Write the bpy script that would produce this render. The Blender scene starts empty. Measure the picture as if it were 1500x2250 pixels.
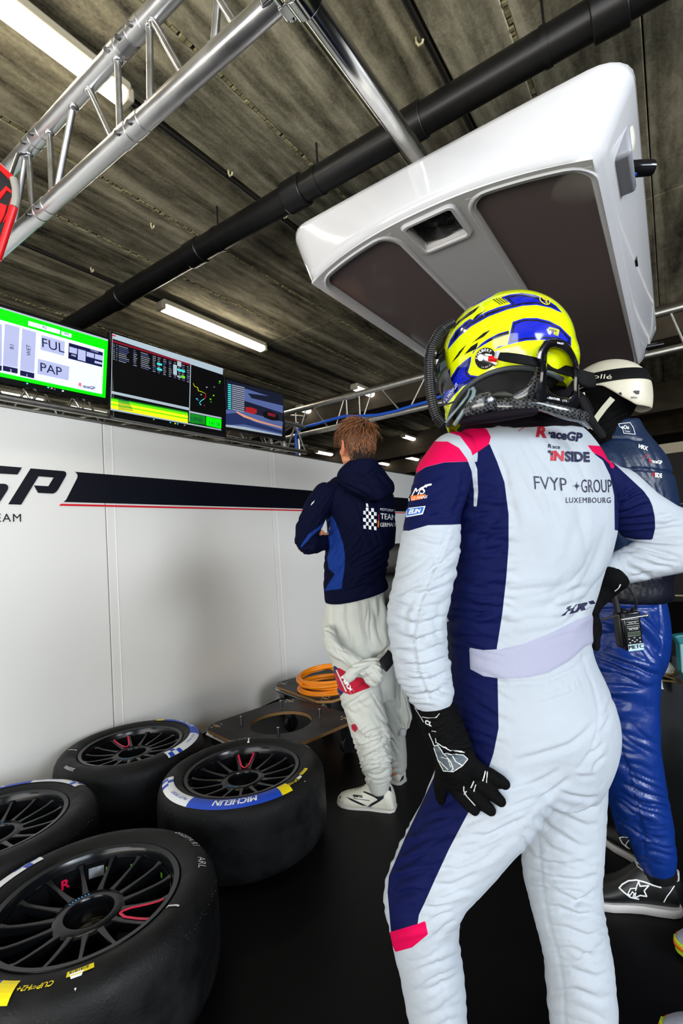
import bpy, bmesh, math, random
import numpy as np
from mathutils import Vector, Matrix, noise as mnoise
from mathutils.bvhtree import BVHTree

random.seed(7)
SC = bpy.context.scene
COL = SC.collection
PI = math.pi

# ------------------------------------------------------------------ camera
RC = np.array([[0.82520588, 0.09186254, 0.55731188],
               [0.56057861, -0.01233736, -0.82800931],
               [-0.06918728, 0.99569527, -0.06167703]])
CP = np.array([0.0, 0.0, 1.25])
FPX = 1073.824
cam = bpy.data.cameras.new('camera')
cam.sensor_fit = 'VERTICAL'; cam.sensor_height = 36.0; cam.lens = 36.0 * FPX / 2250.0
cam.clip_start = 0.02; cam.clip_end = 100
camo = bpy.data.objects.new('camera', cam); COL.objects.link(camo)
m4 = Matrix([list(RC[0]) + [CP[0]], list(RC[1]) + [CP[1]], list(RC[2]) + [CP[2]], [0, 0, 0, 1]])
camo.matrix_world = m4
SC.camera = camo
# measuring helpers: how a point of the photographed place relates to real coordinates
def ray(px, py): return RC @ np.array([(px - 750.0) / FPX, -(py - 1125.0) / FPX, -1.0])
def P(px, py, d): return CP + ray(px, py) * d
def Pz(px, py, z): r = ray(px, py); return CP + r * ((z - CP[2]) / r[2])
def Px(px, py, x): r = ray(px, py); return CP + r * ((x - CP[0]) / r[0])
def Py(px, py, y): r = ray(px, py); return CP + r * ((y - CP[1]) / r[1])
def projn(V):
    q = (np.asarray(V, float) - CP) @ RC
    return np.stack([750 + FPX * q[..., 0] / -q[..., 2], 1125 - FPX * q[..., 1] / -q[..., 2]], -1), -q[..., 2]
CR, CU, CF = RC[:, 0], RC[:, 1], -RC[:, 2]          # right, up, away

# ------------------------------------------------------------------ world, lights, exposure
w = bpy.data.worlds.new('world'); SC.world = w; w.use_nodes = True
wn = w.node_tree.nodes['Background']; wn.inputs[0].default_value = (0.70, 0.80, 0.95, 1); wn.inputs[1].default_value = 0.22
def area(name, loc, aim, sx, sy, power, color):
    l = bpy.data.lights.new(name, 'AREA'); l.shape = 'RECTANGLE'; l.size = sx; l.size_y = sy; l.energy = power; l.color = color
    o = bpy.data.objects.new(name, l); COL.objects.link(o); o.location = loc
    o.rotation_euler = (Vector(aim) - Vector(loc)).to_track_quat('-Z', 'Y').to_euler()
    return o
area('garage_door_daylight', (1.5, -7.5, 3.2), (-.8, 2.0, 1.0), 5.6, 2.8, 250, (0.84, 0.92, 1.0))
area('added_side_light', (8.5, -2.2, 3.0), (-2.4, 1.8, .9), 5.0, 2.6, 570, (0.80, 0.90, 1.0))  # lamp added off to the right to brighten the partition wall
area('added_far_side_light', (6.4, .6, 3.1), (-2.8, 3.6, 1.1), 2.4, 1.6, 260, (0.92, 0.95, 1.0))  # second lamp added to lift the farther part of the partition wall
area('bounce_fill', (-.3, -4.2, .25), (-.5, 1.6, 3.9), 7.0, 2.4, 470, (1.0, .95, .87))  # lamp added near the ground, standing in for bounce onto ceiling and canopy
SC.view_settings.view_transform = 'Standard'; SC.view_settings.look = 'None'
SC.view_settings.exposure = 0.0; SC.view_settings.gamma = 1.0; SC.view_settings.use_curve_mapping = False
try:
    SC.cycles.use_denoising = True
    SC.cycles.max_bounces = 8
except Exception: pass

# ------------------------------------------------------------------ materials
def s2l(c):
    return tuple((x / 12.92 if x <= 0.04045 else ((x + 0.055) / 1.055) ** 2.4) for x in c)
def rgb(r, g, b): return s2l((r / 255, g / 255, b / 255))
MATS = {}
def mat(name, col, rough=0.5, metal=0.0, var=0.0, vscale=(8, 8, 8), bump=0.0, bscale=60, coat=0.0, emit=0.0, sheen=0.0, spec=0.5, rvar=0.0):
    if name in MATS: return MATS[name]
    m = bpy.data.materials.new(name); m.use_nodes = True; MATS[name] = m
    nt = m.node_tree; N = nt.nodes; L = nt.links; b = N['Principled BSDF']
    b.inputs['Roughness'].default_value = rough; b.inputs['Metallic'].default_value = metal
    b.inputs['Coat Weight'].default_value = coat; b.inputs['Coat Roughness'].default_value = 0.06
    b.inputs['Sheen Weight'].default_value = sheen
    b.inputs['Specular IOR Level'].default_value = spec
    tc = N.new('ShaderNodeTexCoord'); mp = N.new('ShaderNodeMapping'); mp.inputs['Scale'].default_value = vscale
    L.new(tc.outputs['Object'], mp.inputs[0])
    nz = N.new('ShaderNodeTexNoise'); nz.inputs['Scale'].default_value = 1.0; nz.inputs['Detail'].default_value = 5
    L.new(mp.outputs[0], nz.inputs['Vector'])
    rp = N.new('ShaderNodeValToRGB')
    lo = tuple(max(0, c * (1 - var)) for c in col); hi = tuple(min(1, c * (1 + var)) for c in col)
    rp.color_ramp.elements[0].position = 0.3; rp.color_ramp.elements[0].color = (*lo, 1)
    rp.color_ramp.elements[1].position = 0.7; rp.color_ramp.elements[1].color = (*hi, 1)
    L.new(nz.outputs['Fac'], rp.inputs[0]); L.new(rp.outputs[0], b.inputs['Base Color'])
    if rvar:
        mr = N.new('ShaderNodeMapRange'); mr.inputs['From Min'].default_value = .3; mr.inputs['From Max'].default_value = .7
        mr.inputs['To Min'].default_value = max(0.02, rough - rvar); mr.inputs['To Max'].default_value = min(1, rough + rvar)
        L.new(nz.outputs['Fac'], mr.inputs[0]); L.new(mr.outputs[0], b.inputs['Roughness'])
    if bump:
        n2 = N.new('ShaderNodeTexNoise'); n2.inputs['Scale'].default_value = bscale; n2.inputs['Detail'].default_value = 4
        L.new(tc.outputs['Object'], n2.inputs['Vector'])
        bp = N.new('ShaderNodeBump'); bp.inputs['Strength'].default_value = bump; bp.inputs['Distance'].default_value = 0.002
        L.new(n2.outputs['Fac'], bp.inputs['Height']); L.new(bp.outputs[0], b.inputs['Normal'])
    if emit:
        L.new(rp.outputs[0], b.inputs['Emission Color']); b.inputs['Emission Strength'].default_value = emit
    return m
M_blk = mat('matte black', (.006, .006, .008), .55)
M_gblk = mat('gloss black', (.006, .006, .008), .12)
M_alu = mat('scuffed aluminium', (.66, .66, .66), .33, 1.0, .07, (14, 30, 30), .07, 70, rvar=.06)
M_alu2 = mat('dull aluminium', (.50, .49, .45), .40, 1.0, .12, (30, 30, 30), .2, 90)
M_chr = mat('chrome', (.75, .76, .78), .12, 1.0)
M_white = mat('white gelcoat', rgb(226, 226, 229), .13, 0, .015, (3, 3, 3), coat=.6)
M_navyp = mat('dark navy print', rgb(8, 11, 24), .35)
M_redp = mat('red print', rgb(228, 24, 44), .4)
M_wp = mat('white print', rgb(235, 238, 240), .5)
M_bluep = mat('blue print', rgb(24, 70, 190), .45)
M_yelp = mat('yellow print', rgb(250, 225, 0), .45)
M_pinkp = mat('pink paint', rgb(235, 10, 70), .4)
M_greenp = mat('green paint', rgb(20, 160, 50), .4)
M_orp = mat('orange print', rgb(240, 120, 20), .5)
M_grayp = mat('grey print', rgb(120, 130, 140), .5)
M_cyanp = mat('cyan print', rgb(40, 150, 220), .4)
M_steel = mat('steel', (.45, .46, .48), .3, 1.0)

# ------------------------------------------------------------------ mesh building
def nrm(v): v = np.asarray(v, float); return v / (np.linalg.norm(v) + 1e-12)
def frame(d):
    d = nrm(d); a = np.array([0, 0, 1.0]) if abs(d[2]) < .9 else np.array([1.0, 0, 0])
    x = nrm(np.cross(a, d)); return x, np.cross(d, x), d
class MB:
    def __init__(s): s.v = []; s.f = []
    def add(s, V, F):
        o = len(s.v); s.v.extend([tuple(map(float, p)) for p in V]); s.f.extend([tuple(i + o for i in f) for f in F]); return s
    def box(s, c, size, R=None):
        c = np.array(c, float); h = np.array(size, float) / 2
        V = [c + (np.array(q) * h if R is None else R @ (np.array(q) * h)) for q in
             [(-1,-1,-1),(1,-1,-1),(1,1,-1),(-1,1,-1),(-1,-1,1),(1,-1,1),(1,1,1),(-1,1,1)]]
        return s.add(V, [(0,3,2,1),(4,5,6,7),(0,1,5,4),(1,2,6,5),(2,3,7,6),(3,0,4,7)])
    def rings(s, R, cap=True, closed=True):
        n = len(R[0]); V = [p for r in R for p in r]; F = []
        for i in range(len(R) - 1):
            for j in range(n if closed else n - 1):
                k = (j + 1) % n
                F.append((i*n+j, i*n+k, (i+1)*n+k, (i+1)*n+j))
        if cap:
            F.append(tuple(range(n))[::-1]); F.append(tuple((len(R)-1)*n + j for j in range(n)))
        return s.add(V, F)
    def cyl(s, p, q, r, r2=None, seg=16, cap=True):
        p = np.array(p, float); q = np.array(q, float); x, y, d = frame(q - p); r2 = r if r2 is None else r2
        A = [2*PI*j/seg for j in range(seg)]
        return s.rings([[p + r*(math.cos(a)*x + math.sin(a)*y) for a in A], [q + r2*(math.cos(a)*x + math.sin(a)*y) for a in A]], cap)
    def tube(s, pts, r, seg=10, cap=True, flat=1.0, up=None):
        pts = [np.array(p, float) for p in pts]; R = []
        rr = r if hasattr(r, '__len__') else [r]*len(pts)
        px = None
        for i, p in enumerate(pts):
            d = nrm(pts[min(i+1, len(pts)-1)] - pts[max(i-1, 0)])
            if up is not None: x = nrm(np.cross(up, d))
            elif px is None: x = frame(d)[0]
            else: x = nrm(px - d*(px @ d))
            px = x; y = np.cross(d, x)
            R.append([p + rr[i]*(math.cos(a)*x + flat*math.sin(a)*y) for a in [2*PI*j/seg for j in range(seg)]])
        return s.rings(R, cap)
    def lathe(s, prof, seg=48, c=(0,0,0), x=(1,0,0), y=(0,1,0), z=(0,0,1), loop=True):
        c = np.array(c, float); x, y, z = map(lambda q: np.array(q, float), (x, y, z))
        n = len(prof); V = []; F = []
        for j in range(seg):
            a = 2*PI*j/seg
            for (r, h) in prof: V.append(c + r*(math.cos(a)*x + math.sin(a)*y) + h*z)
        for j in range(seg):
            k = (j+1) % seg
            for i in range(n if loop else n-1):
                i2 = (i+1) % n
                F.append((j*n+i, k*n+i, k*n+i2, j*n+i2))
        return s.add(V, F)
    def prism(s, poly, o, x, y, t):
        """poly in 2d, frame o/x/y, pushed by vector t"""
        o = np.array(o, float); x = np.array(x, float); y = np.array(y, float); t = np.array(t, float)
        A = [o + p[0]*x + p[1]*y for p in poly]; n = len(A)
        return s.add(A + [a + t for a in A], [tuple(range(n))[::-1], tuple(range(n, 2*n))] + [(i, (i+1) % n, (i+1) % n + n, i+n) for i in range(n)])
    def ball(s, c, rad, seg=20, rg=12, R=None):
        c = np.array(c, float); rad = np.array(rad if hasattr(rad, '__len__') else (rad,)*3, float); V = []; F = []
        for i in range(1, rg):
            t = PI*i/rg
            for j in range(seg):
                a = 2*PI*j/seg; q = np.array([math.sin(t)*math.cos(a), math.sin(t)*math.sin(a), math.cos(t)])*rad
                V.append(c + (q if R is None else R @ q))
        q0 = np.array([0, 0, rad[2]]); V.append(c + (q0 if R is None else R @ q0)); V.append(c - (q0 if R is None else R @ q0))
        for i in range(rg-2):
            for j in range(seg):
                k = (j+1) % seg; F.append((i*seg+j, (i+1)*seg+j, (i+1)*seg+k, i*seg+k))
        T = len(V)-2
        for j in range(seg):
            k = (j+1) % seg; F.append((T, j, k)); F.append((T+1, (rg-2)*seg+k, (rg-2)*seg+j))
        return s.add(V, F)
    def chain(s, pts, seg=20, step=None):
        """pts: (point, radius) tapered limb with round joints"""
        for i in range(len(pts)-1):
            p, r = pts[i]; q, r2 = pts[i+1]
            s.cyl(p, q, r, r2, seg)
        for p, r in pts: s.ball(p, r, seg, 12)
        return s

def link(o, parent=None):
    COL.objects.link(o)
    if parent is not None:
        o.parent = parent; o.matrix_parent_inverse = parent.matrix_basis.inverted()
    return o
def fixnormals(me):
    bm = bmesh.new(); bm.from_mesh(me); bmesh.ops.recalc_face_normals(bm, faces=bm.faces); bm.to_mesh(me); bm.free()
def obj(name, b, m, parent=None, smooth=True, ang=40, bevel=0, seg=2, recalc=True):
    me = bpy.data.meshes.new(name)
    if isinstance(b, MB): me.from_pydata(b.v, [], b.f)
    else: me.from_pydata([tuple(p) for p in b[0]], [], [tuple(f) for f in b[1]])
    me.update()
    if recalc: fixnormals(me)
    if m is not None: me.materials.append(m)
    if smooth:
        me.shade_smooth()
        if ang and ang < 180: me.set_sharp_from_angle(angle=math.radians(ang))
    o = link(bpy.data.objects.new(name, me), parent)
    if bevel:
        md = o.modifiers.new('b', 'BEVEL'); md.width = bevel; md.segments = seg; md.limit_method = 'ANGLE'; md.harden_normals = False
    return o
def thing(name, label, cat, loc=(0, 0, 0), group=None):
    o = bpy.data.objects.new(name, None); COL.objects.link(o); o.location = [float(a) for a in loc]
    o.empty_display_size = .1
    o['label'] = label; o['category'] = cat
    if group: o['group'] = group
    return o
def tag(o, label, cat, group=None):
    o['label'] = label; o['category'] = cat
    if group: o['group'] = group
    return o
def struct(o): o['kind'] = 'structure'; return o
def copytree(o, parent=None):
    c = o.copy(); COL.objects.link(c)
    if parent is not None: c.parent = parent; c.matrix_parent_inverse = o.matrix_parent_inverse.copy()
    for ch in [q for q in bpy.data.objects if q.parent == o]: copytree(ch, c)
    return c

# text as flat polygons: list of 2-D points and faces, one unit = cap height
TXT = {}
def text2d(s, bold=0.0, shear=0.0, space=1.0, maxe=None):
    key = (s, bold, shear, space, maxe)
    if key in TXT: return TXT[key]
    if bold > 0 and 'M' in s:      # the outline offset folds the letter M, so it is thickened by near copies
        V0, F0 = text2d(s, 0, shear, space, maxe); n0 = len(V0); b_ = bold*.8
        V = np.concatenate([V0 + (0, 0), V0 + (b_, b_*.3), V0 + (b_*2, 0)]); F = [tuple(i + k*n0 for i in f) for k in range(3) for f in F0]
        TXT[key] = (V, F); return TXT[key]
    cu = bpy.data.curves.new('t', 'FONT'); cu.body = s; cu.size = 1.0; cu.resolution_u = 3; cu.offset = bold; cu.shear = shear; cu.space_character = space
    cu.fill_mode = 'FRONT'
    o = bpy.data.objects.new('t', cu); COL.objects.link(o)
    dg = bpy.context.evaluated_depsgraph_get(); dg.update()
    me = bpy.data.meshes.new_from_object(o.evaluated_get(dg))
    bm = bmesh.new(); bm.from_mesh(me)
    bmesh.ops.remove_doubles(bm, verts=bm.verts, dist=1e-4)
    bmesh.ops.triangulate(bm, faces=bm.faces)
    if maxe:
        for _ in range(6):
            es = [e for e in bm.edges if e.calc_length() > maxe]
            if not es: break
            bmesh.ops.subdivide_edges(bm, edges=es, cuts=1)
            bmesh.ops.triangulate(bm, faces=[f for f in bm.faces if len(f.verts) > 3])
    V = np.array([v.co[:2] for v in bm.verts]) if len(bm.verts) else np.zeros((0, 2)); F = [tuple(v.index for v in f.verts) for f in bm.faces]
    bm.free(); bpy.data.objects.remove(o); bpy.data.curves.remove(cu); bpy.data.meshes.remove(me)
    if len(V): V = V - np.array([V[:, 0].min(), 0])
    V = V / 0.729
    TXT[key] = (V, F); return TXT[key]
def flat_text(mb, s, o, x, y, h, n, lift=.001, **k):
    """text lying in a plane: origin o, writing direction x, up direction y, cap height h"""
    V, F = text2d(s, **k); o = np.array(o, float) + np.array(n)*lift
    if len(V): mb.add([o + p[0]*h*np.array(x) + p[1]*h*np.array(y) for p in V], F)
    return (V[:, 0].max()*h if len(V) else 0)
def polyfill(pts, maxe):
    """triangulated and subdivided 2-D polygon"""
    bm = bmesh.new(); vs = [bm.verts.new((p[0], p[1], 0)) for p in pts]
    f = bm.faces.new(vs); bmesh.ops.triangulate(bm, faces=[f])
    for _ in range(8):
        es = [e for e in bm.edges if e.calc_length() > maxe]
        if not es: break
        bmesh.ops.subdivide_edges(bm, edges=es, cuts=1)
        bmesh.ops.triangulate(bm, faces=[f for f in bm.faces if len(f.verts) > 3])
    V = np.array([v.co[:2] for v in bm.verts]); F = [tuple(v.index for v in f.verts) for f in bm.faces]; bm.free()
    return V, F
def wrap(mb, pv, F, bvh, lift=.0012, dmax=6):
    """lays a flat drawing onto a body: the drawing is given as seen from the rear three-quarter view and settles on the surface"""
    idx = {}; V = []
    for i, p in enumerate(pv):
        r = ray(p[0], p[1]); hit = bvh.ray_cast(Vector(CP), Vector(r).normalized(), dmax)
        if hit[0] is None: continue
        n = hit[1]
        if n.dot(Vector(r)) > 0: n = -n
        idx[i] = len(V); V.append(np.array(hit[0]) + np.array(n)*lift)
    G = []
    for f in F:
        if all(i in idx for i in f):
            t = [idx[i] for i in f]
            q = [V[i] for i in t]
            if max(np.linalg.norm(q[0]-q[1]), np.linalg.norm(q[1]-q[2]), np.linalg.norm(q[2]-q[0])) < .05: G.append(tuple(t))
    mb.add(V, G)
def wrap_text(mb, s, bvh, o, xdir, ydir, lift=.0012, curve=None, **k):
    """o: baseline start; xdir, ydir: vectors for one cap height of run and rise"""
    V, F = text2d(s, **k)
    if not len(V): return
    o = np.array(o, float); pv = o + V[:, :1]*np.array(xdir) + V[:, 1:]*np.array(ydir)
    if curve is not None: pv[:, 1] += curve*(V[:, 0])**2
    wrap(mb, pv, F, bvh, lift)
def wrap_poly(mb, pts, bvh, lift=.0012, maxe=7):
    V, F = polyfill(pts, maxe); wrap(mb, V, F, bvh, lift)
def thick(pts, wd, closed=False):
    """polyline -> polygon quads list"""
    pts = [np.array(p, float) for p in pts]; out = []
    n = len(pts)
    for i in range(n if closed else n-1):
        a, b = pts[i], pts[(i+1) % n]; d = nrm(b-a); q = np.array([-d[1], d[0]])*wd/2; e = d*wd*.3
        out.append([a-q-e, b-q+e, b+q+e, a+q-e])
    return out
def wrap_line(mb, pts, wd, bvh, lift=.0012, closed=False, maxe=7):
    for q in thick(pts, wd, closed): wrap_poly(mb, q, bvh, lift, maxe)
# ================================================================== SETTING
def ceiling_mat():
    m = bpy.data.materials.new('board marked concrete'); m.use_nodes = True; nt = m.node_tree; N = nt.nodes; L = nt.links; b = N['Principled BSDF']
    b.inputs['Roughness'].default_value = .85; b.inputs['Specular IOR Level'].default_value = .25
    tc = N.new('ShaderNodeTexCoord')
    def noise(sc, det, dist=0.0, rough=.5):
        mp = N.new('ShaderNodeMapping'); mp.inputs['Scale'].default_value = sc; L.new(tc.outputs['Object'], mp.inputs[0])
        n = N.new('ShaderNodeTexNoise'); n.inputs['Scale'].default_value = 1; n.inputs['Detail'].default_value = det; n.inputs['Distortion'].default_value = dist; n.inputs['Roughness'].default_value = rough
        L.new(mp.outputs[0], n.inputs['Vector']); return n.outputs['Fac']
    a = noise((7.5, .35, 1), 4, .5); c = noise((14, 5, 2), 8, .3, .65); d = noise((2.0, .5, 1), 3); e = noise((60, 60, 20), 4)
    def math2(op, x, y):
        q = N.new('ShaderNodeMath'); q.operation = op
        for i, t in enumerate((x, y)):
            if isinstance(t, (int, float)): q.inputs[i].default_value = t
            else: L.new(t, q.inputs[i])
        return q.outputs[0]
    s = math2('ADD', math2('MULTIPLY', a, 1.15), math2('MULTIPLY', c, .55)); s = math2('ADD', s, math2('MULTIPLY', d, .35)); s = math2('ADD', s, math2('MULTIPLY', e, .18))
    r = N.new('ShaderNodeValToRGB'); el = r.color_ramp.elements
    el[0].position = .40; el[0].color = (*rgb(50, 47, 38), 1); el[1].position = .62; el[1].color = (*rgb(204, 196, 168), 1)
    q = el.new(.50); q.color = (*rgb(136, 130, 108), 1)
    L.new(math2('MULTIPLY', s, .455), r.inputs[0]); L.new(r.outputs[0], b.inputs['Base Color'])
    bp = N.new('ShaderNodeBump'); bp.inputs['Strength'].default_value = .6; bp.inputs['Distance'].default_value = .01
    L.new(s, bp.inputs['Height']); L.new(bp.outputs[0], b.inputs['Normal'])
    return m
M_ceil = ceiling_mat()
M_rib = mat('crumbly joint filler', rgb(150, 142, 105), .9, 0, .5, (40, 12, 40), .9, 60)
M_floor = mat('black rubber floor', (.0022, .0022, .0025), .5, 0, .3, (3, 3, 3), .12, 120, spec=.16)
M_darkwall = mat('dark back wall', rgb(26, 22, 17), .7, 0, .3, (1, 1, 1))
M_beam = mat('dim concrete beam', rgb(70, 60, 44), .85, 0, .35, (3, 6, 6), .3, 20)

fl = struct(obj('floor', MB().box((0, 5, -.05), (26, 24, .1)), M_floor, smooth=False))
ZC = 3.654
ce = struct(obj('ceiling', MB().box((-2, 6, ZC + .35), (22, 22, .1)), M_darkwall, smooth=False))
seams = [(-9.4, 0), (-8.4, 0), (-7.4, 1), (-6.4, 0), (-5.5, 1), (-4.75, 0), (-3.83, 1), (-3.35, 0), (-2.79, 0), (-2.16, 1), (-1.69, 0), (-1.2, 2), (-.77, 1), (-.42, 0), (.1, 2), (.65, 1), (1.2, 0), (1.9, 1), (2.8, 0), (3.9, 1), (5, 0)]
for i in range(len(seams) - 1):
    (a, ka), (b_, kb) = seams[i], seams[i+1]
    ga = {0: .012, 1: .022, 2: .004}[ka]; gb = {0: .012, 1: .022, 2: .004}[kb]
    for (y0, y1) in ((-4.5, 4.3), (4.304, 15.5)):
        o = obj('slab', MB().box(((a + ga + b_ - gb) / 2, (y0 + y1) / 2, ZC + .09 + (i % 3) * .003), (b_ - gb - a - ga, y1 - y0, .18)), M_ceil, ce, smooth=False, bevel=.006)
rb = MB()
for (x, k) in seams:
    if k == 0 and -5 < x < 1:
        y = -1.0
        while y < 7:
            ln = random.uniform(.015, .04)
            rb.box((x + random.uniform(-.003, .003), y, ZC + .012 + random.uniform(-.006, .006)), (.022, ln, .02)); y += ln + random.uniform(.002, .015)
o = obj('joint_filler', rb, M_rib, ce, smooth=False); o['kind'] = 'stuff'
# wall shells of the garage
struct(obj('wall_back', MB().box((-2, 15.6, 1.8), (22, .2, 3.8)), M_darkwall, smooth=False))
struct(obj('wall_right', MB().box((5.4, 8.9, 1.8), (.2, 13.6, 3.8)), M_darkwall, smooth=False))
struct(obj('wall_far_left', MB().box((-10.2, 5.2, 1.8), (.2, 20, 3.8)), M_darkwall, smooth=False))
# deep beams across the far bays
for n_, (y, h_) in enumerate([(6.7, .38), (10.4, .5), (13.2, .5)]):
    struct(obj('trim_%d' % (n_ + 1), MB().box((-2, y, ZC - h_/2 - .002), (15.5, .35, h_)), M_beam, smooth=False, bevel=.01))

# partition wall with printed panels
def wall_mat():
    m = mat('printed white wall panel', rgb(245, 243, 238), .22, 0, .012, (1.2, 1.2, 1.2), coat=.15)
    return m
M_wall = wall_mat()
WX = -2.79; WT = 2.065
wl = struct(obj('wall_left', MB().box((WX - .035, 2.75, WT/2 - .004), (.02, 8.4, WT - .01)), M_blk, smooth=False))
ys = [-1.45, .165, 1.63, 3.1, 4.57, 6.04, 6.95]
for i in range(6):
    a, b_ = ys[i] + .0035, ys[i+1] - .0035
    obj('panel', MB().box((WX - .012, (a + b_)/2, WT/2 + .004), (.022, b_ - a, WT - .012)), M_wall, wl, smooth=False, bevel=.0015)
    obj('edge_strip', MB().box((WX - .0005, a + .055, WT/2), (.002, .004, WT - .012)), M_wall, wl, smooth=False)
obj('top_rail', MB().box((WX - .02, 2.75, WT + .006), (.05, 8.4, .012)), M_alu2, wl, smooth=False)
wallprint = MB(); wallred = MB()
def onwall(pts, b, lift=.0026):
    A = [Px(p[0], p[1], WX + lift) for p in pts]
    pl = [(a[1], a[2]) for a in A]; V, F = polyfill(pl, 9)
    b.add([(WX + lift, v[0], v[1]) for v in V], F)
k_ = 260/1500.
def zp(L_): return [(x*k_, 1000 + y*k_) for x, y in L_]
onwall(zp([(388,168),(805,202),(825,208),(838,225),(840,245),(832,268),(740,430),(718,460),(695,478),(670,488),(482,478),(430,384),(612,394),(680,284),(488,268),(268,628),(104,622)]), wallprint)
onwall(zp([(-60,130),(0,134),(278,157),(222,246),(0,234),(-60,231)]), wallprint)
onwall(zp([(-60,362),(40,362),(70,366),(95,380),(105,400),(103,425),(92,450),(0,590),(-60,690)]), wallprint)
A0 = Px(166, 1038, WX); 
stripe_y1 = 6.6
for (pa, pb, pc, pd) in [(1.455, 1.75, 1.41, 1.578)]:
    zt, zb = Px(691, 1079, WX)[2], Px(691, 1112, WX)[2]
    st = [tuple(Px(x*k_, 1000 + y*k_, WX)[1:]) for x, y in [(944,212),(965,228),(980,250),(978,285),(960,320),(838,560),(822,578),(800,594)]]
    zt = st[0][1]; zb = st[-1][1]
    V, F = polyfill([(stripe_y1, zt), *st, (stripe_y1, zb)][::-1], 9)
    wallprint.add([(WX + .0026, v[0], v[1]) for v in V], F)
    r0 = Px(770*k_, 1000 + 617*k_, WX); r1 = Px(742*k_, 1000 + 641*k_, WX)
    V, F = polyfill([(r0[1], r0[2]), (r1[1], r1[2]), (stripe_y1, r1[2]), (stripe_y1, r0[2])], 9)
    wallred.add([(WX + .0026, v[0], v[1]) for v in V], F)
am = Px(0, 1146.5, WX); am2 = Px(46, 1147, WX); tm = MB()
V, F = text2d('TEAM', space=1.15)
h_ = Px(20, 1128, WX)[2] - Px(20, 1146.5, WX)[2]; wd = V[:, 0].max()*h_
tm.add([(WX + .0026, am2[1] - wd + p[0]*h_, am[2] + p[1]*h_) for p in V], F)
wallprint.add(tm.v, tm.f)
obj('printed_lettering', wallprint, M_navyp, wl, smooth=False, recalc=False)
obj('red_stripe', wallred, M_redp, wl, smooth=False, recalc=False)

# ================================================================== CEILING THINGS
M_tube = mat('lit fluorescent diffuser', (1.0, .90, .74), .3, emit=24)
M_lamp = mat('lamp housing', rgb(190, 180, 155), .4)
M_tube2 = mat('distant fluorescent diffuser', (1.0, .95, .86), .3, emit=5)
def ceiling_light(y0, y1, x, label, z=3.55, group='fluorescent battens on the ceiling', wdt=.12):
    t = thing('ceiling_light', label, 'lamp', (x, (y0 + y1)/2, z), group)
    obj('housing', MB().box((x, (y0+y1)/2, z + .035), (wdt, y1 - y0, .05)), M_lamp, t, bevel=.015)
    g = MB(); g.prism([(-wdt*.42, .012), (-wdt*.36, -.02), (-wdt*.18, -.038), (wdt*.18, -.038), (wdt*.36, -.02), (wdt*.42, .012)], (x, y0 + .03, z), (1, 0, 0), (0, 0, 1), (0, y1 - y0 - .06, 0))
    obj('diffuser', g, M_tube if z > 3.52 else M_tube2, t, ang=60)
    for yy in (y0 + .006, y1 - .006): obj('end_cap', MB().box((x, yy, z + .002), (wdt*.9, .045, .075)), M_lamp, t, bevel=.012)
    for yy in (y0 + .25, y1 - .25): obj('hanger', MB().cyl((x, yy, z + .05), (x, yy, ZC + .01), .004, seg=8), M_steel, t)
ceiling_light(-.10, 1.41, -2.085, 'big fluorescent batten at the top left, seen through the near truss')
ceiling_light(2.79, 4.17, -3.74, 'bright fluorescent batten above the middle screen')
for (a, b_, n_) in [((882, 958), (935, 972), 'pair of lit tubes deep in the garage, left of the pink shoulder'), ((695, 992), (728, 999), 'small lit tube just left of the brown-haired man'),
                  ((826, 1013), (858, 1024), 'small lit tube right of the brown-haired man, low by the wall top'), ((888, 1003), (926, 1012), 'small lit tube under the tubes left of the pink shoulder'),
                  ((150, 893), (200, 905), 'lit tube showing below the green-edged screen, right end'), ((-10, 860), (35, 872), 'lit tube showing below the green-edged screen, left end'),
                  ((415, 945), (525, 965), 'lit tube showing below the timing screen'), ((655, 897), (735, 920), 'lit tube behind the far truss, left one'),
                  ((780, 850), (867, 890), 'lit tube behind the far truss, right one')]:
    p, q = Pz(*a, 3.5), Pz(*b_, 3.5)
    ceiling_light(p[1], max(q[1], p[1] + .6), (p[0] + q[0])/2, n_, z=3.5, wdt=.13)
# conduit runs and hooks along the black joints
M_conduit = mat('dark conduit', rgb(22, 20, 16), .5)
for x in (-.77, -2.16, -3.83):
    tag(obj('ceiling_conduit', MB().cyl((x, -1.5, ZC - .012), (x, 9.9, ZC - .012), .014, seg=10), M_conduit),
        {-.77: 'dark cable conduit in the ceiling joint nearest the white canopy', -2.16: 'dark cable conduit on the ceiling over the middle of the pipe', -3.83: 'dark cable conduit on the ceiling above the screens'}[x], 'conduit', 'cable conduits along the ceiling joints')
M_hook = mat('cream plastic clip', rgb(205, 195, 150), .5)
hk = [((915, 98), 'cream ceiling clip near the top right of the near truss tube'), ((502, 385), 'cream ceiling clip halfway along the middle conduit'), ((332, 500), 'small cream ceiling clip left of the black pipe'),
      ((200, 596), 'cream ceiling clip above the screens, left of the pipe'), ((622, 478), 'small ceiling clip just behind the white canopy corner')]
for (p, lb) in hk:
    q = Pz(*p, ZC - .03); g = MB()
    g.tube([q + (0, 0, .04), q + (0, .0, .01), q + (.01, 0, -.012), q + (.028, 0, -.012), q + (.034, 0, .004)], .006, 8)
    tag(obj('ceiling_hook', g, M_hook), lb, 'hook', 'cable clips on the ceiling')
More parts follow.
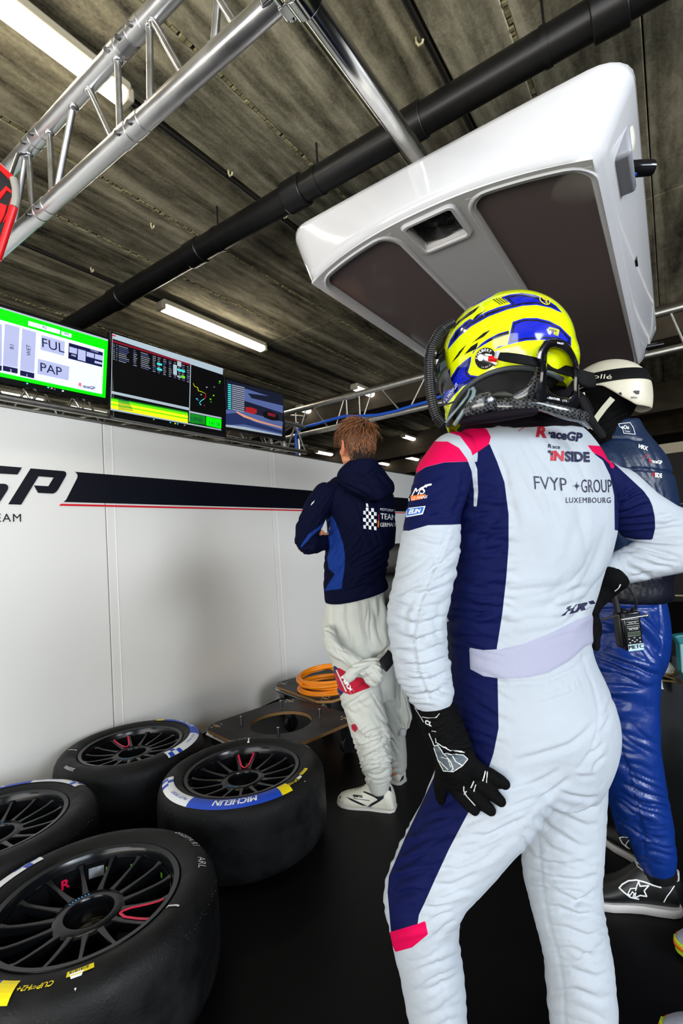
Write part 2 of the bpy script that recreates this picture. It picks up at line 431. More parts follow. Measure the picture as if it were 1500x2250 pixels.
# black drain pipe
pz = 3.42; pa = Pz(750, 367, pz); pipy = pa[1]
t = thing('drain_pipe', 'thick black pipe crossing the ceiling from wall to canopy', 'pipe', (-1, pipy, pz))
M_pipe = mat('black plastic pipe', rgb(17, 16, 16), .38, 0, .2, (8, 2, 2), .15, 30)
obj('pipe', MB().cyl((-7.5, pipy, pz), (3.5, pipy, pz), .078, seg=40), M_pipe, t)
for px_ in (650, 430, 1340, 905, 260):
    x = Py(px_, 367 - (px_-750)*.57, pipy)[0]
    r_ = .094 if px_ in (650, 1340) else .088
    obj('coupling', MB().cyl((x - .07, pipy, pz), (x + .07, pipy, pz), r_, seg=40), M_pipe, t, bevel=.006)
for px_ in (700, 480, 1200):
    x = Py(px_, 367 - (px_-750)*.57, pipy)[0]
    g = MB().cyl((x, pipy, pz + .07), (x, pipy, ZC + .01), .006, seg=8); g.cyl((x - .015, pipy, pz), (x + .015, pipy, pz), .083, seg=40)
    obj('pipe_hanger', g, M_pipe, t)

# ================================================================== NEAR TRUSS
TY = .733; ZL, ZU = 2.35, 2.60
def x_on(px, py, y=TY): return Py(px, py, y)[0]
t = thing('lighting_truss', 'scuffed silver ladder truss crossing the top left corner, nearest the camera', 'truss', (-1.2, TY, ZL))
obj('lower_chord', MB().cyl((-3.4, TY, ZL), (.8, TY, ZL), .025, seg=32), M_alu, t)
obj('upper_chord', MB().cyl((-3.4, TY, ZU), (.8, TY, ZU), .025, seg=32), M_alu, t)
br = [((328, 40), (328, 195)), ((335, 35), (403, 125)), ((258, 122), (262, 265)), ((195, 192), (248, 282)), ((162, 235), (122, 408)), ((108, 292), (114, 415)), ((64, 350), (70, 455)), ((58, 356), (28, 505)), ((496, -5), (466, 60)), ((440, -60), (520, 20))]
for a, b_ in br:
    xa, xb = x_on(*a), x_on(*b_)
    g = MB().cyl((xa, TY, ZU - .015), (xb, TY, ZL + .015), .009, seg=14)
    g.ball((xa, TY, ZU - .026), (.014, .014, .008)); g.ball((xb, TY, ZL + .026), (.014, .014, .008))
    obj('brace', g, M_alu, t)
for (px_, py_, z) in [(293, 82, ZU), (268, 112, ZU), (292, 290, ZL), (80, 322, ZU), (92, 486, ZL)]:
    x = x_on(px_, py_)
    g = MB()
    for dx in (-.026, .026): g.cyl((x + dx - .022, TY, z), (x + dx + .022, TY, z), .0268, seg=32)
    cpl = obj('coupling_sleeve', g, M_alu, t, bevel=.001)
    for dx in (-.026, .026):
        b2 = MB(); b2.cyl((x + dx, TY - .024, z - .012), (x + dx, TY - .033, z - .015), .006, seg=10)
        obj('coupling_bolt', b2, M_steel, cpl)
# cross tube with clamp, carrying the canopy
t = thing('cross_tube', 'single polished tube running from the near truss to the white canopy', 'tube', (-.52, .7, 2.3))
XT = Pz(745, 100, 2.305)[0]
obj('tube', MB().cyl((XT, .66, 2.305), (XT, 2.95, 2.305), .025, seg=32), M_chr if False else mat('polished aluminium', (.66, .66, .64), .16, 1.0, .12, (20, 20, 20)), t)
g = MB(); g.cyl((XT - .022, .735, 2.35), (XT + .022, .735, 2.35), .034, seg=28); g.cyl((XT, .70, 2.305), (XT, .745, 2.305), .034, seg=28)
g.cyl((XT - .05, .70, 2.325), (XT - .05, .76, 2.325), .012, seg=12); g.box((XT - .035, .735, 2.325), (.05, .03, .03)); g.cyl((XT - .065, .69, 2.32), (XT - .065, .70, 2.31), .018, seg=6)
obj('clamp', g, M_chr, t, bevel=.002)

# red framed sign hanging from the truss at the left edge
M_red = mat('bright red frame', rgb(238, 18, 26), .35)
dR = 1.50
t = thing('red_sign', 'black and red framed sign at the left edge, hung on the near truss', 'sign', P(0, 470, dR))
def zq(x, y): return (x*200/1500., 330 + y*270/2025.)
def bar(pts, r, m, name, par, d=dR, flat=1): obj(name, MB().tube([P(*p, d) for p in pts], r, 10, flat=flat), m, par)
fr = [zq(-450, -130), zq(0, 275), zq(215, 480)]; bar(fr, .009, M_red, 'frame', t)
bar([zq(235, 940), zq(60, 1500), zq(-40, 1800)], .011, M_red, 'frame', t)
bar([zq(225, 470), zq(262, 640), zq(262, 800), zq(232, 930)], .011, mat('grey corner bracket', rgb(170, 165, 155), .4), 'corner_bracket', t, dR - .004)
plg = [P(*zq(*q), dR + .012) for q in [(-450, -100), (0, 300), (190, 500), (200, 900), (20, 1450), (-450, 2300)]]
g = MB(); n0 = len(plg); off = CF*.02
g.add(plg + [p + off for p in plg], [tuple(range(n0)), tuple(range(n0, 2*n0))[::-1]] + [(i, (i+1) % n0, (i+1) % n0 + n0, i + n0) for i in range(n0)])
obj('sign_board', g, M_blk, t, smooth=False)
g = MB()
for poly in [[(-80, 780), (100, 585), (185, 660), (185, 705), (110, 660), (0, 800), (-80, 860)], [(-80, 870), (0, 870), (110, 910), (60, 1080), (0, 1190), (-80, 1230)], [(120, 1020), (180, 780), (195, 800), (150, 1010), (60, 1190), (50, 1180)]]:
    A = [P(*zq(*q), dR + .008) for q in poly]; n0 = len(A); g.add(A + [p + CF*.006 for p in A], [tuple(range(n0)), tuple(range(n0, 2*n0))[::-1]] + [(i, (i+1) % n0, (i+1) % n0 + n0, i + n0) for i in range(n0)])
obj('red_emblem', g, M_red, t, smooth=False)
obj('sign_hanger', MB().tube([P(*zq(150, 480), dR + .01), (P(*zq(60, 250), dR + .01) + np.array([-1.60, TY, ZU]) )/2, (-1.62, TY, ZU - .02)], .006, 8), M_steel, t)

# ================================================================== WHITE CANOPY (overhead unit)
zb, zt2 = 2.05, 2.245
c1 = Pz(670, 625, zb); c2 = Pz(1300, 345, zb); c3 = Pz(1420, 805, zb)
X0, X1 = c1[0], (c2[0] + c3[0])/2; Y0, Y1 = (c1[1] + c2[1])/2, c3[1]
d1 = Pz(612, 500, zt2); d2 = Pz(1398, 92, zt2)
T0, T1 = d1[0], d2[0]; TY0 = (d1[1] + d2[1])/2; TY1 = Y1 + .06
t = thing('overhead_canopy', 'large glossy white canopy box hanging over the helmeted drivers', 'canopy', ((X0+X1)/2, (Y0+Y1)/2, zb))
def rr(x0, x1, y0, y1, r, z, n=7):
    out = []
    for (cx, cy, a0) in [(x1-r, y1-r, 0), (x0+r, y1-r, PI/2), (x0+r, y0+r, PI), (x1-r, y0+r, 3*PI/2)]:
        for i in range(n): a = a0 + PI/2*i/(n-1); out.append(np.array([cx + r*math.cos(a), cy + r*math.sin(a), z]))
    return out
def lerp(a, b, u): return a + (b - a)*u
XM, XH = (X0 + X1)/2, (X1 - X0)/2
def dens(L_, n=14):
    out = []
    for i in range(len(L_)):
        a, b_ = L_[i], L_[(i+1) % len(L_)]; m = n if i % 7 == 6 else 1
        for k in range(m): out.append(a + (b_ - a)*k/m)
    return out
def front(x): return -.098*max(0, 1 - abs((x - XM)/XH)**2.2)
def bulge(p, u):
    k = max(0, 1 - (p[1] - Y0)/.25) if p[1] > Y0 else 1
    return p + np.array([0, front(p[0])*(1 - u)*k, 0])
R = []
# outside shell from the rim of the underside up over the top
for (u, z, ins, r) in [(0, zb, .022, .045), (0, zb + .001, .016, .048), (.0, zb + .006, .012, .05), (.03, zb + .018, .003, .055), (.1, zb + .03, 0, .06), (.5, zb + .10, 0, .07), (.88, zt2 - .03, 0, .085), (.96, zt2 - .012, .004, .085), (1, zt2 - .003, .016, .08), (1, zt2, .035, .07)]:
    R.append([bulge(p, u) for p in dens(rr(lerp(X0, T0, u) + ins, lerp(X1, T1, u) - ins, lerp(Y0, TY0, u) + ins, lerp(Y1, TY1, u) - ins, r, z, 7))])
g = MB(); g.rings(R, cap=False); n0 = len(R[0]); g.f.append(tuple((len(R)-1)*n0 + j for j in range(n0)))
shell = obj('shell', g, M_white, t, ang=60)
# underside with three recesses: left glass, fan spine, right glass
def quadpx(ps, z): return [Pz(*p, z)[:2] for p in ps]
bw = .045
gl = (-.818, -.548); gr = (-.335, -.082)
ya, yb = 1.228, Y1 - bw - .01
def gw(p): return np.array(p, float) + np.array([0, front(p[0])*max(0, 1 - max(0, p[1] - 1.228)/.3), 0])
soff = MB()
def frame_plate(mb, x0, x1, y0, y1, holes, z, dep):
    """plate with rectangular rounded holes, each hole lined upward"""
    xs = sorted({x0, x1, *[h[0] for h in holes], *[h[1] for h in holes]}); ys_ = sorted({y0, y1, *[h[2] for h in holes], *[h[3] for h in holes]})
    for i in range(len(xs)-1):
        for j in range(len(ys_)-1):
            cx, cy = (xs[i]+xs[i+1])/2, (ys_[j]+ys_[j+1])/2
            if any(h[0] < cx < h[1] and h[2] < cy < h[3] for h in holes): continue
            mb.box((cx, cy, z + .004), (xs[i+1]-xs[i], ys_[j+1]-ys_[j], .008))
fx0, fx1 = -.498, -.384; fy0, fy1 = 1.135, 1.258
holes = [(gl[0], gl[1], ya, yb), (gr[0], gr[1], ya, yb), (fx0, fx1, fy0, fy1)]
frame_plate(soff, X0 + .017, X1 - .017, 1.20, Y1 - .018, [(gl[0], gl[1], 1.20, yb), (gr[0], gr[1], 1.20, yb), (fx0, fx1, 1.20, fy1)], zb, .02)
cuts = sorted(set([X0 + .017 + (X1 - X0 - .034)*i/36 for i in range(37)] + [gl[0], gl[1], gr[0], gr[1], fx0, fx1]))
for xa, xb in zip(cuts[:-1], cuts[1:]):
    xc = (xa+xb)/2; g_ = gl[0] < xc < gl[1] or gr[0] < xc < gr[1]
    yf = lambda x: Y0 + front(x) + .019
    ye = (lambda x: ya + front(x) + .004) if g_ else ((lambda x: fy0) if fx0 < xc < fx1 else (lambda x: 1.20))
    if ye(xc) > yf(xc): soff.prism([(xa, yf(xa)), (xb, yf(xb)), (xb, max(ye(xb), yf(xb))), (xa, max(ye(xa), yf(xa)))], (0, 0, zb), (1, 0, 0), (0, 1, 0), (0, 0, .008))
obj('underside', soff, M_white, t, smooth=False)
M_glass = mat('dark tinted panel', rgb(116, 104, 104), .07, coat=.3)
for i, h in enumerate(holes[:2]):
    lip = MB()
    def rrl(e, z): return [gw(p) for p in dens(rr(h[0] - e, h[1] + e, h[2] - e, h[3] + e, .045 + e, z), 8)]
    lip.rings([rrl(.016, zb + .0005), rrl(.012, zb - .004), rrl(.006, zb - .0035), rrl(-.002, zb + .002), rrl(-.004, zb + .014)], cap=False)
    # corner webs so the opening is round-cornered
    gp = obj('glass_panel', MB().rings([[gw(p) for p in dens(rr(h[0] - .008, h[1] + .008, h[2] - .008, h[3] + .008, .05, zz), 8)] for zz in (zb + .009, zb + .016)]), M_glass, t)
    gp['label'] = 'dark tinted glass panel'
    web = MB()
    for (cx, cy, a0) in [(h[1]-.05, h[3]-.05, 0), (h[0]+.05, h[3]-.05, PI/2), (h[0]+.05, h[2]+.05, PI), (h[1]-.05, h[2]+.05, 3*PI/2)]:
        corner = np.array([cx + .056*(1 if math.cos(a0+.1) > 0 and a0 in (0, 3*PI/2) else -1), cy + .056*(1 if a0 in (0, PI/2) else -1)])
        arc = [(cx + .05*math.cos(a0 + PI/2*k/8), cy + .05*math.sin(a0 + PI/2*k/8)) for k in range(9)]
        for k in range(8): web.prism([tuple(corner), arc[k], arc[k+1]], (0, 0, zb - .0005), (1, 0, 0), (0, 1, 0), (0, 0, .008))
    for v in web.v: lip.v.append(tuple(gw(v)))
    o0 = len(lip.v) - len(web.v); lip.f += [tuple(i_ + o0 for i_ in f) for f in web.f]
    obj('panel_surround', lip, M_white, t, ang=50)
# fan grille
fc = np.array([(fx0+fx1)/2, (fy0+fy1)/2, zb]); fr_ = (fx1-fx0)/2
lp = MB(); lp.rings([rr(fx0 - .018, fx1 + .018, fy0 - .018, fy1 + .018, .02, zb + .0005), rr(fx0 - .013, fx1 + .013, fy0 - .013, fy1 + .013, .018, zb - .007), rr(fx0 - .005, fx1 + .005, fy0 - .005, fy1 + .005, .012, zb - .007), rr(fx0, fx1, fy0, fy1, .008, zb + .02)], cap=False)
obj('fan_surround', lp, M_white, t, ang=50)
fan = obj('fan', MB().box(fc + (0, 0, .024), (fx1-fx0, fy1-fy0, .01)), M_blk, t, smooth=False)
g = MB()
for k in range(9):
    r_ = fr_*(.12 + .1*k); g.tube([fc + np.array([r_*math.cos(a), r_*math.sin(a), .010]) for a in np.linspace(0, 2*PI, 40)], .0012, 6)
for k in range(4):
    a = PI/4 + k*PI/2; g.cyl(fc + (0, 0, .0105), fc + np.array([fr_*1.3*math.cos(a), fr_*1.3*math.sin(a), .0105]), .0015, seg=6)
obj('fan_grille', g, mat('black wire', (.012, .012, .012), .3), fan)
g = MB()
for k in range(7):
    a = k*2*PI/7; g.prism([(.02, -.004), (fr_*.9, -.02), (fr_*.9, .02), (.02, .006)], fc + (0, 0, .014), (math.cos(a), math.sin(a), 0), (-math.sin(a), math.cos(a), .2), (0, 0, .002))
g.cyl(fc + (0, 0, .012), fc + (0, 0, .02), .028, seg=20); obj('fan_blades', g, mat('fan black', (.01, .01, .01), .4), fan, smooth=False)
# socket pocket on the right end, with cream plug cover and black connector
q1 = Px(1380, 290, T1 - .02); q2 = Px(1405, 370, T1)
yy = Pz(1375, 395, zb + .10)[1]
pk_ = Pz(1386, 335, zb + .11)
obj('socket_pocket', MB().box((pk_[0] - .022, pk_[1], pk_[2]), (.05, .17, .11)), mat('pocket grey', rgb(150, 152, 160), .4), t, bevel=.01)
sc = MB(); e0 = Pz(1380, 302, zb + .125)
sc.ball(e0, (.014, .024, .042)); sc.cyl(e0 + (-.004, 0, .035), e0 + (.01, 0, .046), .012, seg=14)
obj('plug_cover', sc, mat('cream plastic', rgb(214, 214, 196), .4), t)
e1 = Pz(1370, 372, zb + .085); e2 = e1 + CR*.072 + np.array([0, 0, .004])
con = obj('connector', MB().tube([e1, e1*.97 + e2*.03, e1*.94 + e2*.06, e2*.9 + e1*.1, e2], [.011, .0175, .019, .019, .0175], 20), M_gblk, t)
obj('connector_ring', MB().tube([e1 - (e2-e1)*.12, e1 + (e2-e1)*.02], [.012, .014], 18), M_chr, con)
obj('connector_bore', MB().cyl(e2, e2 + (e2-e1)*.012, .011, seg=16), M_chr, con)
obj('connector_band', MB().ball(e1*.7 + e2*.3 - np.array([0, 0, .017]), (.009, .009, .004)), M_bluep, con)
ex = Pz(1436, 608, zb + .075)
g = MB().box((X1 + .035, Y0 + .75, zb + .10), (.006, .05, .05)); obj('cut_out', g, M_blk, t, smooth=False)
g = MB().cyl((X1 + .01, Y1 - .10, zb + .07), (X1 + .10, Y1 - .10, zb + .065), .014, seg=16); g.cyl((X0 - .05, Y0 + .15, zb + .07), (X0 + .02, Y0 + .15, zb + .07), .012, seg=14)
obj('cable_gland', g, M_gblk, t)
g = MB()
for y in (Y0 + .45, Y1 - .45): g.box((XT, y, zt2 + .018), (.06, .04, .04)); g.cyl((XT, y - .02, 2.305), (XT, y + .02, 2.305), .033, seg=24)
obj('mounting_clamp', g, M_alu2, t)

# ================================================================== SCREENS
MXX = -2.66
M_bez = mat('black screen bezel', (.004, .004, .005), .25)
def emis(name, c, s=1.0): return mat(name, c, .3, emit=s)
E_white = emis('screen pale', rgb(200, 205, 235), .8); E_green = emis('screen green', rgb(0, 225, 0), .95); E_grey = emis('screen grey', rgb(158, 164, 200), .7)
E_navy = emis('screen navy', rgb(10, 16, 60), .6); E_blk = emis('screen black', rgb(3, 3, 5), .3); E_red = emis('screen red', rgb(190, 20, 40), .8); E_silver = emis('screen silver', rgb(150, 165, 175), .7)
E_yel = emis('screen yellow', rgb(215, 225, 20), .9); E_lime = emis('screen lime', rgb(90, 200, 10), .9); E_teal = emis('screen teal', rgb(60, 190, 190), .8); E_blue = emis('screen track blue', rgb(26, 38, 78), .9)
E_dgreen = emis('screen dark green', rgb(10, 120, 25), .8); E_dim = emis('screen dim text', rgb(130, 135, 150), .7); E_slate = emis('screen slate', rgb(70, 84, 130), .8); E_sand = emis('screen kerb', rgb(190, 130, 100), .8); E_maroon = emis('screen maroon', rgb(110, 15, 35), .7); E_dblue = emis('screen dark scenery', rgb(18, 22, 40), .7); E_dred = emis('screen dark red car', rgb(150, 24, 30), .7)
def monitor(y0, y1, z0, z1, label, tilt=0):
    t = thing('monitor', label, 'screen', (MXX, (y0+y1)/2, z0), 'flat screens in a row on top of the wall')
    c = obj('casing', MB().box((MXX - .022, (y0+y1)/2, (z0+z1)/2), (.04, y1-y0, z1-z0)), M_bez, t, bevel=.004)
    obj('bracket', MB().box((MXX - .065, (y0+y1)/2, (z0+z1)/2 - .04), (.05, .12, .30)), M_blk, t, smooth=False)
    s = obj('display', MB().box((MXX - .001, (y0+y1)/2, (z0+z1)/2 + .006), (.004, y1-y0-.03, z1-z0-.045)), E_blk, t, smooth=False)
    return t, s
class Scr:
    def __init__(s, t): s.t = t; s.b = {}
    def mb(s, m): return s.b.setdefault(m.name, (MB(), m))[0]
    def poly(s, pts, m, lift=.003):
        A = [Px(p[0], p[1], MXX + lift) for p in pts]; V, F = polyfill([(a[1], a[2]) for a in A], 9)
        s.mb(m).add([(MXX + lift, v[0], v[1]) for v in V], F)
    def rect(s, a, b_, c, d, m, lift=.003):   # px: left-top, right-top, right-bottom, left-bottom
        s.poly([a, b_, c, d], m, lift)
    def text(s, txt, bl, hpx, m, lift=.006, rot=False, **k):
        o = Px(bl[0], bl[1], MXX); h = Px(bl[0], bl[1] - hpx, MXX)[2] - o[2]
        x = (0, 1, 0) if not rot else (0, 0, 1); y = (0, 0, 1) if not rot else (0, -1, 0)
        flat_text(s.mb(m), txt, o, x, y, h, (1, 0, 0), lift, **k)
    def done(s, names={}):
        for k, (b_, m) in s.b.items(): obj(names.get(k, 'picture_area'), b_, m, s.t, smooth=False, recalc=False)
def q6(x, y): return (x*260/1500., 640 + y*260/1500.)
z1t = Px(238, 741, MXX)[2]; z1b = Px(235, 886, MXX)[2]; y1r = Px(238, 741, MXX)[1]
t, s = monitor(y1r - .74, y1r, z1b, z1t, 'leftmost flat screen with green border reading FUL and PAP')
S = Scr(s)
S.poly([q6(-900, -90), q6(0, 215), q6(1368, 632), q6(1335, 1352), q6(0, 1080), q6(-900, 880)], E_green)
S.poly([q6(-900, 80), q6(0, 360), q6(1320, 738), q6(1292, 1305), q6(0, 1028), q6(-900, 850)], E_white, .0036)
S.poly([q6(-900, -110), q6(0, 195), q6(1368, 610), q6(1368, 632), q6(0, 215), q6(-900, -90)], E_silver, .0036)
for (a, b_, c, d, n_) in [(-120, 25, 20, -125, '3'), (62, 248, 222, 36, '2'), (282, 458, 432, 254, '1')]:
    yt = {'3': 375, '2': 410, '1': 470}[n_]; 
    S.poly([q6(a, yt), q6(b_, yt + 50), q6(c, yt + 560), q6(d, yt + 525)], E_grey, .0042)
    S.poly([q6(d + 2, yt + 530), q6(c + 3, yt + 570), q6(c, yt + 635), q6(d, yt + 595)], E_navy, .0046)
    S.text(n_, q6((c+d)/2 - 10, yt + 612), 6, E_white, .0052)
S.text('R1', q6(170, 740), 8, E_navy, .0052, rot=True); S.text('WET', q6(382, 825), 8, E_navy, .0052, rot=True)
S.poly([q6(360, 375), q6(762, 492), q6(756, 545), q6(358, 432)], E_white, .0042); S.poly([q6(778, 505), q6(908, 542), q6(902, 590), q6(776, 552)], E_white, .0042)
S.text('R2', q6(538, 470), 5.5, E_navy, .0052); S.text('FM', q6(812, 553), 5.5, E_navy, .0052)
S.poly([q6(525, 553), q6(822, 638), q6(812, 820), q6(512, 738)], E_grey, .0042); S.text('FUL', q6(530, 708), 21, E_navy, .0052)
S.poly([q6(482, 855), q6(878, 955), q6(866, 1130), q6(474, 1045)], E_grey, .0042); S.text('PAP', q6(508, 1015), 20, E_navy, .0052)
S.poly([q6(872, 652), q6(1304, 775), q6(1294, 962), q6(864, 850)], E_navy, .0042)
for cell in [[(880, 700), (978, 728), (974, 800), (876, 772)], [(990, 730), (1088, 757), (1082, 892), (984, 866)], [(1100, 765), (1194, 790), (1190, 850), (1096, 824)], [(1204, 793), (1300, 818), (1296, 880), (1200, 855)], [(1200, 880), (1296, 905), (1294, 932), (1198, 908)]]:
    S.poly([q6(*c) for c in cell], E_grey, .0046)
S.text('ARB', q6(896, 820), 4, E_white, .0052); S.text('CAMBER', q6(1140, 758), 3.4, E_grey, .0052)
S.text('R', q6(988, 1205), 8.5, E_red, .0052, bold=.02, shear=.2); S.text('·aceGP', q6(1040, 1218), 7, E_navy, .0052, bold=.02, shear=.3)
for k, c in enumerate([(345, 1168, E_teal), (612, 1218, E_teal), (655, 1228, E_sand), (692, 1240, E_slate), (797, 1262, E_white)]):
    p = q6(c[0], c[1]); S.poly([(p[0]-2, p[1]-1.6), (p[0]+2, p[1]-1), (p[0]+2, p[1]+2), (p[0]-2, p[1]+1.4)], c[2], .0046)
S.done()
z2t = Px(490, 810, MXX)[2]; z2b = Px(240, 905, MXX)[2]; y2a = Px(240, 725, MXX)[1]; y2b = Px(490, 810, MXX)[1]
z2t = (z2t + Px(240, 725, MXX)[2])/2; z2b = (z2b + Px(490, 968, MXX)[2])/2
t, s = monitor(y2a + .006, y2b, z2b, z2t, 'middle flat screen, the largest, with a dark timing table')
S = Scr(s)
def q7(x, y): return (230 + x*410/1500., 700 + y*410/1500.)
S.poly([q7(60, 118), q7(952, 402), q7(948, 452), q7(60, 160)], E_silver, .0034)
S.poly([q7(60, 160), q7(64, 160), q7(52, 720), q7(46, 718)], E_silver, .0036)
S.poly([q7(60, 128), q7(88, 136), q7(88, 146), q7(60, 138)], E_red, .0042)
S.poly([q7(62, 172), q7(690, 365), q7(690, 380), q7(62, 188)], E_maroon, .0036)
random.seed(3)
for r_ in range(9):
    for (a, b_) in [(68, 82), (92, 104), (112, 200), (230, 262), (290, 372), (385, 412), (425, 452), (470, 496), (515, 540), (556, 578), (590, 612), (620, 645), (660, 682)]:
        y = 200 + r_*15; b2 = a + (b_ - a)*random.uniform(.6, 1)
        yy = lambda x: y + (x - 62)*.305
        S.poly([q7(a, yy(a)), q7(b2, yy(b2)), q7(b2, yy(b2) + 5), q7(a, yy(a) + 5)], E_dim if random.random() < .8 else E_slate, .0036)
for (x, y, w_, h_, m_) in [(583, 340, 32, 40, E_silver), (550, 368, 30, 80, E_silver), (583, 458, 30, 12, E_silver), (420, 352, 40, 16, E_teal), (420, 394, 40, 16, E_teal), (583, 400, 62, 16, E_teal), (615, 455, 30, 16, E_lime)]:
    S.poly([q7(x, y), q7(x + w_, y + w_*.3), q7(x + w_, y + w_*.3 + h_), q7(x, y + h_)], m_, .0044)
S.poly([q7(50, 580), q7(676, 716), q7(676, 738), q7(50, 602)], E_silver, .0036)
for k in range(9):
    m_ = [E_dgreen, E_lime, E_lime, E_yel, E_yel, E_lime, E_yel, E_yel, E_yel][k]; m_ = E_lime if k in (2, 5) else m_
    y = 632 + k*10
    S.poly([q7(50, y), q7(668, y + 118), q7(668, y + 128), q7(50, y + 10)], m_, .0036)
    S.poly([q7(108, y + 14), q7(190 + k*5, y + 26), q7(190 + k*5, y + 30), q7(108, y + 18)], E_navy, .0042)
S.poly([q7(46, 722), q7(936, 890), q7(936, 900), q7(46, 735)], E_silver, .0036)
S.poly([q7(688, 360), q7(694, 362), q7(682, 830), q7(676, 828)], E_silver, .0036)
S.poly([q7(682, 760), q7(810, 785), q7(808, 855), q7(680, 835)], E_dgreen, .0036); S.poly([q7(816, 787), q7(938, 812), q7(936, 885), q7(814, 858)], E_lime if False else E_green, .0036)
S.text('1:59:05', q7(690, 815), 8, E_navy, .0052); S.text('3:41:58', q7(832, 850), 8, E_navy, .0052)
S.poly([q7(682, 742), q7(938, 795), q7(938, 808), q7(682, 756)], E_silver, .0034)
tr = [(712, 520), (722, 545), (748, 555), (752, 580), (790, 592), (812, 605), (812, 630), (800, 645), (775, 660), (760, 680)]
for i in range(len(tr)-1):
    a, b_ = tr[i], tr[i+1]; S.poly([q7(a[0]-2, a[1]-2), q7(a[0]+2, a[1]+2), q7(b_[0]+2, b_[1]+2), q7(b_[0]-2, b_[1]-2)], E_yel if i < 5 else E_red if i < 7 else E_teal, .0038)
for (x, y, m_) in [(740, 645, E_teal), (750, 655, E_slate), (770, 690, E_teal), (850, 648, E_lime), (875, 618, E_lime), (925, 505, E_lime), (922, 520, E_dgreen), (775, 612, E_dim), (820, 552, E_dim), (880, 550, E_slate), (800, 700, E_maroon), (855, 670, E_dgreen)]:
    S.poly([q7(x-6, y-6), q7(x+6, y-3), q7(x+6, y+6), q7(x-6, y+3)], m_, .0042)
for (x, m_) in [(395, E_teal), (528, E_teal), (566, E_yel), (586, E_teal), (642, E_dim)]:
    y = 810 + (x - 395)*.19; S.poly([q7(x-5, y-5), q7(x+5, y-3), q7(x+5, y+6), q7(x-5, y+4)], m_, .004)
S.done()
y3a = y2b + .008; y3b = Px(622, 866, MXX)[1]; z3t = (Px(622, 866, MXX)[2] + Px(495, 828, MXX)[2])/2; z3b = (Px(622, 965, MXX)[2] + Px(495, 944, MXX)[2])/2
t, s = monitor(y3a, y3b, z3b, z3t, 'rightmost flat screen, the smallest, with a racing broadcast')
S = Scr(s)
S.poly([q7(975, 490), q7(1432, 612), q7(1424, 942), q7(972, 862)], E_dblue, .0032)
S.poly([q7(1120, 560), q7(1432, 660), q7(1432, 760), q7(1120, 660)], E_slate, .0036); S.poly([q7(1150, 600), q7(1432, 640), q7(1432, 700), q7(1180, 640)], E_dblue, .0038)
S.poly([q7(975, 730), q7(1120, 745), q7(1432, 830), q7(1424, 942), q7(972, 862)], E_slate, .0038)
S.poly([q7(974, 765), q7(1060, 758), q7(1200, 830), q7(1424, 900), q7(1424, 925), q7(1120, 850), q7(972, 855)], E_blue, .0042)
S.poly([q7(1060, 745), q7(1140, 782), q7(1240, 820), q7(1424, 872), q7(1424, 882), q7(1230, 832), q7(1120, 795), q7(1055, 755)], E_sand, .0046)
S.poly([q7(972, 852), q7(1120, 870), q7(1424, 935), q7(1424, 945), q7(972, 868)], E_silver, .0044)
for r_ in range(13):
    y = 530 + r_*16; S.poly([q7(1022, y), q7(1122, y + 22), q7(1122, y + 31), q7(1022, y + 9)], E_dim, .0046)
    S.poly([q7(990, y - 6), q7(1016, y), q7(1016, y + 9), q7(990, y + 3)], E_teal, .0046)
S.poly([q7(1130, 710), q7(1180, 715), q7(1222, 730), q7(1222, 760), q7(1190, 768), q7(1132, 748)], E_dred, .005); S.poly([q7(1270, 755), q7(1320, 740), q7(1400, 780), q7(1398, 822), q7(1340, 818), q7(1280, 795)], E_blk, .005); S.poly([q7(1310, 752), q7(1372, 770), q7(1370, 792), q7(1310, 778)], E_maroon, .0054)
S.done()

# ================================================================== BACK TRUSSES
def boxtruss(name, label, axis, u0, u1, a, b_, s_, r=.02, rb_=.007, pitch=.25, cat='truss', group=None, m=None):
    """axis 0 = along X at (y=a, z=b), axis 1 = along Y at (x=a, z=b); square section of side s"""
    m = m or M_alu2
    def pt(u, i, j):
        return (u, a + i*s_, b_ + j*s_) if axis == 0 else (a + i*s_, u, b_ + j*s_)
    t = thing(name, label, cat, pt((u0+u1)/2, .5, 0), group)
    for i in (0, 1):
        for j in (0, 1): obj('chord', MB().cyl(pt(u0, i, j), pt(u1, i, j), r, seg=16), m, t)
    n = max(2, int((u1-u0)/pitch)); d = (u1-u0)/n
    for k in range(n):
        for (p, q) in [((0, 0), (0, 1)), ((1, 0), (1, 1)), ((0, 0), (1, 0)), ((0, 1), (1, 1))]:
            g = MB().cyl(pt(u0 + k*d, *p), pt(u0 + (k+.5)*d, *q), rb_, seg=8); g.cyl(pt(u0 + (k+.5)*d, *q), pt(u0 + (k+1)*d, *p), rb_, seg=8)
            obj('brace', g, m, t)
    return t
boxtruss('wall_truss', 'golden-lit box truss running along the wall top behind the screens', 1, -.6, 3.55, -2.98, 2.10, .24)
ft = Px(640, 905, -3.0); fb = Px(640, 955, -3.0)
t = thing('far_truss', 'lit ladder truss running from the screens towards the canopy, blue cable on it', 'truss', (-1.5, ft[1], fb[2]))
fy = ft[1]
obj('chord', MB().cyl((-3.1, fy, ft[2]), (2.9, fy, ft[2]), .026, seg=16), M_alu2, t); obj('chord', MB().cyl((-3.1, fy, fb[2] - .02), (2.9, fy, fb[2] - .02), .026, seg=16), M_alu2, t)
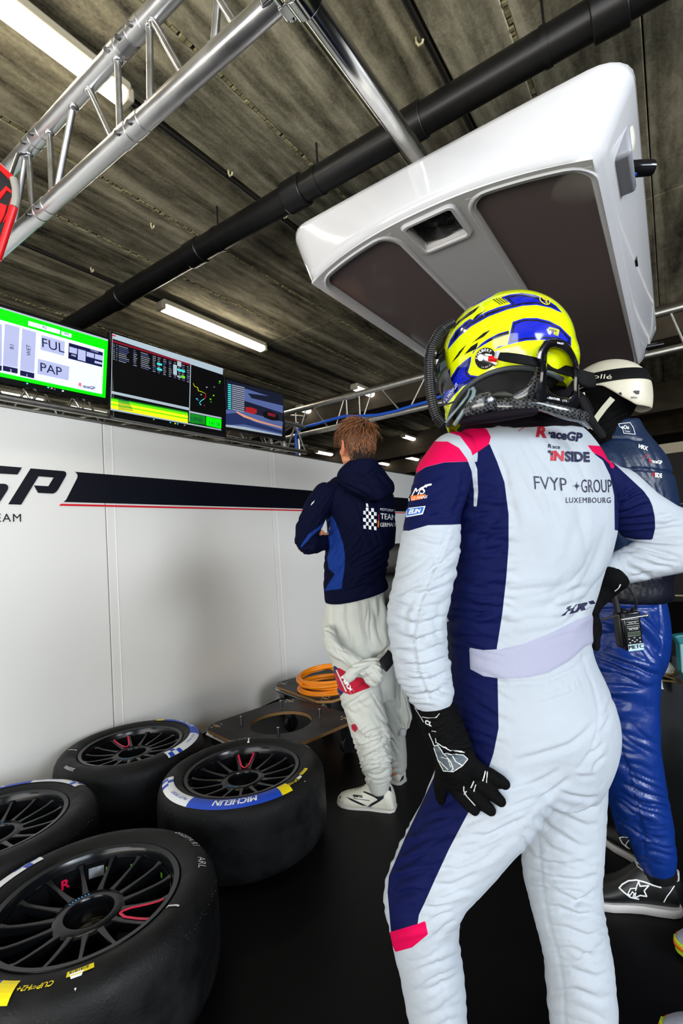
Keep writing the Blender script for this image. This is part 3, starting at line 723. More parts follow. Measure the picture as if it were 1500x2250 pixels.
for (a, b_) in [((649, 905), (650, 945)), ((673, 896), (655, 943)), ((686, 892), (722, 925)), ((756, 872), (736, 918)), ((760, 870), (762, 912)), ((788, 862), (790, 908)), ((817, 853), (794, 907)), ((835, 849), (880, 888)), ((935, 825), (897, 882)), ((958, 817), (990, 860)), ((1470, 680), (1500, 712)), ((1540, 660), (1508, 730))]:
    xa = Py(*a, fy)[0]; xb = Py(*b_, fy)[0]
    obj('brace', MB().cyl((xa, fy, ft[2]), (xb, fy, fb[2] - .02), .008, seg=10), M_alu2, t)
for px_ in (768,):
    x = Py(px_, 865, fy)[0]; obj('coupling_sleeve', MB().cyl((x - .06, fy, ft[2]), (x + .06, fy, ft[2]), .03, seg=18), M_alu2, t)
# upright posts where the trusses meet
for (px_, lb) in [(656, 'slim upright post carrying the far truss, blue cable beside it'), (624, 'upright post just left of the blue cable, in shadow'), (596, 'upright post behind the wall below the smallest screen')]:
    x = Py(px_, 980, fy + .03)[0]
    t = thing('truss_post', lb, 'post', (x, fy + .03, 0), 'posts under the far truss')
    obj('post', MB().cyl((x, fy + .03, 0), (x, fy + .03, fb[2] + .12), .022, seg=16), M_alu2, t)
    obj('foot_plate', MB().box((x, fy + .03, .006), (.07, .07, .012)), M_alu2, t, bevel=.002)
g = MB(); x = Py(656, 980, fy)[0]
for (p, q) in [((630, 975), (675, 980)), ((600, 990), (650, 992)), ((640, 955), (662, 962)), ((575, 982), (640, 965)), ((625, 912), (672, 916))]:
    A = Py(*p, fy + .06); B = Py(*q, fy + .06); g.cyl(A, B, .014, seg=12)
tag(obj('scaffold_couplers', g, M_alu2), 'short clamped tubes at the corner where the far truss meets the wall truss', 'clamp')
bc = [(651, 1010, .00), (650, 985, 0), (649, 960, 0), (653, 945, 0), (670, 938, -.01), (700, 930, -.02), (735, 920, -.02), (760, 914, -.02), (790, 914, -.02), (830, 912, -.02), (870, 903, -.02), (905, 892, -.02), (935, 884, -.02), (975, 868, -.02), (1040, 850, -.02)]
pts = [Py(a, b_, fy - .045 + c) for a, b_, c in bc]; pts = [pts[0] + (0, 0, -.35)] + pts
tag(obj('blue_cable', MB().tube(pts, .013, 12), mat('blue hose', rgb(16, 80, 190), .35)), 'thick blue hose strapped along the far truss', 'hose')
# second truss deep in the background
# a cluttered black loudspeaker-like box behind the wall truss
g = MB().box((-3.45, 1.62, 2.02), (.35, .3, .26))
tt = thing('equipment_case', 'black case behind the wall truss under the green-edged screen', 'case', (-3.45, 1.62, 0)); obj('case_body', g, M_blk, tt, bevel=.02); obj('case_stand', MB().cyl((-3.45, 1.62, 0), (-3.45, 1.62, 1.9), .03, seg=12), M_blk, tt)
# ================================================================== WHEELS
M_tyre = None
def tyre_mat():
    m = mat('worn tyre rubber', (.0075, .0075, .008), .55, 0, .35, (14, 14, 14), .5, 160, rvar=.12, spec=.2)
    return m
M_tyre = tyre_mat()
M_marb = mat('picked-up rubber crumbs', (.035, .036, .038), .6, 0, .5, (60, 60, 60), 1.0, 200)
M_rim = mat('satin black wheel', (.004, .0045, .0055), .20, 0, .1, (5, 5, 5), spec=.35)
M_barrel = mat('gloss black barrel', (.006, .006, .007), .10, coat=.5)
M_hub = mat('machined hub', (.42, .40, .36), .22, 1.0, .2, (60, 60, 60))
TR = .356
PROF = [(.246, .276), (.252, .292), (.268, .301), (.29, .306), (.31, .304), (.326, .296), (.340, .281), (.350, .258), (.355, .225), (.356, .155), (.355, .085), (.350, .052), (.338, .026), (.31, .006), (.29, .002), (.255, .010), (.246, .03)]
def band_h(r):
    pts = [p for p in PROF[:8]]
    for i in range(len(pts)-1):
        if pts[i][0] <= r <= pts[i+1][0]:
            u = (r - pts[i][0])/(pts[i+1][0]-pts[i][0]); return pts[i][1] + (pts[i+1][1]-pts[i][1])*u
    return .30
def make_wheel():
    t = thing('race_wheel', 'x', 'wheel', (0, 0, 0), 'slick tyres lying flat in a group by the wall')
    g = MB(); fine = []
    for i in range(len(PROF)):
        a, b_ = PROF[i], PROF[(i+1) % len(PROF)]; fine.append(a); fine.append(((a[0]+b_[0])/2 + (.0006 if i < len(PROF)-1 else 0), (a[1]+b_[1])/2))
    g.lathe(fine, 120); ty = obj('tyre', g, M_tyre, t, ang=70)
    # shoulder with crumbs of rubber
    g = MB(); rng = random.Random(5)
    for k in range(900):
        a = rng.uniform(0, 2*PI); u = rng.gauss(.5, .22); r_ = .334 + .018*u; h = .287 - .03*u
        p = np.array([r_*math.cos(a), r_*math.sin(a), h]); s_ = rng.uniform(.0008, .0026)
        d = nrm([math.cos(a), math.sin(a), .8]); x_, y_, z_ = frame(d)
        g.add([p - x_*s_, p + y_*s_, p + x_*s_*1.3, p - y_*s_*.8, p + d*s_*.8], [(0, 1, 4), (1, 2, 4), (2, 3, 4), (3, 0, 4)])
    c = obj('rubber_crumbs', g, M_marb, ty, smooth=False, recalc=False); c['kind'] = 'stuff'
    g = MB(); g.lathe([(.2255, .278), (.231, .290), (.246, .293), (.250, .288), (.250, .276), (.240, .268), (.233, .262), (.227, .19), (.227, .05), (.235, .03), (.235, .02), (.222, .02), (.2205, .06), (.2205, .20)], 96)
    obj('rim', g, M_rim, t, ang=45)
    g = MB(); g.lathe([(.2203, .262), (.219, .20), (.205, .12), (.2, .03), (.199, .03), (.204, .12), (.218, .20), (.2195, .262)], 96); obj('barrel', g, M_barrel, t, ang=60)
    g = MB(); g.lathe([(.062, .245), (.066, .252), (.090, .252), (.096, .246), (.094, .225), (.064, .222)], 72); obj('hub_ring', g, M_rim, t, ang=50)
    g = MB(); g.lathe([(.0655, .251), (.064, .22), (.058, .19), (.047, .165), (.040, .160), (.040, .12), (.069, .12), (.0695, .249)], 60)
    hb = obj('hub_well', g, M_barrel, t, ang=60)
    g = MB(); g.lathe([(.040, .186), (.043, .194), (.050, .195), (.0565, .191), (.0585, .183), (.040, .170)], 48); obj('drive_ring', g, M_hub, hb, ang=50)
    # spokes
    base = None
    for k in range(15):
        if base is None:
            sp = MB(); R = []
            for (r_, w_, zt, zb_) in [(.086, .0125, .2515, .225), (.098, .0095, .2520, .222), (.13, .0072, .254, .226), (.17, .0062, .258, .234), (.20, .0062, .263, .242), (.213, .0085, .268, .245), (.222, .013, .270, .246)]:
                R.append([np.array([r_, -w_, zb_]), np.array([r_, w_, zb_]), np.array([r_, w_*.95, zt - .002]), np.array([r_, w_*.7, zt]), np.array([r_, -w_*.7, zt]), np.array([r_, -w_*.95, zt - .002])])
            sp.rings(R); base = obj('spoke', sp, M_rim, t, ang=35); o = base
        else:
            o = base.copy(); COL.objects.link(o)
        o.rotation_euler = (0, 0, 2*PI*k/15)
    g = MB()
    for k in range(10):
        a = 2*PI*k/10 + .1; g.cyl((.101*math.cos(a), .101*math.sin(a), .235), (.101*math.cos(a), .101*math.sin(a), .2425), .004, seg=8)
    obj('back_disc', MB().cyl((0, 0, .05), (0, 0, .055), .2, seg=48), M_blk, t)
    return t
def ring_text(mb, s, r, a0, h, lift=.0006, bold=0, shear=0, inward=False, space=1.0):
    V, F = text2d(s, bold=bold, shear=shear, space=space, maxe=.5); out = []
    for (x, y) in V:
        rr_ = r + (y*h if not inward else -y*h); a = a0 + (-x*h/r if not inward else x*h/r)
        out.append((rr_*math.cos(a), rr_*math.sin(a), band_h(rr_) + lift + .0016))
    mb.add(out, F)
def sector(mb, r0, r1, a0, a1, lift=.0004, nr=5, n=None):
    n = n or max(2, int(abs(a1-a0)/.04)); V = []; F = []
    for i in range(n+1):
        a = a0 + (a1-a0)*i/n
        for j in range(nr+1):
            r_ = r0 + (r1-r0)*j/nr; V.append((r_*math.cos(a), r_*math.sin(a), band_h(r_) + lift + .0016))
    for i in range(n):
        for j in range(nr): F.append((i*(nr+1)+j, (i+1)*(nr+1)+j, (i+1)*(nr+1)+j+1, i*(nr+1)+j+1))
    mb.add(V, F)
def wang(c, px, py, z=.303):
    p = Pz(px, py, z); return math.atan2(p[1]-c[1], p[0]-c[0]), math.hypot(p[0]-c[0], p[1]-c[1])
def dress(t, c, check=None, pale_side=1, pink=None, yellow=None, cup=None, tri=None, chalk=[], white_tick=None, rot=0):
    """printed bands, pink spoke accent and chalk marks for a wheel centred at c"""
    loc = lambda o: o
    ww, bb, yy, cc, pk, gn, cy = MB(), MB(), MB(), MB(), MB(), MB(), MB()
    if check is not None:
        a = check; s_ = -1 if pale_side < 0 else 1
        # white band: checker, PILOT SPORT, then blue band, then yellow tip. runs anticlockwise from a (seen from above)
        sector(ww, .286, .331, a, a + s_*.90)
        for (i, j) in [(0, 1), (1, 0), (2, 1)] if True else []:
            sector(bb, .286 + .0225*j, .286 + .0225*(j+1), a + s_*(.03 + .075*i), a + s_*(.03 + .075*(i+1)), .0008)
        sector(bb, .286, .331, a + s_*.86, a + s_*2.04, .0007)
        sector(yy, .286, .331, a + s_*2.03, a + s_*2.18, .0011)
        ring_text(bb, 'PILOT SPORT', .301, a + s_*(.80 if s_ > 0 else .28), .013, .0012)
        ring_text(ww, 'MICHELIN', .295, a + s_*(1.74 if s_ > 0 else .95), .026, .0014, bold=.06, shear=.2)
    if yellow: sector(yy, .286, .331, yellow[0], yellow[1], .0011)
    if cup is not None:
        ring_text(yy, 'CUP', .300, cup, .0125, .001, bold=.01, shear=.2); ring_text(yy, 'GT', .304, cup - .115, .007, .001, bold=.01); ring_text(yy, 'H2+', .300, cup - .15, .0125, .001, bold=.01, shear=.2)
        sector(yy, .288, .303, cup + .08, cup + .27, .0009)
        for k in range(11): sector(cc, .290, .297, cup + .1 + .013*k, cup + .1 + .013*k + (.004 + .004*(k % 3 == 0)), .0012, 1, 1)
    if tri is not None:
        r0, r1 = .298, .332; V = [(r0, tri), (r1, tri - .05), (r1, tri + .05)]; V = [(r1 if i == 0 else r0, a2) for i, a2 in enumerate([tri, tri - .05, tri + .05])]
        ww.add([(r_*math.cos(a2), r_*math.sin(a2), band_h(r_) + .0035) for r_, a2 in V], [(0, 1, 2)])
    o_black = cc
    ch = MB()
    for (s, r_, a, h, inw) in chalk: ring_text(ch, s, r_, a, h, .001, inward=inw, bold=-.004)
    if white_tick is not None:
        sector(ch, .262, .300, white_tick - .010, white_tick + .010, .001); sector(ch, .262, .268, white_tick - .02, white_tick + .02, .001)
    if pink is not None:
        a = pink; d = 2*PI/15
        pts = []
        for r_ in np.linspace(.214, .122, 7): pts.append((r_, a + (.0085)/r_))
        for u in np.linspace(0, 1, 9)[1:-1]: pts.append((.122 - .024*math.sin(PI*u), lerp(a + .0085/.122, a + d - .0085/.122, u)))
        for r_ in np.linspace(.122, .214, 7): pts.append((r_, a + d - .0085/r_))
        zz = lambda r_: np.interp(r_, [.086, .098, .13, .17, .2, .214], [.2515, .252, .254, .258, .263, .268]) + .0015
        pk.tube([(r_*math.cos(b_), r_*math.sin(b_), zz(r_)) for r_, b_ in pts], .0042, 8, flat=.35, up=np.array([0, 0, 1.0]))
        am = a + d/2; gn.ball((.205*math.cos(am), .205*math.sin(am), .215), (.007, .007, .012))
    for k in range(7): # blue inscription round the hub
        ac = (pink or 0) + 2.4 + k*.11; 
        cy.add([((.079 + dr)*math.cos(ac + da), (.079 + dr)*math.sin(ac + da), .2526) for dr, da in [(-.004, 0), (.004, 0), (.004, .05), (-.002, .06)]], [(0, 1, 2, 3)])
    lip = MB()
    for k, a in enumerate([.3, 1.0, 1.9, 2.6]):
        aa = (pink or 0) + a; lip.add([(.2185*math.cos(aa + u), .2185*math.sin(aa + u), z) for u, z in [(-.05, .232), (.05, .232), (.05, .25), (-.05, .25)]], [(0, 1, 2, 3)])
    for nm, b_, m_ in [('white_print', ww, M_wp), ('blue_print', bb, M_bluep), ('yellow_print', yy, M_yelp), ('barcode', cc, M_blk), ('pink_accent', pk, M_pinkp), ('valve_cap', gn, M_greenp), ('hub_inscription', cy, M_cyanp), ('chalk_writing', ch, M_wp)]:
        if b_.f:
            o = obj(nm, b_, m_, None, smooth=False, recalc=False); o.parent = t; o.location = (0, 0, 0)
C3 = np.array([-1.655, 1.545]); C2 = np.array([-2.395, 1.49]); C4 = np.array([-1.475, .765]); C5 = np.array([-2.205, .80])
w0 = make_wheel()
specs = []
wheels = []
for i, c in enumerate([C3, C2, C4, C5]):
    t = w0 if i == 0 else copytree(w0)
    t.location = (c[0], c[1], 0.0); wheels.append(t)
for t_, lb in zip(wheels, ['right wheel of the group, blue and white lettered band along its near side', 'back wheel against the wall, checkered print at its right side',
                 'nearest wheel at the bottom left, tyre with yellow cup print and white chalk writing', 'leftmost wheel, cut by the left edge, white and blue band along its far side']): t_['label'] = lb
def rotw(t, a):
    for ch in t.children:
        if ch.name.startswith('spoke'): ch.rotation_euler.z += a
a_chk = wang(C3, 357, 1712)[0]
p3 = wang(C3, 520, 1655)[0]; p3b = wang(C3, 563, 1655)[0]
dd = 2*PI/15
def setpink(t, mid):
    """turn the spokes so that a gap is centred at mid; returns the start angle"""
    st = mid - dd/2; rotw(t, st); return st
s3 = setpink(wheels[0], wang(C3, 540, 1665, .26)[0]); s2 = setpink(wheels[1], wang(C2, 258, 1617, .26)[0]); s4 = setpink(wheels[2], wang(C4, 285, 2000, .26)[0]); s5 = .4
rotw(wheels[3], s5)
dress(wheels[0], C3, check=a_chk, pink=s3, cup=wang(C3, 672, 1712)[0] - .02, tri=wang(C3, 687, 1716)[0], chalk=[('202SPAR1  VXX', .312, wang(C3, 552, 1618)[0] + .0, .012, True), ('CWR', .325, wang(C3, 668, 1645)[0], .012, True)], white_tick=wang(C3, 545, 1632)[0])
dress(wheels[1], C2, check=wang(C2, 380, 1664)[0], pink=s2, chalk=[('202SPAR1', .312, wang(C2, 158, 1692)[0] + .02, .014, False)], white_tick=wang(C2, 150, 1650)[0])
dress(wheels[2], C4, check=wang(C4, 55, 1880)[0] - .06, pink=s4, cup=wang(C4, 115, 2155)[0] + .02, tri=wang(C4, 165, 2165)[0], yellow=None, chalk=[('202SPA R1', .306, wang(C4, 383, 1832)[0], .021, False), ('ARL', .302, wang(C4, 412, 1893)[0], .023, False)], white_tick=wang(C4, 350, 1987)[0])
dress(wheels[3], C5, check=wang(C5, 136, 1742)[0], pink=None)
# small extras inside the nearest wheel
g = MB(); 
def barrel_patch(mb, c, px, py, w_, h_, z=.235, r_=.2175):
    # point on the barrel wall seen at (px,py)
    best = None
    for a in np.linspace(-PI, PI, 721):
        q, _ = projn([c[0] + r_*math.cos(a), c[1] + r_*math.sin(a), z]); d = abs(q[0]-px) + abs(q[1]-py)
        if best is None or d < best[0]: best = (d, a)
    a = best[1]; n = 6
    for i in range(n):
        u0, u1 = a + (-.5 + i/n)*w_/r_, a + (-.5 + (i+1)/n)*w_/r_
        mb.add([(r_*math.cos(u0), r_*math.sin(u0), z - h_/2), (r_*math.cos(u1), r_*math.sin(u1), z - h_/2), (r_*math.cos(u1), r_*math.sin(u1), z + h_/2), (r_*math.cos(u0), r_*math.sin(u0), z + h_/2)], [(0, 1, 2, 3)])
st = MB(); barrel_patch(st, C4, 212, 1870, .045, .032); o = obj('foil_sticker', st, mat('silver foil', (.45, .47, .50), .35, .3, .3, (60, 60, 60)), None, smooth=False, recalc=False); o.parent = wheels[2]
st = MB()
for (x, y) in [(235, 1868), (290, 1862), (340, 1885), (355, 1905)]: barrel_patch(st, C4, x, y, .010, .016)
o = obj('green_marks', st, mat('green chalk', rgb(110, 190, 30), .6), None, smooth=False, recalc=False); o.parent = wheels[2]
st = MB()
V, F = text2d('R', bold=.03); ra = wang(C4, 143, 1885, .235)[0]
for (x, y) in V: pass
best = min(np.linspace(-PI, PI, 721), key=lambda a: np.abs(projn([C4[0] + .216*math.cos(a), C4[1] + .216*math.sin(a), .235])[0] - (143, 1885)).sum())
st.add([(.216*math.cos(best - (x-.4)*.03/.216), .216*math.sin(best - (x-.4)*.03/.216), .222 + y*.028) for x, y in V], F)
o = obj('red_letter', st, M_pinkp, None, smooth=False, recalc=False); o.parent = wheels[2]

# ================================================================== DOLLIES
M_ply = mat('black film plywood', (.012, .0105, .0095), .5, 0, .25, (4, 4, 4), .1, 60, rvar=.1, spec=.2)
M_plye = mat('raw plywood edge', rgb(165, 125, 75), .7, 0, .25, (3, 3, 60))
M_cast = mat('black castor', (.01, .01, .012), .4)
def dolly(name_label, corners, z, group='wheel dollies'):
    """corners: four floor-plan corner points, anticlockwise"""
    cs = [np.array(c[:2], float) for c in corners]; ctr = sum(cs)/4
    ex = nrm(cs[1]-cs[0]); ey = np.array([-ex[1], ex[0]]); L_ = .68; ctr = ctr + np.array([-.015, .045])*('empty' in name_label)
    t = thing('wheel_dolly', name_label, 'dolly', (ctr[0], ctr[1], 0), group)
    hole = .185; N_ = 96; th = .018; ch = .07; H = L_/2
    def outer(a):
        c, s_ = math.cos(a), math.sin(a); k = min(H/max(abs(c), 1e-9), H/max(abs(s_), 1e-9), (2*H - ch)/(abs(c)+abs(s_)))
        return (k*c, k*s_)
    W = lambda p, zz: (ctr[0] + p[0]*ex[0] + p[1]*ey[0], ctr[1] + p[0]*ex[1] + p[1]*ey[1], zz)
    top, edge = MB(), MB()
    A = [2*PI*i/N_ for i in range(N_)]
    V = []
    for a in A: V += [W(outer(a), z), W((hole*math.cos(a), hole*math.sin(a)), z), W(outer(a), z - th), W((hole*math.cos(a), hole*math.sin(a)), z - th)]
    F1, F2 = [], []
    for i in range(N_):
        j = (i+1) % N_; F1 += [(4*i, 4*j, 4*j+1, 4*i+1), (4*i+2, 4*i+3, 4*j+3, 4*j+2)]; F2 += [(4*i, 4*i+2, 4*j+2, 4*j), (4*i+1, 4*j+1, 4*j+3, 4*i+3)]
    me_o = obj('deck', (V, F1 + F2), M_ply, t, smooth=False); me_o.data.materials.append(M_plye)
    for p_ in me_o.data.polygons:
        if abs(p_.normal.z) < .5: p_.material_index = 1
    for a in (0.9, 2.5, 4.0, 5.6):
        p = W((.235*math.cos(a), .235*math.sin(a)), 0)
        obj('locating_pin', MB().cyl((p[0], p[1], z), (p[0], p[1], z + .055), .0085, seg=14), M_steel, t, bevel=.001)
    for sx in (-1, 1):
        for sy in (-1, 1):
            p = (sx*(H - .065), sy*(H - .065)); q = W(p, 0); g = MB()
            g.cyl((q[0], q[1], .035), (q[0], q[1], .035), .001)
            ax = np.array([ex[0], ex[1], 0])*.014
            cst = obj('castor', MB().cyl(np.array([q[0], q[1], .05]) - ax, np.array([q[0], q[1], .05]) + ax, .05, seg=28), M_cast, t, bevel=.004)
            fk = MB(); fk.box((q[0], q[1], (z - th + .1)/2 + .0), (.05, .05, z - th - .1)); 
            for s_ in (-1, 1): fk.box(np.array([q[0], q[1], .08]) + ax*1.5*s_, (.006, .03, .08))
            obj('fork', fk, M_steel, cst, smooth=False)
            bt = MB()
            for dx, dy in ((-.032, -.0), (.032, 0), (0, .032), (0, -.032)):
                b2 = W((p[0] + dx, p[1] + dy), 0); bt.cyl((b2[0], b2[1], z), (b2[0], b2[1], z + .003), .007, seg=12)
            obj('bolt', bt, M_steel, t)
            h2 = W((p[0], p[1]), 0); obj('hand_slot', MB().tube([(h2[0] - .018*ex[0], h2[1] - .018*ex[1], z + .0006), (h2[0] + .018*ex[0], h2[1] + .018*ex[1], z + .0006)], .012, 12, flat=.04, up=np.array([0, 0, 1.])), mat('brass-coloured slot', rgb(165, 125, 40), .4), t)
    for s_ in (-1, 1):
        a, b_ = W((-H + .03, s_*(H - .03)), z - th - .022), W((H - .03, s_*(H - .03)), z - th - .022)
        obj('rail', MB().tube([a, b_], .022, 4, up=np.array([0, 0, 1.0])), M_alu2, t, smooth=False)
    return t, ctr, ex, ey
zd = .20
k1 = [Pz(450, 1600, zd), Pz(640, 1690, zd), Pz(760, 1585, zd), Pz(600, 1530, zd)]
t1, cd1, ex1, ey1 = dolly('empty wheel dolly with a round hole, behind the right wheel', k1, zd)
k2 = [Pz(598, 1500, zd), Pz(730, 1548, zd), Pz(860, 1500, zd), Pz(745, 1458, zd)]
t2, cd2, ex2, ey2 = dolly('wheel dolly carrying the coiled orange hose, beside the wall', k2, zd)
# orange hose coil
M_hose = mat('orange rubber hose', rgb(245, 140, 5), .38, 0, .08, (10, 10, 10))
hc = Pz(722, 1497, .25)[:2]
pts = []; rng = random.Random(2)
nt_ = 6.4
for k in range(int(nt_*44)):
    a = 2*PI*k/44 + 2.0; u = k/(nt_*44); turn = k/44
    r_ = .225 - .012*(turn % 3) + .006*math.sin(a*1.7 + turn)
    zz = zd + .013 + .019*min(turn, 4.4)*.85 + .007*math.sin(a*1.3 + turn*2)*(turn > .6) + .012*(turn > 3)*(1 + math.sin(a))
    pts.append((hc[0] + r_*math.cos(a) + .008*math.sin(turn*2.1), hc[1] + r_*math.sin(a), zz))
tag(obj('orange_hose', MB().tube(pts, .0115, 12), M_hose), 'coiled orange hose lying on the dolly beside the wall', 'hose')

# ================================================================== DARK THINGS DEEP IN THE GARAGE
M_dt = mat('dark stacked tyre', (.012, .011, .010), .5)
for k in range(4):
    c = Py(885, 1140, 4.6); 
    g = MB(); zc = .95 + .0*k
    cx, cy = c[0] - .12, 4.5 + .1
    g.lathe([(.23, -.14), (.30, -.145), (.335, -.12), (.345, -.06), (.345, .06), (.335, .12), (.30, .145), (.23, .14)], 48, (cx, cy, .15 + .30*k), (1, 0, 0), (0, 1, 0), (0, 0, 1))
    tag(obj('stacked_tyre', g, M_dt, ang=60), 'dark tyre in a stack between the two men, %s' % ['at the bottom', 'second from the floor', 'third from the floor', 'topmost'][k], 'tyre', 'dark tyres stacked behind the brown-haired man')
# grey partition end with banner far right
pb = Py(1418, 981, 9.0); pe = Py(1418, 1003, 9.0)
t = struct(obj('wall_far', MB().box((2.2, 9.06, pe[2]/2), (6.0, .06, pe[2])), M_darkwall, smooth=False))
tag(obj('wall_header', MB().box((2.2, 9.03, (pb[2]+pe[2])/2), (6.0, .06, pb[2]-pe[2])), mat('cream header board', rgb(205, 190, 160), .5)), 'cream header board along the top of the dark far wall at right', 'board')
# black racing car parts at the right edge
dc = 3.0
M_carb = mat('black bodywork', (.008, .008, .010), .2, coat=.4); M_cw = mat('off-white bodywork', rgb(196, 196, 190), .3, coat=.3)
t = thing('racing_car', 'dark racing car with a white curved panel, at the right edge behind the blue trousers', 'car', P(1500, 1480, dc) * [1, 1, 0])
def slab(pts, d, th, m, name, par, bevel=0):
    A = [P(p[0], p[1], d) for p in pts]; n = len(A); g = MB().add(A + [a + CF*th for a in A], [tuple(range(n)), tuple(range(n, 2*n))[::-1]] + [(i, (i+1) % n, (i+1) % n + n, i + n) for i in range(n)])
    return obj(name, g, m, par, smooth=False, bevel=bevel)
def zr(x, y): return (1380 + x*120/964., 1280 + y*280/2250.)
slab([(1400, 1380), zr(590, 780), zr(735, 1170), (1500, 1440), (1640, 1450), (1640, 1740), (1400, 1740)], dc + .05, .5, M_carb, 'body', t, .03)
g = MB(); R = []
for i, (x0, x1, y) in enumerate([(535, 545, 1270), (500, 640, 1330), (440, 740, 1410), (380, 800, 1480), (330, 845, 1545), (325, 780, 1590), (340, 600, 1640)]):
    a, b_ = P(*zr(x0, y), dc), P(*zr(x1, y), dc); c = (a+b_)/2; hw = np.linalg.norm(b_-a)/2; dv = nrm(b_-a)
    R.append([c + dv*hw*math.cos(th) - CF*.05*max(.2, hw/.1)*math.sin(th) for th in np.linspace(0, 2*PI, 20)[:-1]])
g.rings(R); obj('white_nose_panel', g, M_cw, t, ang=80)
slab([zr(515, 1425), zr(600, 1415), zr(640, 1560), zr(560, 1600)], dc - .07, .02, M_blk, 'mirror', t)
slab([zr(510, 1540), zr(560, 1545), zr(590, 1700), zr(610, 1850), zr(630, 1885), zr(570, 1880), zr(545, 1700)], dc - .09, .015, M_cw, 'bracket_arm', t)
g = MB(); g.cyl(P(*zr(578, 1625), dc - .10), P(*zr(578, 1625), dc - .07), .012, seg=18); g.ball(P(*zr(475, 1680), dc - .08), .018); obj('pivot', g, M_steel, t)
for (a, b_) in [((600, 1610), (850, 1635)), ((610, 1640), (910, 1730)), ((600, 1730), (930, 1765)), ((780, 1580), (960, 1610))]:
    obj('wishbone', MB().cyl(P(*zr(*a), dc - .08), P(*zr(*b_), dc - .02), .006, seg=10), mat('gold tube', rgb(170, 140, 90), .3, .8), t)  # tubes share one even gold-brown colour
pl = P(*zr(640, 1190), dc + .03); u_ = nrm(P(*zr(560, 880), dc + .03) - pl); v_ = np.cross(np.cross(CF, u_), -CF); v_ = nrm(np.cross(u_, CF)) * 1
hC = .035; g = MB(); V, F = text2d('CHAMP', bold=.01, shear=.3); v_ = -nrm(np.cross(u_, -CF))
if v_ @ CR > 0: v_ = -v_
g.add([pl + u_*p[0]*hC + v_*p[1]*hC - CF*.004 for p in V], F); obj('car_lettering', g, mat('grey lettering', rgb(170, 175, 180), .5), t, smooth=False, recalc=False)
obj('trim_line', MB().cyl(P(*zr(590, 780), dc + .04), P(*zr(735, 1170), dc + .04), .003, seg=8), M_grayp, t)
M_teal = mat('teal panel', rgb(30, 110, 120), .5)
slab([zr(810, 950), zr(900, 930), (1540, 1390), (1540, 1560), zr(940, 1560), zr(915, 1100)], dc - .1, .05, M_teal, 'teal_cover', t, .01)
slab([zr(920, 1090), (1540, 1420), (1540, 1500), zr(950, 1590)], dc - .12, .01, mat('pale teal', rgb(120, 175, 180), .5), 'pale_teal_patch', t, .002)
pl = P(1433, 1271, 3.4); tag(obj('round_disc', MB().ball(pl, (.045, .02, .052)), mat('cream disc', rgb(140, 130, 105), .5)), 'dim cream round disc in the dark under the white sleeve', 'disc')  # pale round shape, modelled as a plain disc
g = MB(); g.cyl(P(1452, 1308, 3.2), P(1700, 1312, 3.2), .006, seg=10)
tag(obj('barrier_rope', g, mat('beige rope', rgb(120, 105, 75), .8)), 'thin beige rope in the dark to the right of the navy jacket hem', 'rope')
g = MB(); g.cyl(P(1440, 1112, 4.4), P(1600, 1098, 4.4), .006, seg=8)
tag(obj('thin_cable', g, mat('grey cable', rgb(90, 90, 90), .6)), 'thin grey cable in the dark beside the puffer jacket', 'cable')
# ================================================================== FIGURE TOOLS
def pnoise(X, Y, Z, seed=0):
    xi, yi, zi = np.floor(X).astype(np.int64), np.floor(Y).astype(np.int64), np.floor(Z).astype(np.int64)
    xf, yf, zf = X - xi, Y - yi, Z - zi
    f = lambda t: t*t*t*(t*(t*6 - 15) + 10)
    u, v, w_ = f(xf), f(yf), f(zf)
    def g(dx, dy, dz):
        h = ((xi+dx)*374761393 + (yi+dy)*668265263 + (zi+dz)*2147483647 + seed*974634777) & 0xffffffff
        h = ((h ^ (h >> 13))*1274126177) & 0xffffffff; h = h ^ (h >> 16)
        a = (h & 1023)/1023.0*2*PI; b_ = ((h >> 10) & 1023)/1023.0*2 - 1
        r_ = np.sqrt(1 - b_*b_)
        return r_*np.cos(a)*(xf-dx) + r_*np.sin(a)*(yf-dy) + b_*(zf-dz)
    L = lambda a, b_, t: a + (b_-a)*t
    return 1.3*L(L(L(g(0,0,0), g(1,0,0), u), L(g(0,1,0), g(1,1,0), u), v), L(L(g(0,0,1), g(1,0,1), u), L(g(0,1,1), g(1,1,1), u), v), w_)
def fuse(mb, voxel, smooth=6):
    me = bpy.data.meshes.new('f'); me.from_pydata(mb.v, [], mb.f); me.update(); fixnormals(me)
    o = bpy.data.objects.new('f', me); COL.objects.link(o)
    md = o.modifiers.new('r', 'REMESH'); md.mode = 'VOXEL'; md.voxel_size = voxel
    dg = bpy.context.evaluated_depsgraph_get(); dg.update()
    m2 = bpy.data.meshes.new_from_object(o.evaluated_get(dg))
    bpy.data.objects.remove(o); bpy.data.meshes.remove(me)
    n = len(m2.vertices); V = np.empty(n*3); m2.vertices.foreach_get('co', V); V = V.reshape(-1, 3)
    E = np.empty(len(m2.edges)*2, int); m2.edges.foreach_get('vertices', E); E = E.reshape(-1, 2)
    b = Body(m2, V, E); b.smooth(smooth); return b
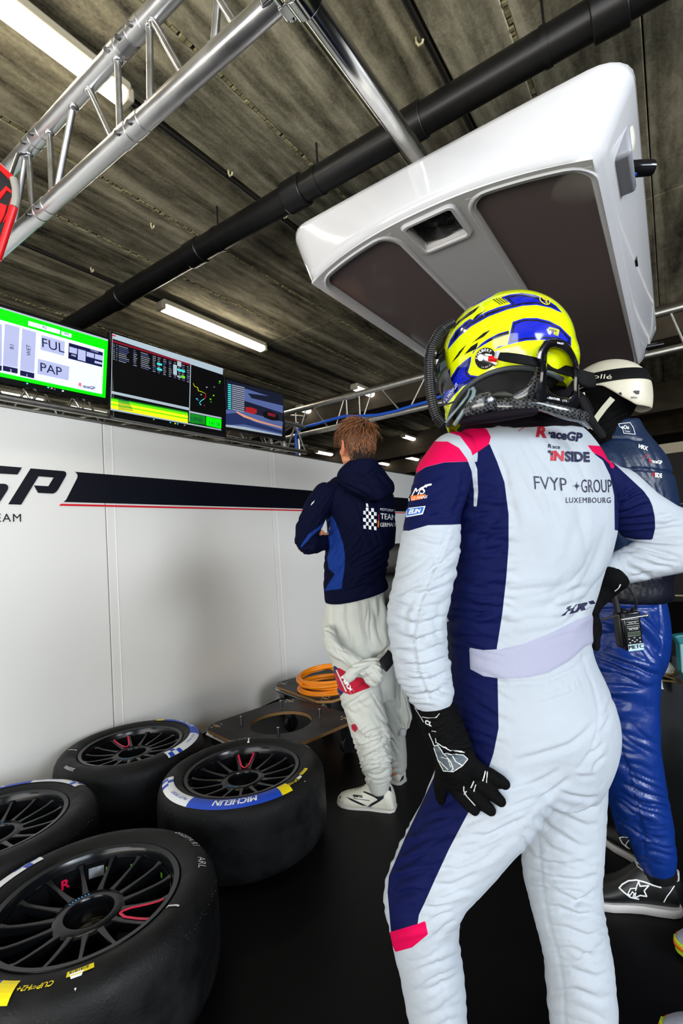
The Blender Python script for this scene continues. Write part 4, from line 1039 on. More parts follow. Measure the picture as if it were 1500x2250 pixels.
class Body:
    def __init__(s, me, V, E):
        s.me, s.V, s.E = me, V, E; s.deg = np.bincount(E.ravel(), minlength=len(V)).astype(float)[:, None]
    def lap(s, A):
        out = np.zeros_like(A)
        for c in range(A.shape[1]):
            out[:, c] = np.bincount(s.E[:, 0], A[s.E[:, 1], c], len(A)) + np.bincount(s.E[:, 1], A[s.E[:, 0], c], len(A))
        return out/np.maximum(s.deg, 1)
    def smooth(s, n, mask=None):
        for i in range(n):
            d = s.lap(s.V) - s.V; s.V = s.V + d*(.6 if mask is None else .6*mask[:, None])
        s.sync()
    def sync(s):
        s.me.vertices.foreach_set('co', s.V.ravel()); s.me.update()
        N = np.empty(len(s.V)*3); s.me.vertices.foreach_get('normal', N); s.N = N.reshape(-1, 3)
        s.px, s.d = projn(s.V)
    def bvh(s):
        F = [tuple(p.vertices) for p in s.me.polygons]
        return BVHTree.FromPolygons([Vector(v) for v in s.V], F)
    def push(s, h): s.V = s.V + s.N*np.asarray(h)[:, None]; s.sync()
    def folds(s, specs, scale=1.0):
        """specs: cx, cy, rx, ry, direction in degrees, spacing, height in mm, seed"""
        H = np.zeros(len(s.V)); x, y = s.px[:, 0], s.px[:, 1]
        for sp in specs:
            cx, cy, rx, ry, ang, lam, amp, seed = sp[:8]; st = sp[8] if len(sp) > 8 else 9.0
            q = ((x-cx)/rx)**2 + ((y-cy)/ry)**2; m = np.clip(1.35 - q, 0, 1); m = m*m*(3 - 2*m)
            k = m > 0
            if not k.any(): continue
            a = math.radians(ang); u = -(x[k]-cx)*math.sin(a) + (y[k]-cy)*math.cos(a); v = (x[k]-cx)*math.cos(a) + (y[k]-cy)*math.sin(a); z = s.d[k]*400
            wv = .5*pnoise(u/(lam*3.2), v/(lam*3.2), z/(lam*4), seed+50)
            n = pnoise(u/lam + wv, v/(lam*st), z/(lam*3), seed)
            n2 = pnoise(u/(lam*.5) + wv, v/(lam*st*.6), z/(lam*2), seed+9)
            H[k] += m[k]*amp*.00145*(1.5*np.minimum(np.abs(n)*2.4, 1)**.8 + .22*n2 - .9)
        return H
    def creases(s, curves, k=1.0):
        """hand-placed folds: (points, depth mm, width px); a groove with a soft roll beside it, tapering at both ends"""
        H = np.zeros(len(s.V))
        for c in curves:
            pts, dep, wd = np.array(c[0], float), c[1]*.001*k, c[2]
            L_ = np.r_[0, np.cumsum(np.linalg.norm(np.diff(pts, axis=0), axis=1))]; best = np.full(len(s.V), 1e9); sg = np.zeros(len(s.V)); tt = np.zeros(len(s.V))
            near = (s.px[:, 0] > pts[:, 0].min() - 5*wd) & (s.px[:, 0] < pts[:, 0].max() + 5*wd) & (s.px[:, 1] > pts[:, 1].min() - 5*wd) & (s.px[:, 1] < pts[:, 1].max() + 5*wd)
            Q = s.px[near]; b, g_, t_ = best[near], sg[near], tt[near]
            for i in range(len(pts)-1):
                ab = pts[i+1]-pts[i]; t = np.clip(((Q - pts[i]) @ ab)/(ab @ ab), 0, 1); v = Q - pts[i] - t[:, None]*ab; d = np.linalg.norm(v, axis=1); m = d < b
                b[m] = d[m]; g_[m] = np.sign(ab[0]*v[m, 1] - ab[1]*v[m, 0]); t_[m] = (L_[i] + t[m]*(L_[i+1]-L_[i]))/L_[-1]
            tap = np.sin(np.clip(t_, 0, 1)*PI)**.6*.85 + .15*(t_ > 0)*(t_ < 1); sd_ = b*g_
            H[near] += dep*tap*(-np.exp(-(b/wd)**2) + .62*np.exp(-((sd_ + 1.9*wd)/(1.3*wd))**2) + .30*np.exp(-((sd_ - 2.2*wd)/(1.5*wd))**2))
        return H
    def sd(s, polys):
        return np.max([sdpoly(s.px, p) for p in polys], 0)
    def line(s, pts):
        best = np.full(len(s.V), 1e9)
        for i in range(len(pts)-1):
            a, b_ = np.array(pts[i], float), np.array(pts[i+1], float); ab = b_-a
            t = np.clip(((s.px - a) @ ab)/(ab @ ab), 0, 1); best = np.minimum(best, np.linalg.norm(s.px - a - t[:, None]*ab, axis=1))
        return best
    def attr(s, name, val):
        a = s.me.attributes.new(name, 'FLOAT', 'POINT'); a.data.foreach_set('value', np.asarray(val, np.float32))
    def make(s, name, m, parent=None):
        s.me.materials.clear(); s.me.materials.append(m); s.me.shade_smooth(); s.me.name = name
        return link(bpy.data.objects.new(name, s.me), parent)
def sdpoly(Q, poly):
    poly = np.array(poly, float); n = len(poly); d = np.full(len(Q), 1e18); ins = np.zeros(len(Q), bool)
    for i in range(n):
        a, b_ = poly[i], poly[(i+1) % n]; ab = b_-a; w_ = Q - a; t = np.clip((w_ @ ab)/(ab @ ab + 1e-12), 0, 1)
        d = np.minimum(d, ((w_ - t[:, None]*ab)**2).sum(1))
        c = ((a[1] > Q[:, 1]) != (b_[1] > Q[:, 1])); xx = (b_[0]-a[0])*(Q[:, 1]-a[1])/(b_[1]-a[1] + 1e-12) + a[0]
        ins ^= c & (Q[:, 0] < xx)
    return np.sqrt(d)*np.where(ins, 1, -1)
def cloth(name, base, regions, rough=.75, sheen=.15, weave=.25, wscale=420, var=.05, coat=0, spec=.3, crease=.0):
    """cloth of several dyed panels: regions = [(attribute, colour)], the attribute is positive inside the panel"""
    m = mat(name, base, rough, 0, var, (6, 6, 6), 0, sheen=sheen, coat=coat, spec=spec)
    nt = m.node_tree; N = nt.nodes; L = nt.links; b = N['Principled BSDF']; src = b.inputs['Base Color'].links[0].from_socket
    for (att, col) in regions:
        a = N.new('ShaderNodeAttribute'); a.attribute_name = att
        lo, hi = -.4, .4
        mr = N.new('ShaderNodeMapRange'); mr.inputs['From Min'].default_value = lo; mr.inputs['From Max'].default_value = hi
        L.new(a.outputs['Fac'], mr.inputs[0]); mx = N.new('ShaderNodeMix'); mx.data_type = 'RGBA'
        L.new(mr.outputs[0], mx.inputs['Factor']); L.new(src, mx.inputs['A']); mx.inputs['B'].default_value = (*col, 1); src = mx.outputs['Result']
    L.new(src, b.inputs['Base Color'])
    tc = N.new('ShaderNodeTexCoord'); n1 = N.new('ShaderNodeTexNoise'); n1.inputs['Scale'].default_value = wscale; n1.inputs['Detail'].default_value = 2
    L.new(tc.outputs['Object'], n1.inputs['Vector'])
    n2 = N.new('ShaderNodeTexNoise'); n2.inputs['Scale'].default_value = 34; n2.inputs['Detail'].default_value = 5; n2.inputs['Distortion'].default_value = .8
    L.new(tc.outputs['Object'], n2.inputs['Vector'])
    b1 = N.new('ShaderNodeBump'); b1.inputs['Strength'].default_value = .35; b1.inputs['Distance'].default_value = .006
    L.new(n2.outputs['Fac'], b1.inputs['Height'])
    b2 = N.new('ShaderNodeBump'); b2.inputs['Strength'].default_value = weave; b2.inputs['Distance'].default_value = .001
    L.new(n1.outputs['Fac'], b2.inputs['Height']); L.new(b1.outputs[0], b2.inputs['Normal']); L.new(b2.outputs[0], b.inputs['Normal'])
    return m
def ch(mb, pts, seg=24):
    """limb from (px, py, depth, half-width)"""
    mb.chain([(P(x, y, d), r*d/FPX) for x, y, d, r in pts], seg)
def torso(mb, rows, n=2.4, seg=40):
    """rows: y, x-left, x-right, depth-left, depth-right, half thickness [, y-right]"""
    R = []
    for row in rows:
        y, xl, xr, dl, dr, th = row[:6]; yr = row[6] if len(row) > 6 else y
        A, B = P(xl, y, dl), P(xr, yr, dr); c = (A+B)/2; a = (B-A)/2; b_ = nrm(np.cross(a, CU))*th
        if b_ @ CF < 0: b_ = -b_
        ring = []
        for t in np.linspace(0, 2*PI, seg, endpoint=False):
            cs, sn = math.cos(t), math.sin(t)
            ring.append(c + a*np.sign(cs)*abs(cs)**(2/n) + b_*np.sign(sn)*abs(sn)**(2/n))
        R.append(ring)
    # densify between rows with a smooth curve
    out = []
    for i in range(len(R)-1):
        p0, p1, p2, p3 = [np.array(R[max(0, min(len(R)-1, i+k))]) for k in (-1, 0, 1, 2)]
        for u in (0, .25, .5, .75):
            out.append(list(.5*((2*p1) + (-p0+p2)*u + (2*p0-5*p1+4*p2-p3)*u*u + (-p0+3*p1-3*p2+p3)*u**3)))
    out.append(R[-1]); mb.rings(out)
# ================================================================== DRIVER IN THE FOREGROUND
C_white = rgb(178, 186, 195); C_navy = rgb(4, 14, 66); C_pink = rgb(210, 0, 76); C_belt = rgb(163, 165, 186)
M_suit = cloth('racing suit cloth', C_white, [('navy', C_navy), ('pink', C_pink), ('whitetrim', C_white), ('belt', C_belt)], sheen=.0, spec=.14)
Z4 = lambda pts: [(820 + x/2.2059, 900 + y/2.2059) for x, y in pts]
Z5 = lambda pts: [(820 + x/2.2059, 1500 + y/2.2059) for x, y in pts]
drv = thing('person', 'driver in white and navy racing suit seen from behind, gloved hand on thigh', 'person', P(1150, 2400, 1.05)*[1, 1, 0])
mb = MB()
torso(mb, [(900, 1075, 1211, 1.03, 1.10, .05), (930, 1045, 1248, 1.02, 1.12, .062), (955, 1008, 1278, 1.01, 1.13, .078), (985, 985, 1296, 1.0, 1.14, .095), (1030, 985, 1314, 1.0, 1.14, .108), (1090, 995, 1323, 1.0, 1.14, .118), (1160, 1000, 1323, 1.0, 1.14, .122), (1230, 997, 1306, 1.0, 1.13, .118), (1300, 990, 1283, 1.0, 1.12, .110), (1370, 996, 1271, 1.0, 1.11, .106), (1430, 1001, 1278, 1.0, 1.10, .11), (1490, 1002, 1302, .99, 1.10, .122), (1560, 1000, 1324, .98, 1.10, .13), (1620, 992, 1326, .98, 1.10, .13), (1680, 985, 1312, .98, 1.10, .12), (1730, 1000, 1294, .98, 1.10, .10)], 2.1)
ch(mb, [(1120, 1600, 1.03, 112), (1082, 1720, 1.00, 122), (1018, 1825, .98, 104), (955, 1915, .965, 92), (925, 1975, .96, 84), (933, 2060, .97, 74), (950, 2150, .985, 70), (962, 2250, .99, 64), (972, 2380, 1.0, 56)])
ch(mb, [(1232, 1580, 1.10, 112), (1238, 1700, 1.14, 88), (1232, 1820, 1.13, 88), (1233, 1930, 1.11, 81), (1250, 2020, 1.08, 74), (1270, 2110, 1.07, 72), (1277, 2200, 1.07, 72), (1282, 2300, 1.07, 66), (1284, 2355, 1.07, 56)])
S_ = fuse(mb, .0036, 9)
S_.push(S_.folds([
    (1050, 1230, 90, 190, 4, 15, 3.4, 1), (1050, 1110, 90, 90, -20, 17, 2.4, 12), (1060, 1370, 90, 90, 14, 15, 3.0, 2), (1060, 1560, 70, 110, 22, 26, 2.6, 3),
    (1230, 1060, 150, 120, 62, 40, 2.0, 4), (1270, 1290, 90, 110, -58, 36, 2.6, 5), (1170, 1340, 120, 90, -12, 34, 1.8, 6), (1210, 1190, 160, 120, 80, 50, 1.2, 31),
    (1220, 1505, 110, 16, 86, 9, 1.2, 7, 3),
    (1090, 1800, 150, 130, -33, 34, 1.6, 10), (1000, 1830, 110, 130, -26, 24, 1.6, 11), (900, 1900, 70, 120, -24, 17, 2.4, 13), (960, 1990, 90, 70, -14, 22, 1.8, 14), (890, 2000, 60, 80, -14, 18, 2.0, 15),
    (950, 2120, 80, 110, -24, 30, 2.4, 16), (960, 2220, 80, 70, -20, 34, 1.8, 17),
    (1230, 1790, 110, 120, 10, 26, 1.5, 18), (1240, 1930, 90, 110, 14, 20, 2.2, 19), (1260, 2050, 90, 100, 16, 22, 2.2, 20), (1275, 2180, 90, 110, 12, 34, 2.0, 21)]))
belt = [(1031, 1423), (1060, 1428), (1100, 1426), (1150, 1414), (1210, 1390), (1262, 1364), (1310, 1345), (1310, 1412), (1285, 1420), (1250, 1452), (1205, 1478), (1160, 1489), (1110, 1492), (1062, 1486), (1033, 1470)]
Zb = lambda L_: [(1000 + x/4.286, 1500 + y/4.286) for x, y in L_]
crs = [(Zb(q), d, w_) for q, d, w_ in [([(740, 215), (900, 170), (1080, 110), (1220, 50)], 3.5, 5), ([(560, 740), (700, 705), (900, 650), (1080, 590), (1220, 480), (1320, 370)], 6, 7), ([(350, 1020), (560, 1010), (700, 970), (850, 900), (1000, 810)], 4.5, 6), ([(400, 1190), (520, 1180), (700, 1110), (860, 1060), (1000, 960), (1080, 900)], 6, 6),
    ([(300, 1340), (420, 1310), (560, 1240), (760, 1150), (920, 1030)], 6, 6), ([(-60, 1450), (200, 1370), (400, 1330)], 4, 5), ([(-100, 1590), (200, 1520), (420, 1400), (600, 1300), (760, 1190)], 6.5, 6), ([(-60, 1690), (200, 1640), (400, 1560), (560, 1430)], 5, 6), ([(1120, 870), (1200, 890), (1330, 880)], 4, 5), ([(970, 1020), (1100, 1070), (1240, 1090), (1350, 1080)], 5.5, 5), ([(840, 1160), (960, 1230), (1100, 1290), (1240, 1350), (1350, 1330)], 6, 5.5),
    ([(780, 1230), (880, 1360), (1040, 1460), (1160, 1540), (1250, 1560)], 6, 5.5), ([(620, 1440), (680, 1560), (740, 1640)], 4.5, 5), ([(1130, 1250), (1240, 1210), (1350, 1130)], 5, 5), ([(790, 1440), (900, 1560), (1060, 1640), (1200, 1690)], 5.5, 5.5), ([(1290, 850), (1330, 760), (1420, 680)], 4.5, 4.5), ([(1230, 700), (1320, 650), (1400, 560)], 4.5, 4.5), ([(1360, 480), (1420, 400), (1470, 280)], 4.5, 5), ([(1380, 330), (1440, 250), (1480, 120)], 3.5, 5), ([(900, 1700), (1100, 1760), (1300, 1740)], 5, 5)]]
Zc = lambda L_: [(820 + x/2.206, 1500 + y/2.206) for x, y in L_]
crs += [(Zc(q), d, w_) for q, d, w_ in [([(420, 745), (560, 735), (700, 660)], 6, 6), ([(330, 830), (470, 830), (600, 770), (690, 700)], 6, 6), ([(300, 900), (420, 910), (540, 860), (620, 790)], 6, 6), ([(270, 975), (380, 985), (500, 920)], 6, 6), ([(250, 1050), (340, 1050), (440, 1000)], 6, 5), ([(230, 1085), (300, 1090), (380, 1075)], 5, 5), ([(280, 1150), (340, 1120), (390, 1110)], 5, 5), ([(290, 1240), (350, 1180), (400, 1150)], 4.5, 5),
    ([(80, 900), (200, 850), (330, 800)], 5, 5.5), ([(90, 960), (180, 930), (290, 900)], 5, 5), ([(110, 1030), (170, 1010), (240, 1010)], 5, 5), ([(130, 820), (250, 760), (370, 720)], 4.5, 5.5), ([(200, 690), (310, 650), (420, 640)], 4.5, 5.5), ([(110, 1110), (170, 1080), (220, 1090)], 4, 5), ([(180, 1360), (260, 1340), (330, 1300)], 4, 6), ([(210, 1500), (300, 1480), (420, 1420)], 4, 7),
    ([(740, 900), (860, 950), (1000, 960), (1090, 930)], 6.5, 6), ([(760, 990), (880, 1010), (980, 1060), (1090, 1050)], 6.5, 6), ([(790, 1090), (900, 1090), (1000, 1130), (1110, 1110)], 6.5, 6), ([(840, 1180), (930, 1190), (1040, 1230), (1120, 1200)], 6.5, 6), ([(850, 1290), (960, 1290), (1060, 1330), (1140, 1300)], 6, 6.5), ([(860, 1400), (960, 1390), (1080, 1430), (1160, 1400)], 5.5, 7), ([(860, 1510), (980, 1490), (1100, 1540), (1160, 1520)], 5.5, 7), ([(720, 830), (840, 880), (980, 880), (1090, 850)], 6, 6), ([(940, 1100), (1010, 1050), (1100, 990)], 5, 5), ([(950, 1380), (1030, 1330), (1120, 1260)], 4.5, 6)]]
Z4c = lambda L_: [(820 + x/2.206, 900 + y/2.206) for x, y in L_]
crs += [(Z4c(q), d, w_) for q, d, w_ in [([(905, 910), (960, 880), (1040, 855)], 5, 6), ([(870, 965), (950, 950), (1020, 915)], 5, 6), ([(915, 1050), (980, 1000), (1020, 930)], 5, 6), ([(650, 340), (690, 500), (700, 640)], 2, 9), ([(1010, 500), (960, 640), (930, 780)], 2.5, 12), ([(1130, 560), (1090, 680), (1060, 800)], 2.5, 10), ([(620, 1000), (720, 960), (840, 950)], 2, 8), ([(590, 190), (640, 290), (655, 400)], 3, 6),
    ([(420, 700), (540, 690), (650, 660)], 4, 5), ([(430, 770), (540, 760), (640, 740)], 4, 5), ([(440, 850), (540, 860), (630, 830)], 4, 5), ([(450, 960), (540, 950), (610, 930)], 3.5, 5), ([(450, 1070), (540, 1040), (600, 1030)], 3.5, 5), ([(450, 1390), (520, 1440), (600, 1500)], 4, 6), ([(470, 620), (560, 600), (650, 560)], 3.5, 5), ([(480, 1310), (640, 1330), (820, 1330), (1000, 1250)], 3, 4)]]
S_.push(S_.creases(crs, .82))
H = np.zeros(len(S_.V)); bd = S_.sd([belt]); H += .004*np.clip(bd/5, 0, 1)
seams = [[(1281, 1440), (1290, 1475), (1305, 1510), (1316, 1560), (1314, 1600), (1300, 1650), (1270, 1690)], [(1175, 1800), (1183, 1850), (1190, 1940), (1205, 2030), (1228, 2110), (1238, 2180), (1240, 2250)],
         [(980, 1720), (930, 1800), (890, 1880), (862, 1960)], [(1090, 1500), (1190, 1498), (1260, 1470), (1290, 1440)], [(950, 2050), (960, 2120), (975, 2180), (985, 2250)], [(1060, 1200), (1078, 1160), (1100, 1120), (1104, 1060)]]
for ln in seams: H += -.0022*np.exp(-(S_.line(ln)/4.5)**2)
S_.push(H); S_.smooth(1)
navy = [[(1075, 975), (1092, 1015), (1108, 1060), (1117, 1130), (1117, 1200), (1112, 1270), (1103, 1350), (1091, 1425), (1093, 1500), (1095, 1600), (1084, 1655), (1071, 1695), (1050, 1740), (1026, 1790), (986, 1866), (956, 1931), (932, 1985), (920, 2010), (917, 2032), (859, 2052), (851, 1960), (854, 1925), (890, 1840), (930, 1756), (962, 1688), (955, 1600), (940, 1300), (940, 1000), (985, 960), (1035, 1000)], [(1303, 996), (1324, 1012), (1340, 1045), (1349, 1090), (1350, 1165), (1400, 1170), (1400, 1000), (1340, 1000)]]
pink = [[(868, 2092), (850, 2050), (918, 2030), (934, 2023), (940, 2053), (905, 2082)], [(925, 1020), (960, 945), (985, 936), (1050, 932), (1070, 944), (1078, 960), (1074, 976), (1036, 1002), (1020, 1010)],
        [(1290, 978), (1320, 980), (1360, 1024), (1346, 1026), (1322, 1004), (1302, 994)]]
trim = [[(945, 968), (962, 958), (981, 949), (1010, 958), (1034, 990), (1048, 1031), (1050, 1081), (1047, 1113), (1040, 1113), (1041, 1081), (1036, 1036), (1026, 1009), (1008, 984), (983, 970), (960, 970)]]
S_.attr('navy', S_.sd(navy)); S_.attr('pink', S_.sd(pink)); S_.attr('belt', bd)
S_.attr('whitetrim', S_.sd(trim))
suit = S_.make('racing_suit', M_suit, drv); BS = S_.bvh()
def skin_d(px, py, bv=None):
    r = ray(px, py); h = (bv or BS).ray_cast(Vector(CP), Vector(r).normalized(), 6)
    return None if h[0] is None else float((np.array(h[0]) - CP) @ CF)
# left sleeve
mb = MB()
ch(mb, [(1000, 1008, 1.0, 60), (972, 1050, .985, 62), (952, 1120, .965, 59), (944, 1200, .95, 66), (930, 1280, .935, 66), (915, 1345, .925, 66), (918, 1415, .925, 62), (930, 1475, .925, 62), (945, 1515, .925, 52), (950, 1532, .925, 44)])
A_ = fuse(mb, .0032, 10)
A_.push(A_.folds([(945, 1080, 80, 80, -30, 26, 1.8, 41), (950, 1180, 80, 70, 12, 20, 1.4, 42), (940, 1290, 90, 90, -30, 22, 1.8, 43), (900, 1380, 70, 90, 16, 20, 1.8, 44), (940, 1440, 70, 90, -6, 17, 2.2, 45), (930, 1510, 70, 50, 10, 13, 2.4, 46)]))
A_.push(A_.creases([(Z4c(q), d, w_) for q, d, w_ in [([(415, 660), (340, 740), (250, 800)], 4, 5), ([(405, 760), (330, 820), (200, 860)], 5, 5), ([(375, 840), (300, 880), (160, 900)], 4.5, 5), ([(70, 925), (190, 965), (330, 945)], 5.5, 5), ([(80, 1000), (210, 1045), (350, 1000)], 6, 5), ([(90, 1085), (210, 1120), (350, 1070)], 6, 5), ([(110, 1165), (230, 1180), (360, 1130)], 6, 5), ([(130, 1240), (260, 1240), (385, 1190)], 6, 5), ([(140, 1310), (280, 1310), (390, 1255)], 5.5, 5), ([(170, 1390), (290, 1375), (370, 1330)], 4.5, 4.5),
    ([(200, 900), (160, 980), (150, 1080)], 3, 6), ([(330, 930), (300, 1040), (320, 1150)], 3, 6), ([(395, 640), (300, 660), (180, 620)], 3, 6), ([(440, 300), (430, 400), (380, 540)], 3.5, 5), ([(440, 360), (360, 430), (230, 450)], 2.5, 6), ([(210, 300), (300, 330), (420, 300)], 2.0, 6)]], .72))
H = -.002*np.exp(-(A_.line([(985, 1165), (955, 1240), (920, 1330), (906, 1400), (915, 1470), (945, 1540)])/4)**2) + .0018*np.exp(-(A_.line([(992, 1168), (962, 1243), (928, 1332), (914, 1402), (923, 1470), (952, 1538)])/4)**2)
A_.push(H)
A_.attr('navy', A_.sd([[(860, 1030), (913, 1040), (935, 1026), (975, 1016), (1030, 1014), (1075, 1016), (1080, 1120), (1040, 1150), (992, 1153), (940, 1154), (892, 1168), (840, 1180)]]))
A_.attr('pink', A_.sd([pink[1], [(860, 1040), (913, 1040), (935, 1026), (975, 1016), (1030, 1014), (1020, 985), (1000, 940), (930, 930), (880, 960)]]))
A_.attr('whitetrim', A_.sd(trim + [[(880, 1166), (897, 1166), (893, 1200), (888, 1182), (870, 1190)]])); A_.attr('belt', np.full(len(A_.V), -9.))
slv = A_.make('sleeve', M_suit, drv); BA = A_.bvh()
# right sleeve
mb = MB()
ch(mb, [(1318, 1050, 1.12, 42), (1350, 1085, 1.13, 60), (1400, 1128, 1.13, 58), (1455, 1160, 1.13, 56), (1545, 1190, 1.13, 54)])
ch(mb, [(1545, 1192, 1.12, 52), (1470, 1215, 1.10, 48), (1410, 1232, 1.10, 42), (1368, 1246, 1.11, 38), (1348, 1252, 1.11, 32)])
B_ = fuse(mb, .0032, 10)
Zr = lambda L_: [(1300 + x/7.5, 1050 + y/7.5) for x, y in L_]
B_.push(B_.creases([(Zr(q), d, w_) for q, d, w_ in [([(380, 460), (560, 400), (760, 300), (930, 270)], 5, 4), ([(390, 600), (600, 560), (850, 450), (1000, 430)], 6, 4.2), ([(370, 700), (600, 680), (850, 660), (1040, 620)], 6.5, 4.2), ([(350, 790), (600, 790), (900, 775), (1040, 760)], 6.5, 4.2), ([(350, 890), (600, 900), (850, 880), (1020, 860)], 6, 4.2), ([(440, 450), (520, 330), (640, 240)], 5, 4), ([(560, 330), (660, 230), (760, 180)], 4, 4),
    ([(1040, 770), (1200, 770), (1350, 730), (1500, 720)], 5, 4.5), ([(1030, 860), (1200, 840), (1400, 810), (1550, 810)], 5, 4.5), ([(1080, 620), (1220, 620), (1300, 590)], 3.5, 4.5), ([(640, 1040), (900, 1050), (1250, 1060), (1500, 1090)], 5, 4.5), ([(560, 1130), (800, 1150), (1100, 1220), (1480, 1330)], 6, 4.5), ([(450, 1200), (700, 1200), (950, 1290), (1200, 1370), (1470, 1390)], 6, 4.5), ([(620, 1320), (850, 1360), (1050, 1440), (1330, 1470)], 6, 4.5), ([(560, 1430), (700, 1500), (850, 1560), (1000, 1580)], 5.5, 4.5), ([(640, 1620), (850, 1600), (1000, 1640)], 5, 4)]]))
B_.attr('navy', B_.sd([[(1280, 1020), (1345, 1015), (1413, 1078), (1426, 1096), (1433, 1112), (1438, 1135), (1439, 1160), (1433, 1186), (1400, 1186), (1340, 1176), (1290, 1180)]]))
B_.attr('pink', B_.sd([[(1280, 975), (1320, 988), (1350, 1024), (1346, 1030), (1300, 998)]])); B_.attr('whitetrim', np.full(len(B_.V), -9.)); B_.attr('belt', np.full(len(B_.V), -9.))
B_.make('sleeve', M_suit, drv)
# printing on the suit
M_pr = mat('suit navy print', rgb(14, 20, 60), .6); M_prr = mat('suit red print', rgb(176, 22, 44), .6)
g, gr, = MB(), MB()
wrap_text(gr, 'R', BS, (1176, 959), (26, 3), (2, -23), bold=.05, shear=.1)
wrap_line(gr, [(1138, 948), (1152, 938), (1168, 932), (1182, 930)], 1.6, BS)
wrap_text(g, '·aceGP', BS, (1203, 961), (19, 2.6), (1, -19), bold=.045, shear=.12)
wrap_text(g, 'R·ace', BS, (1203, 984), (9, 1), (.5, -8.5), bold=.02); wrap_text(gr, 'iN', BS, (1208, 1011), (22, 1), (1, -21), bold=.05)
wrap_text(g, 'SIDE', BS, (1240, 1013), (20, .6), (-1, -21), bold=.05)
for (x, y) in [(1203, 990), (1208, 995)]: wrap_poly(g, [(x, y), (x+5.5, y), (x+5.5, y+5.5), (x, y+5.5)], BS)
wrap_text(g, 'FVYP', BS, (1174, 1075), (25, 1.6), (-3, -31), bold=-.008); wrap_text(g, 'GROUP', BS, (1277, 1082), (14.6, 0), (-2, -30), bold=-.004)
for k in range(8):
    a = k*PI/4; r1 = 11 if k % 2 == 0 else 6; c = np.array([1266, 1068.])
    wrap_poly(g, [c + (math.cos(a)*r1, math.sin(a)*r1), c + (math.cos(a+.5)*2.2, math.sin(a+.5)*2.2), c, c + (math.cos(a-.5)*2.2, math.sin(a-.5)*2.2)], BS)
wrap_text(g, 'LUXEMBOURG', BS, (1242, 1105), (10.0, 0), (0, -12.5), space=1.15)
wrap_text(g, 'HRX', BS, (1232, 1352), (27, -7), (5, -16), bold=.07, shear=.3)
obj('suit_lettering', g, M_pr, suit, smooth=False, recalc=False); obj('suit_red_lettering', gr, M_prr, suit, smooth=False, recalc=False)
g, go, gb = MB(), MB(), MB()
wrap_text(g, 'LMS', BA, (893, 1092), (17, -3), (3, -17), bold=.03, shear=.35); wrap_line(g, [(925, 1076), (935, 1068), (947, 1065)], 4, BA)
wrap_poly(go, [(902, 1090), (936, 1086), (929, 1096), (904, 1101)], BA, .001); wrap_text(g, 'LE MANS', BA, (905, 1099), (6.2, -.8), (1, -6.5), lift=.002, bold=.01, shear=.2)
wrap_text(g, 'IS', BA, (896, 1101), (6, 0), (0, -6), bold=.02)
wrap_poly(g, [(893, 1117), (935, 1112), (929, 1130), (893, 1137)], BA, .001); wrap_poly(gb, [(895, 1119), (932, 1114.5), (927, 1128), (895, 1134)], BA, .0018); wrap_text(g, 'ELIN', BA, (899, 1130), (9, -1), (1.5, -9), lift=.0028, bold=.05, shear=.25)
obj('sleeve_white_print', g, M_wp, slv, smooth=False, recalc=False); obj('sleeve_orange_patch', go, M_orp, slv, smooth=False, recalc=False); obj('sleeve_blue_patch', gb, mat('patch blue', rgb(20, 110, 215), .5), slv, smooth=False, recalc=False)
# left glove: gauntlet and hand spread on the thigh
M_glove = mat('black knit glove', (.0028, .0028, .003), .75, 0, .4, (200, 200, 200), .9, 500, sheen=.0, spec=.08)
mb = MB()
ch(mb, [(948, 1515, .925, 40), (955, 1560, .925, 44), (975, 1605, .925, 46), (992, 1645, .92, 45), (1003, 1672, .905, 43)])
def on(px, py, r, k=.8, bv=None, dflt=.9):
    d = skin_d(px, py, bv); d = dflt if d is None else min(d, 1.0)
    return d - k*r*d/FPX
def fing(mb, pts):
    L_ = []
    for (x, y, r) in pts: d = on(x, y, r, .75); L_.append((x, y, d, r))
    ch(mb, L_, 16)
dk = on(1020, 1700, 18, 1.2)
ch(mb, [(1003, 1672, .90, 42), (1010, 1695, dk, 30)]); ch(mb, [(1003, 1672, .90, 36), (1040, 1690, on(1040, 1690, 24, 1.1), 23)]); ch(mb, [(1000, 1680, .90, 36), (985, 1715, on(985, 1715, 20, 1.3), 21)])
ch(mb, [(1040, 1690, on(1040, 1690, 22, 1.1), 22), (1010, 1710, dk, 24), (988, 1712, dk, 20)])
fing(mb, [(1048, 1692, 18), (1078, 1705, 16), (1100, 1717, 14), (1109, 1723, 12)])
fing(mb, [(1030, 1704, 18), (1062, 1728, 15.5), (1088, 1750, 14), (1100, 1761, 12)])
fing(mb, [(1010, 1712, 18), (1040, 1744, 15.5), (1064, 1770, 13.5), (1078, 1781, 12)])
fing(mb, [(986, 1712, 17), (1008, 1744, 15), (1030, 1770, 12.5), (1043, 1782, 10.5)])
ch(mb, [(978, 1690, .91, 22), (966, 1722, .925, 15), (968, 1752, .945, 12), (975, 1768, .955, 10)])
G_ = fuse(mb, .0022, 5)
G_.push(G_.folds([(985, 1600, 50, 60, -15, 12, 2.4, 61), (1000, 1640, 40, 40, -10, 10, 1.6, 62)]) + .0006*pnoise(*(G_.V*900).T, 5))
glv = G_.make('glove', M_glove, drv); BG = G_.bvh()
Z6 = lambda x, y: (880 + x/5.357, 1500 + y/5.357)
g, gg = MB(), MB()
wrap_poly(gg, [Z6(*q) for q in [(400, 750), (440, 735), (500, 830), (730, 855), (785, 900), (725, 975), (620, 1040), (510, 1035), (450, 920)]], BG, .001, 5)
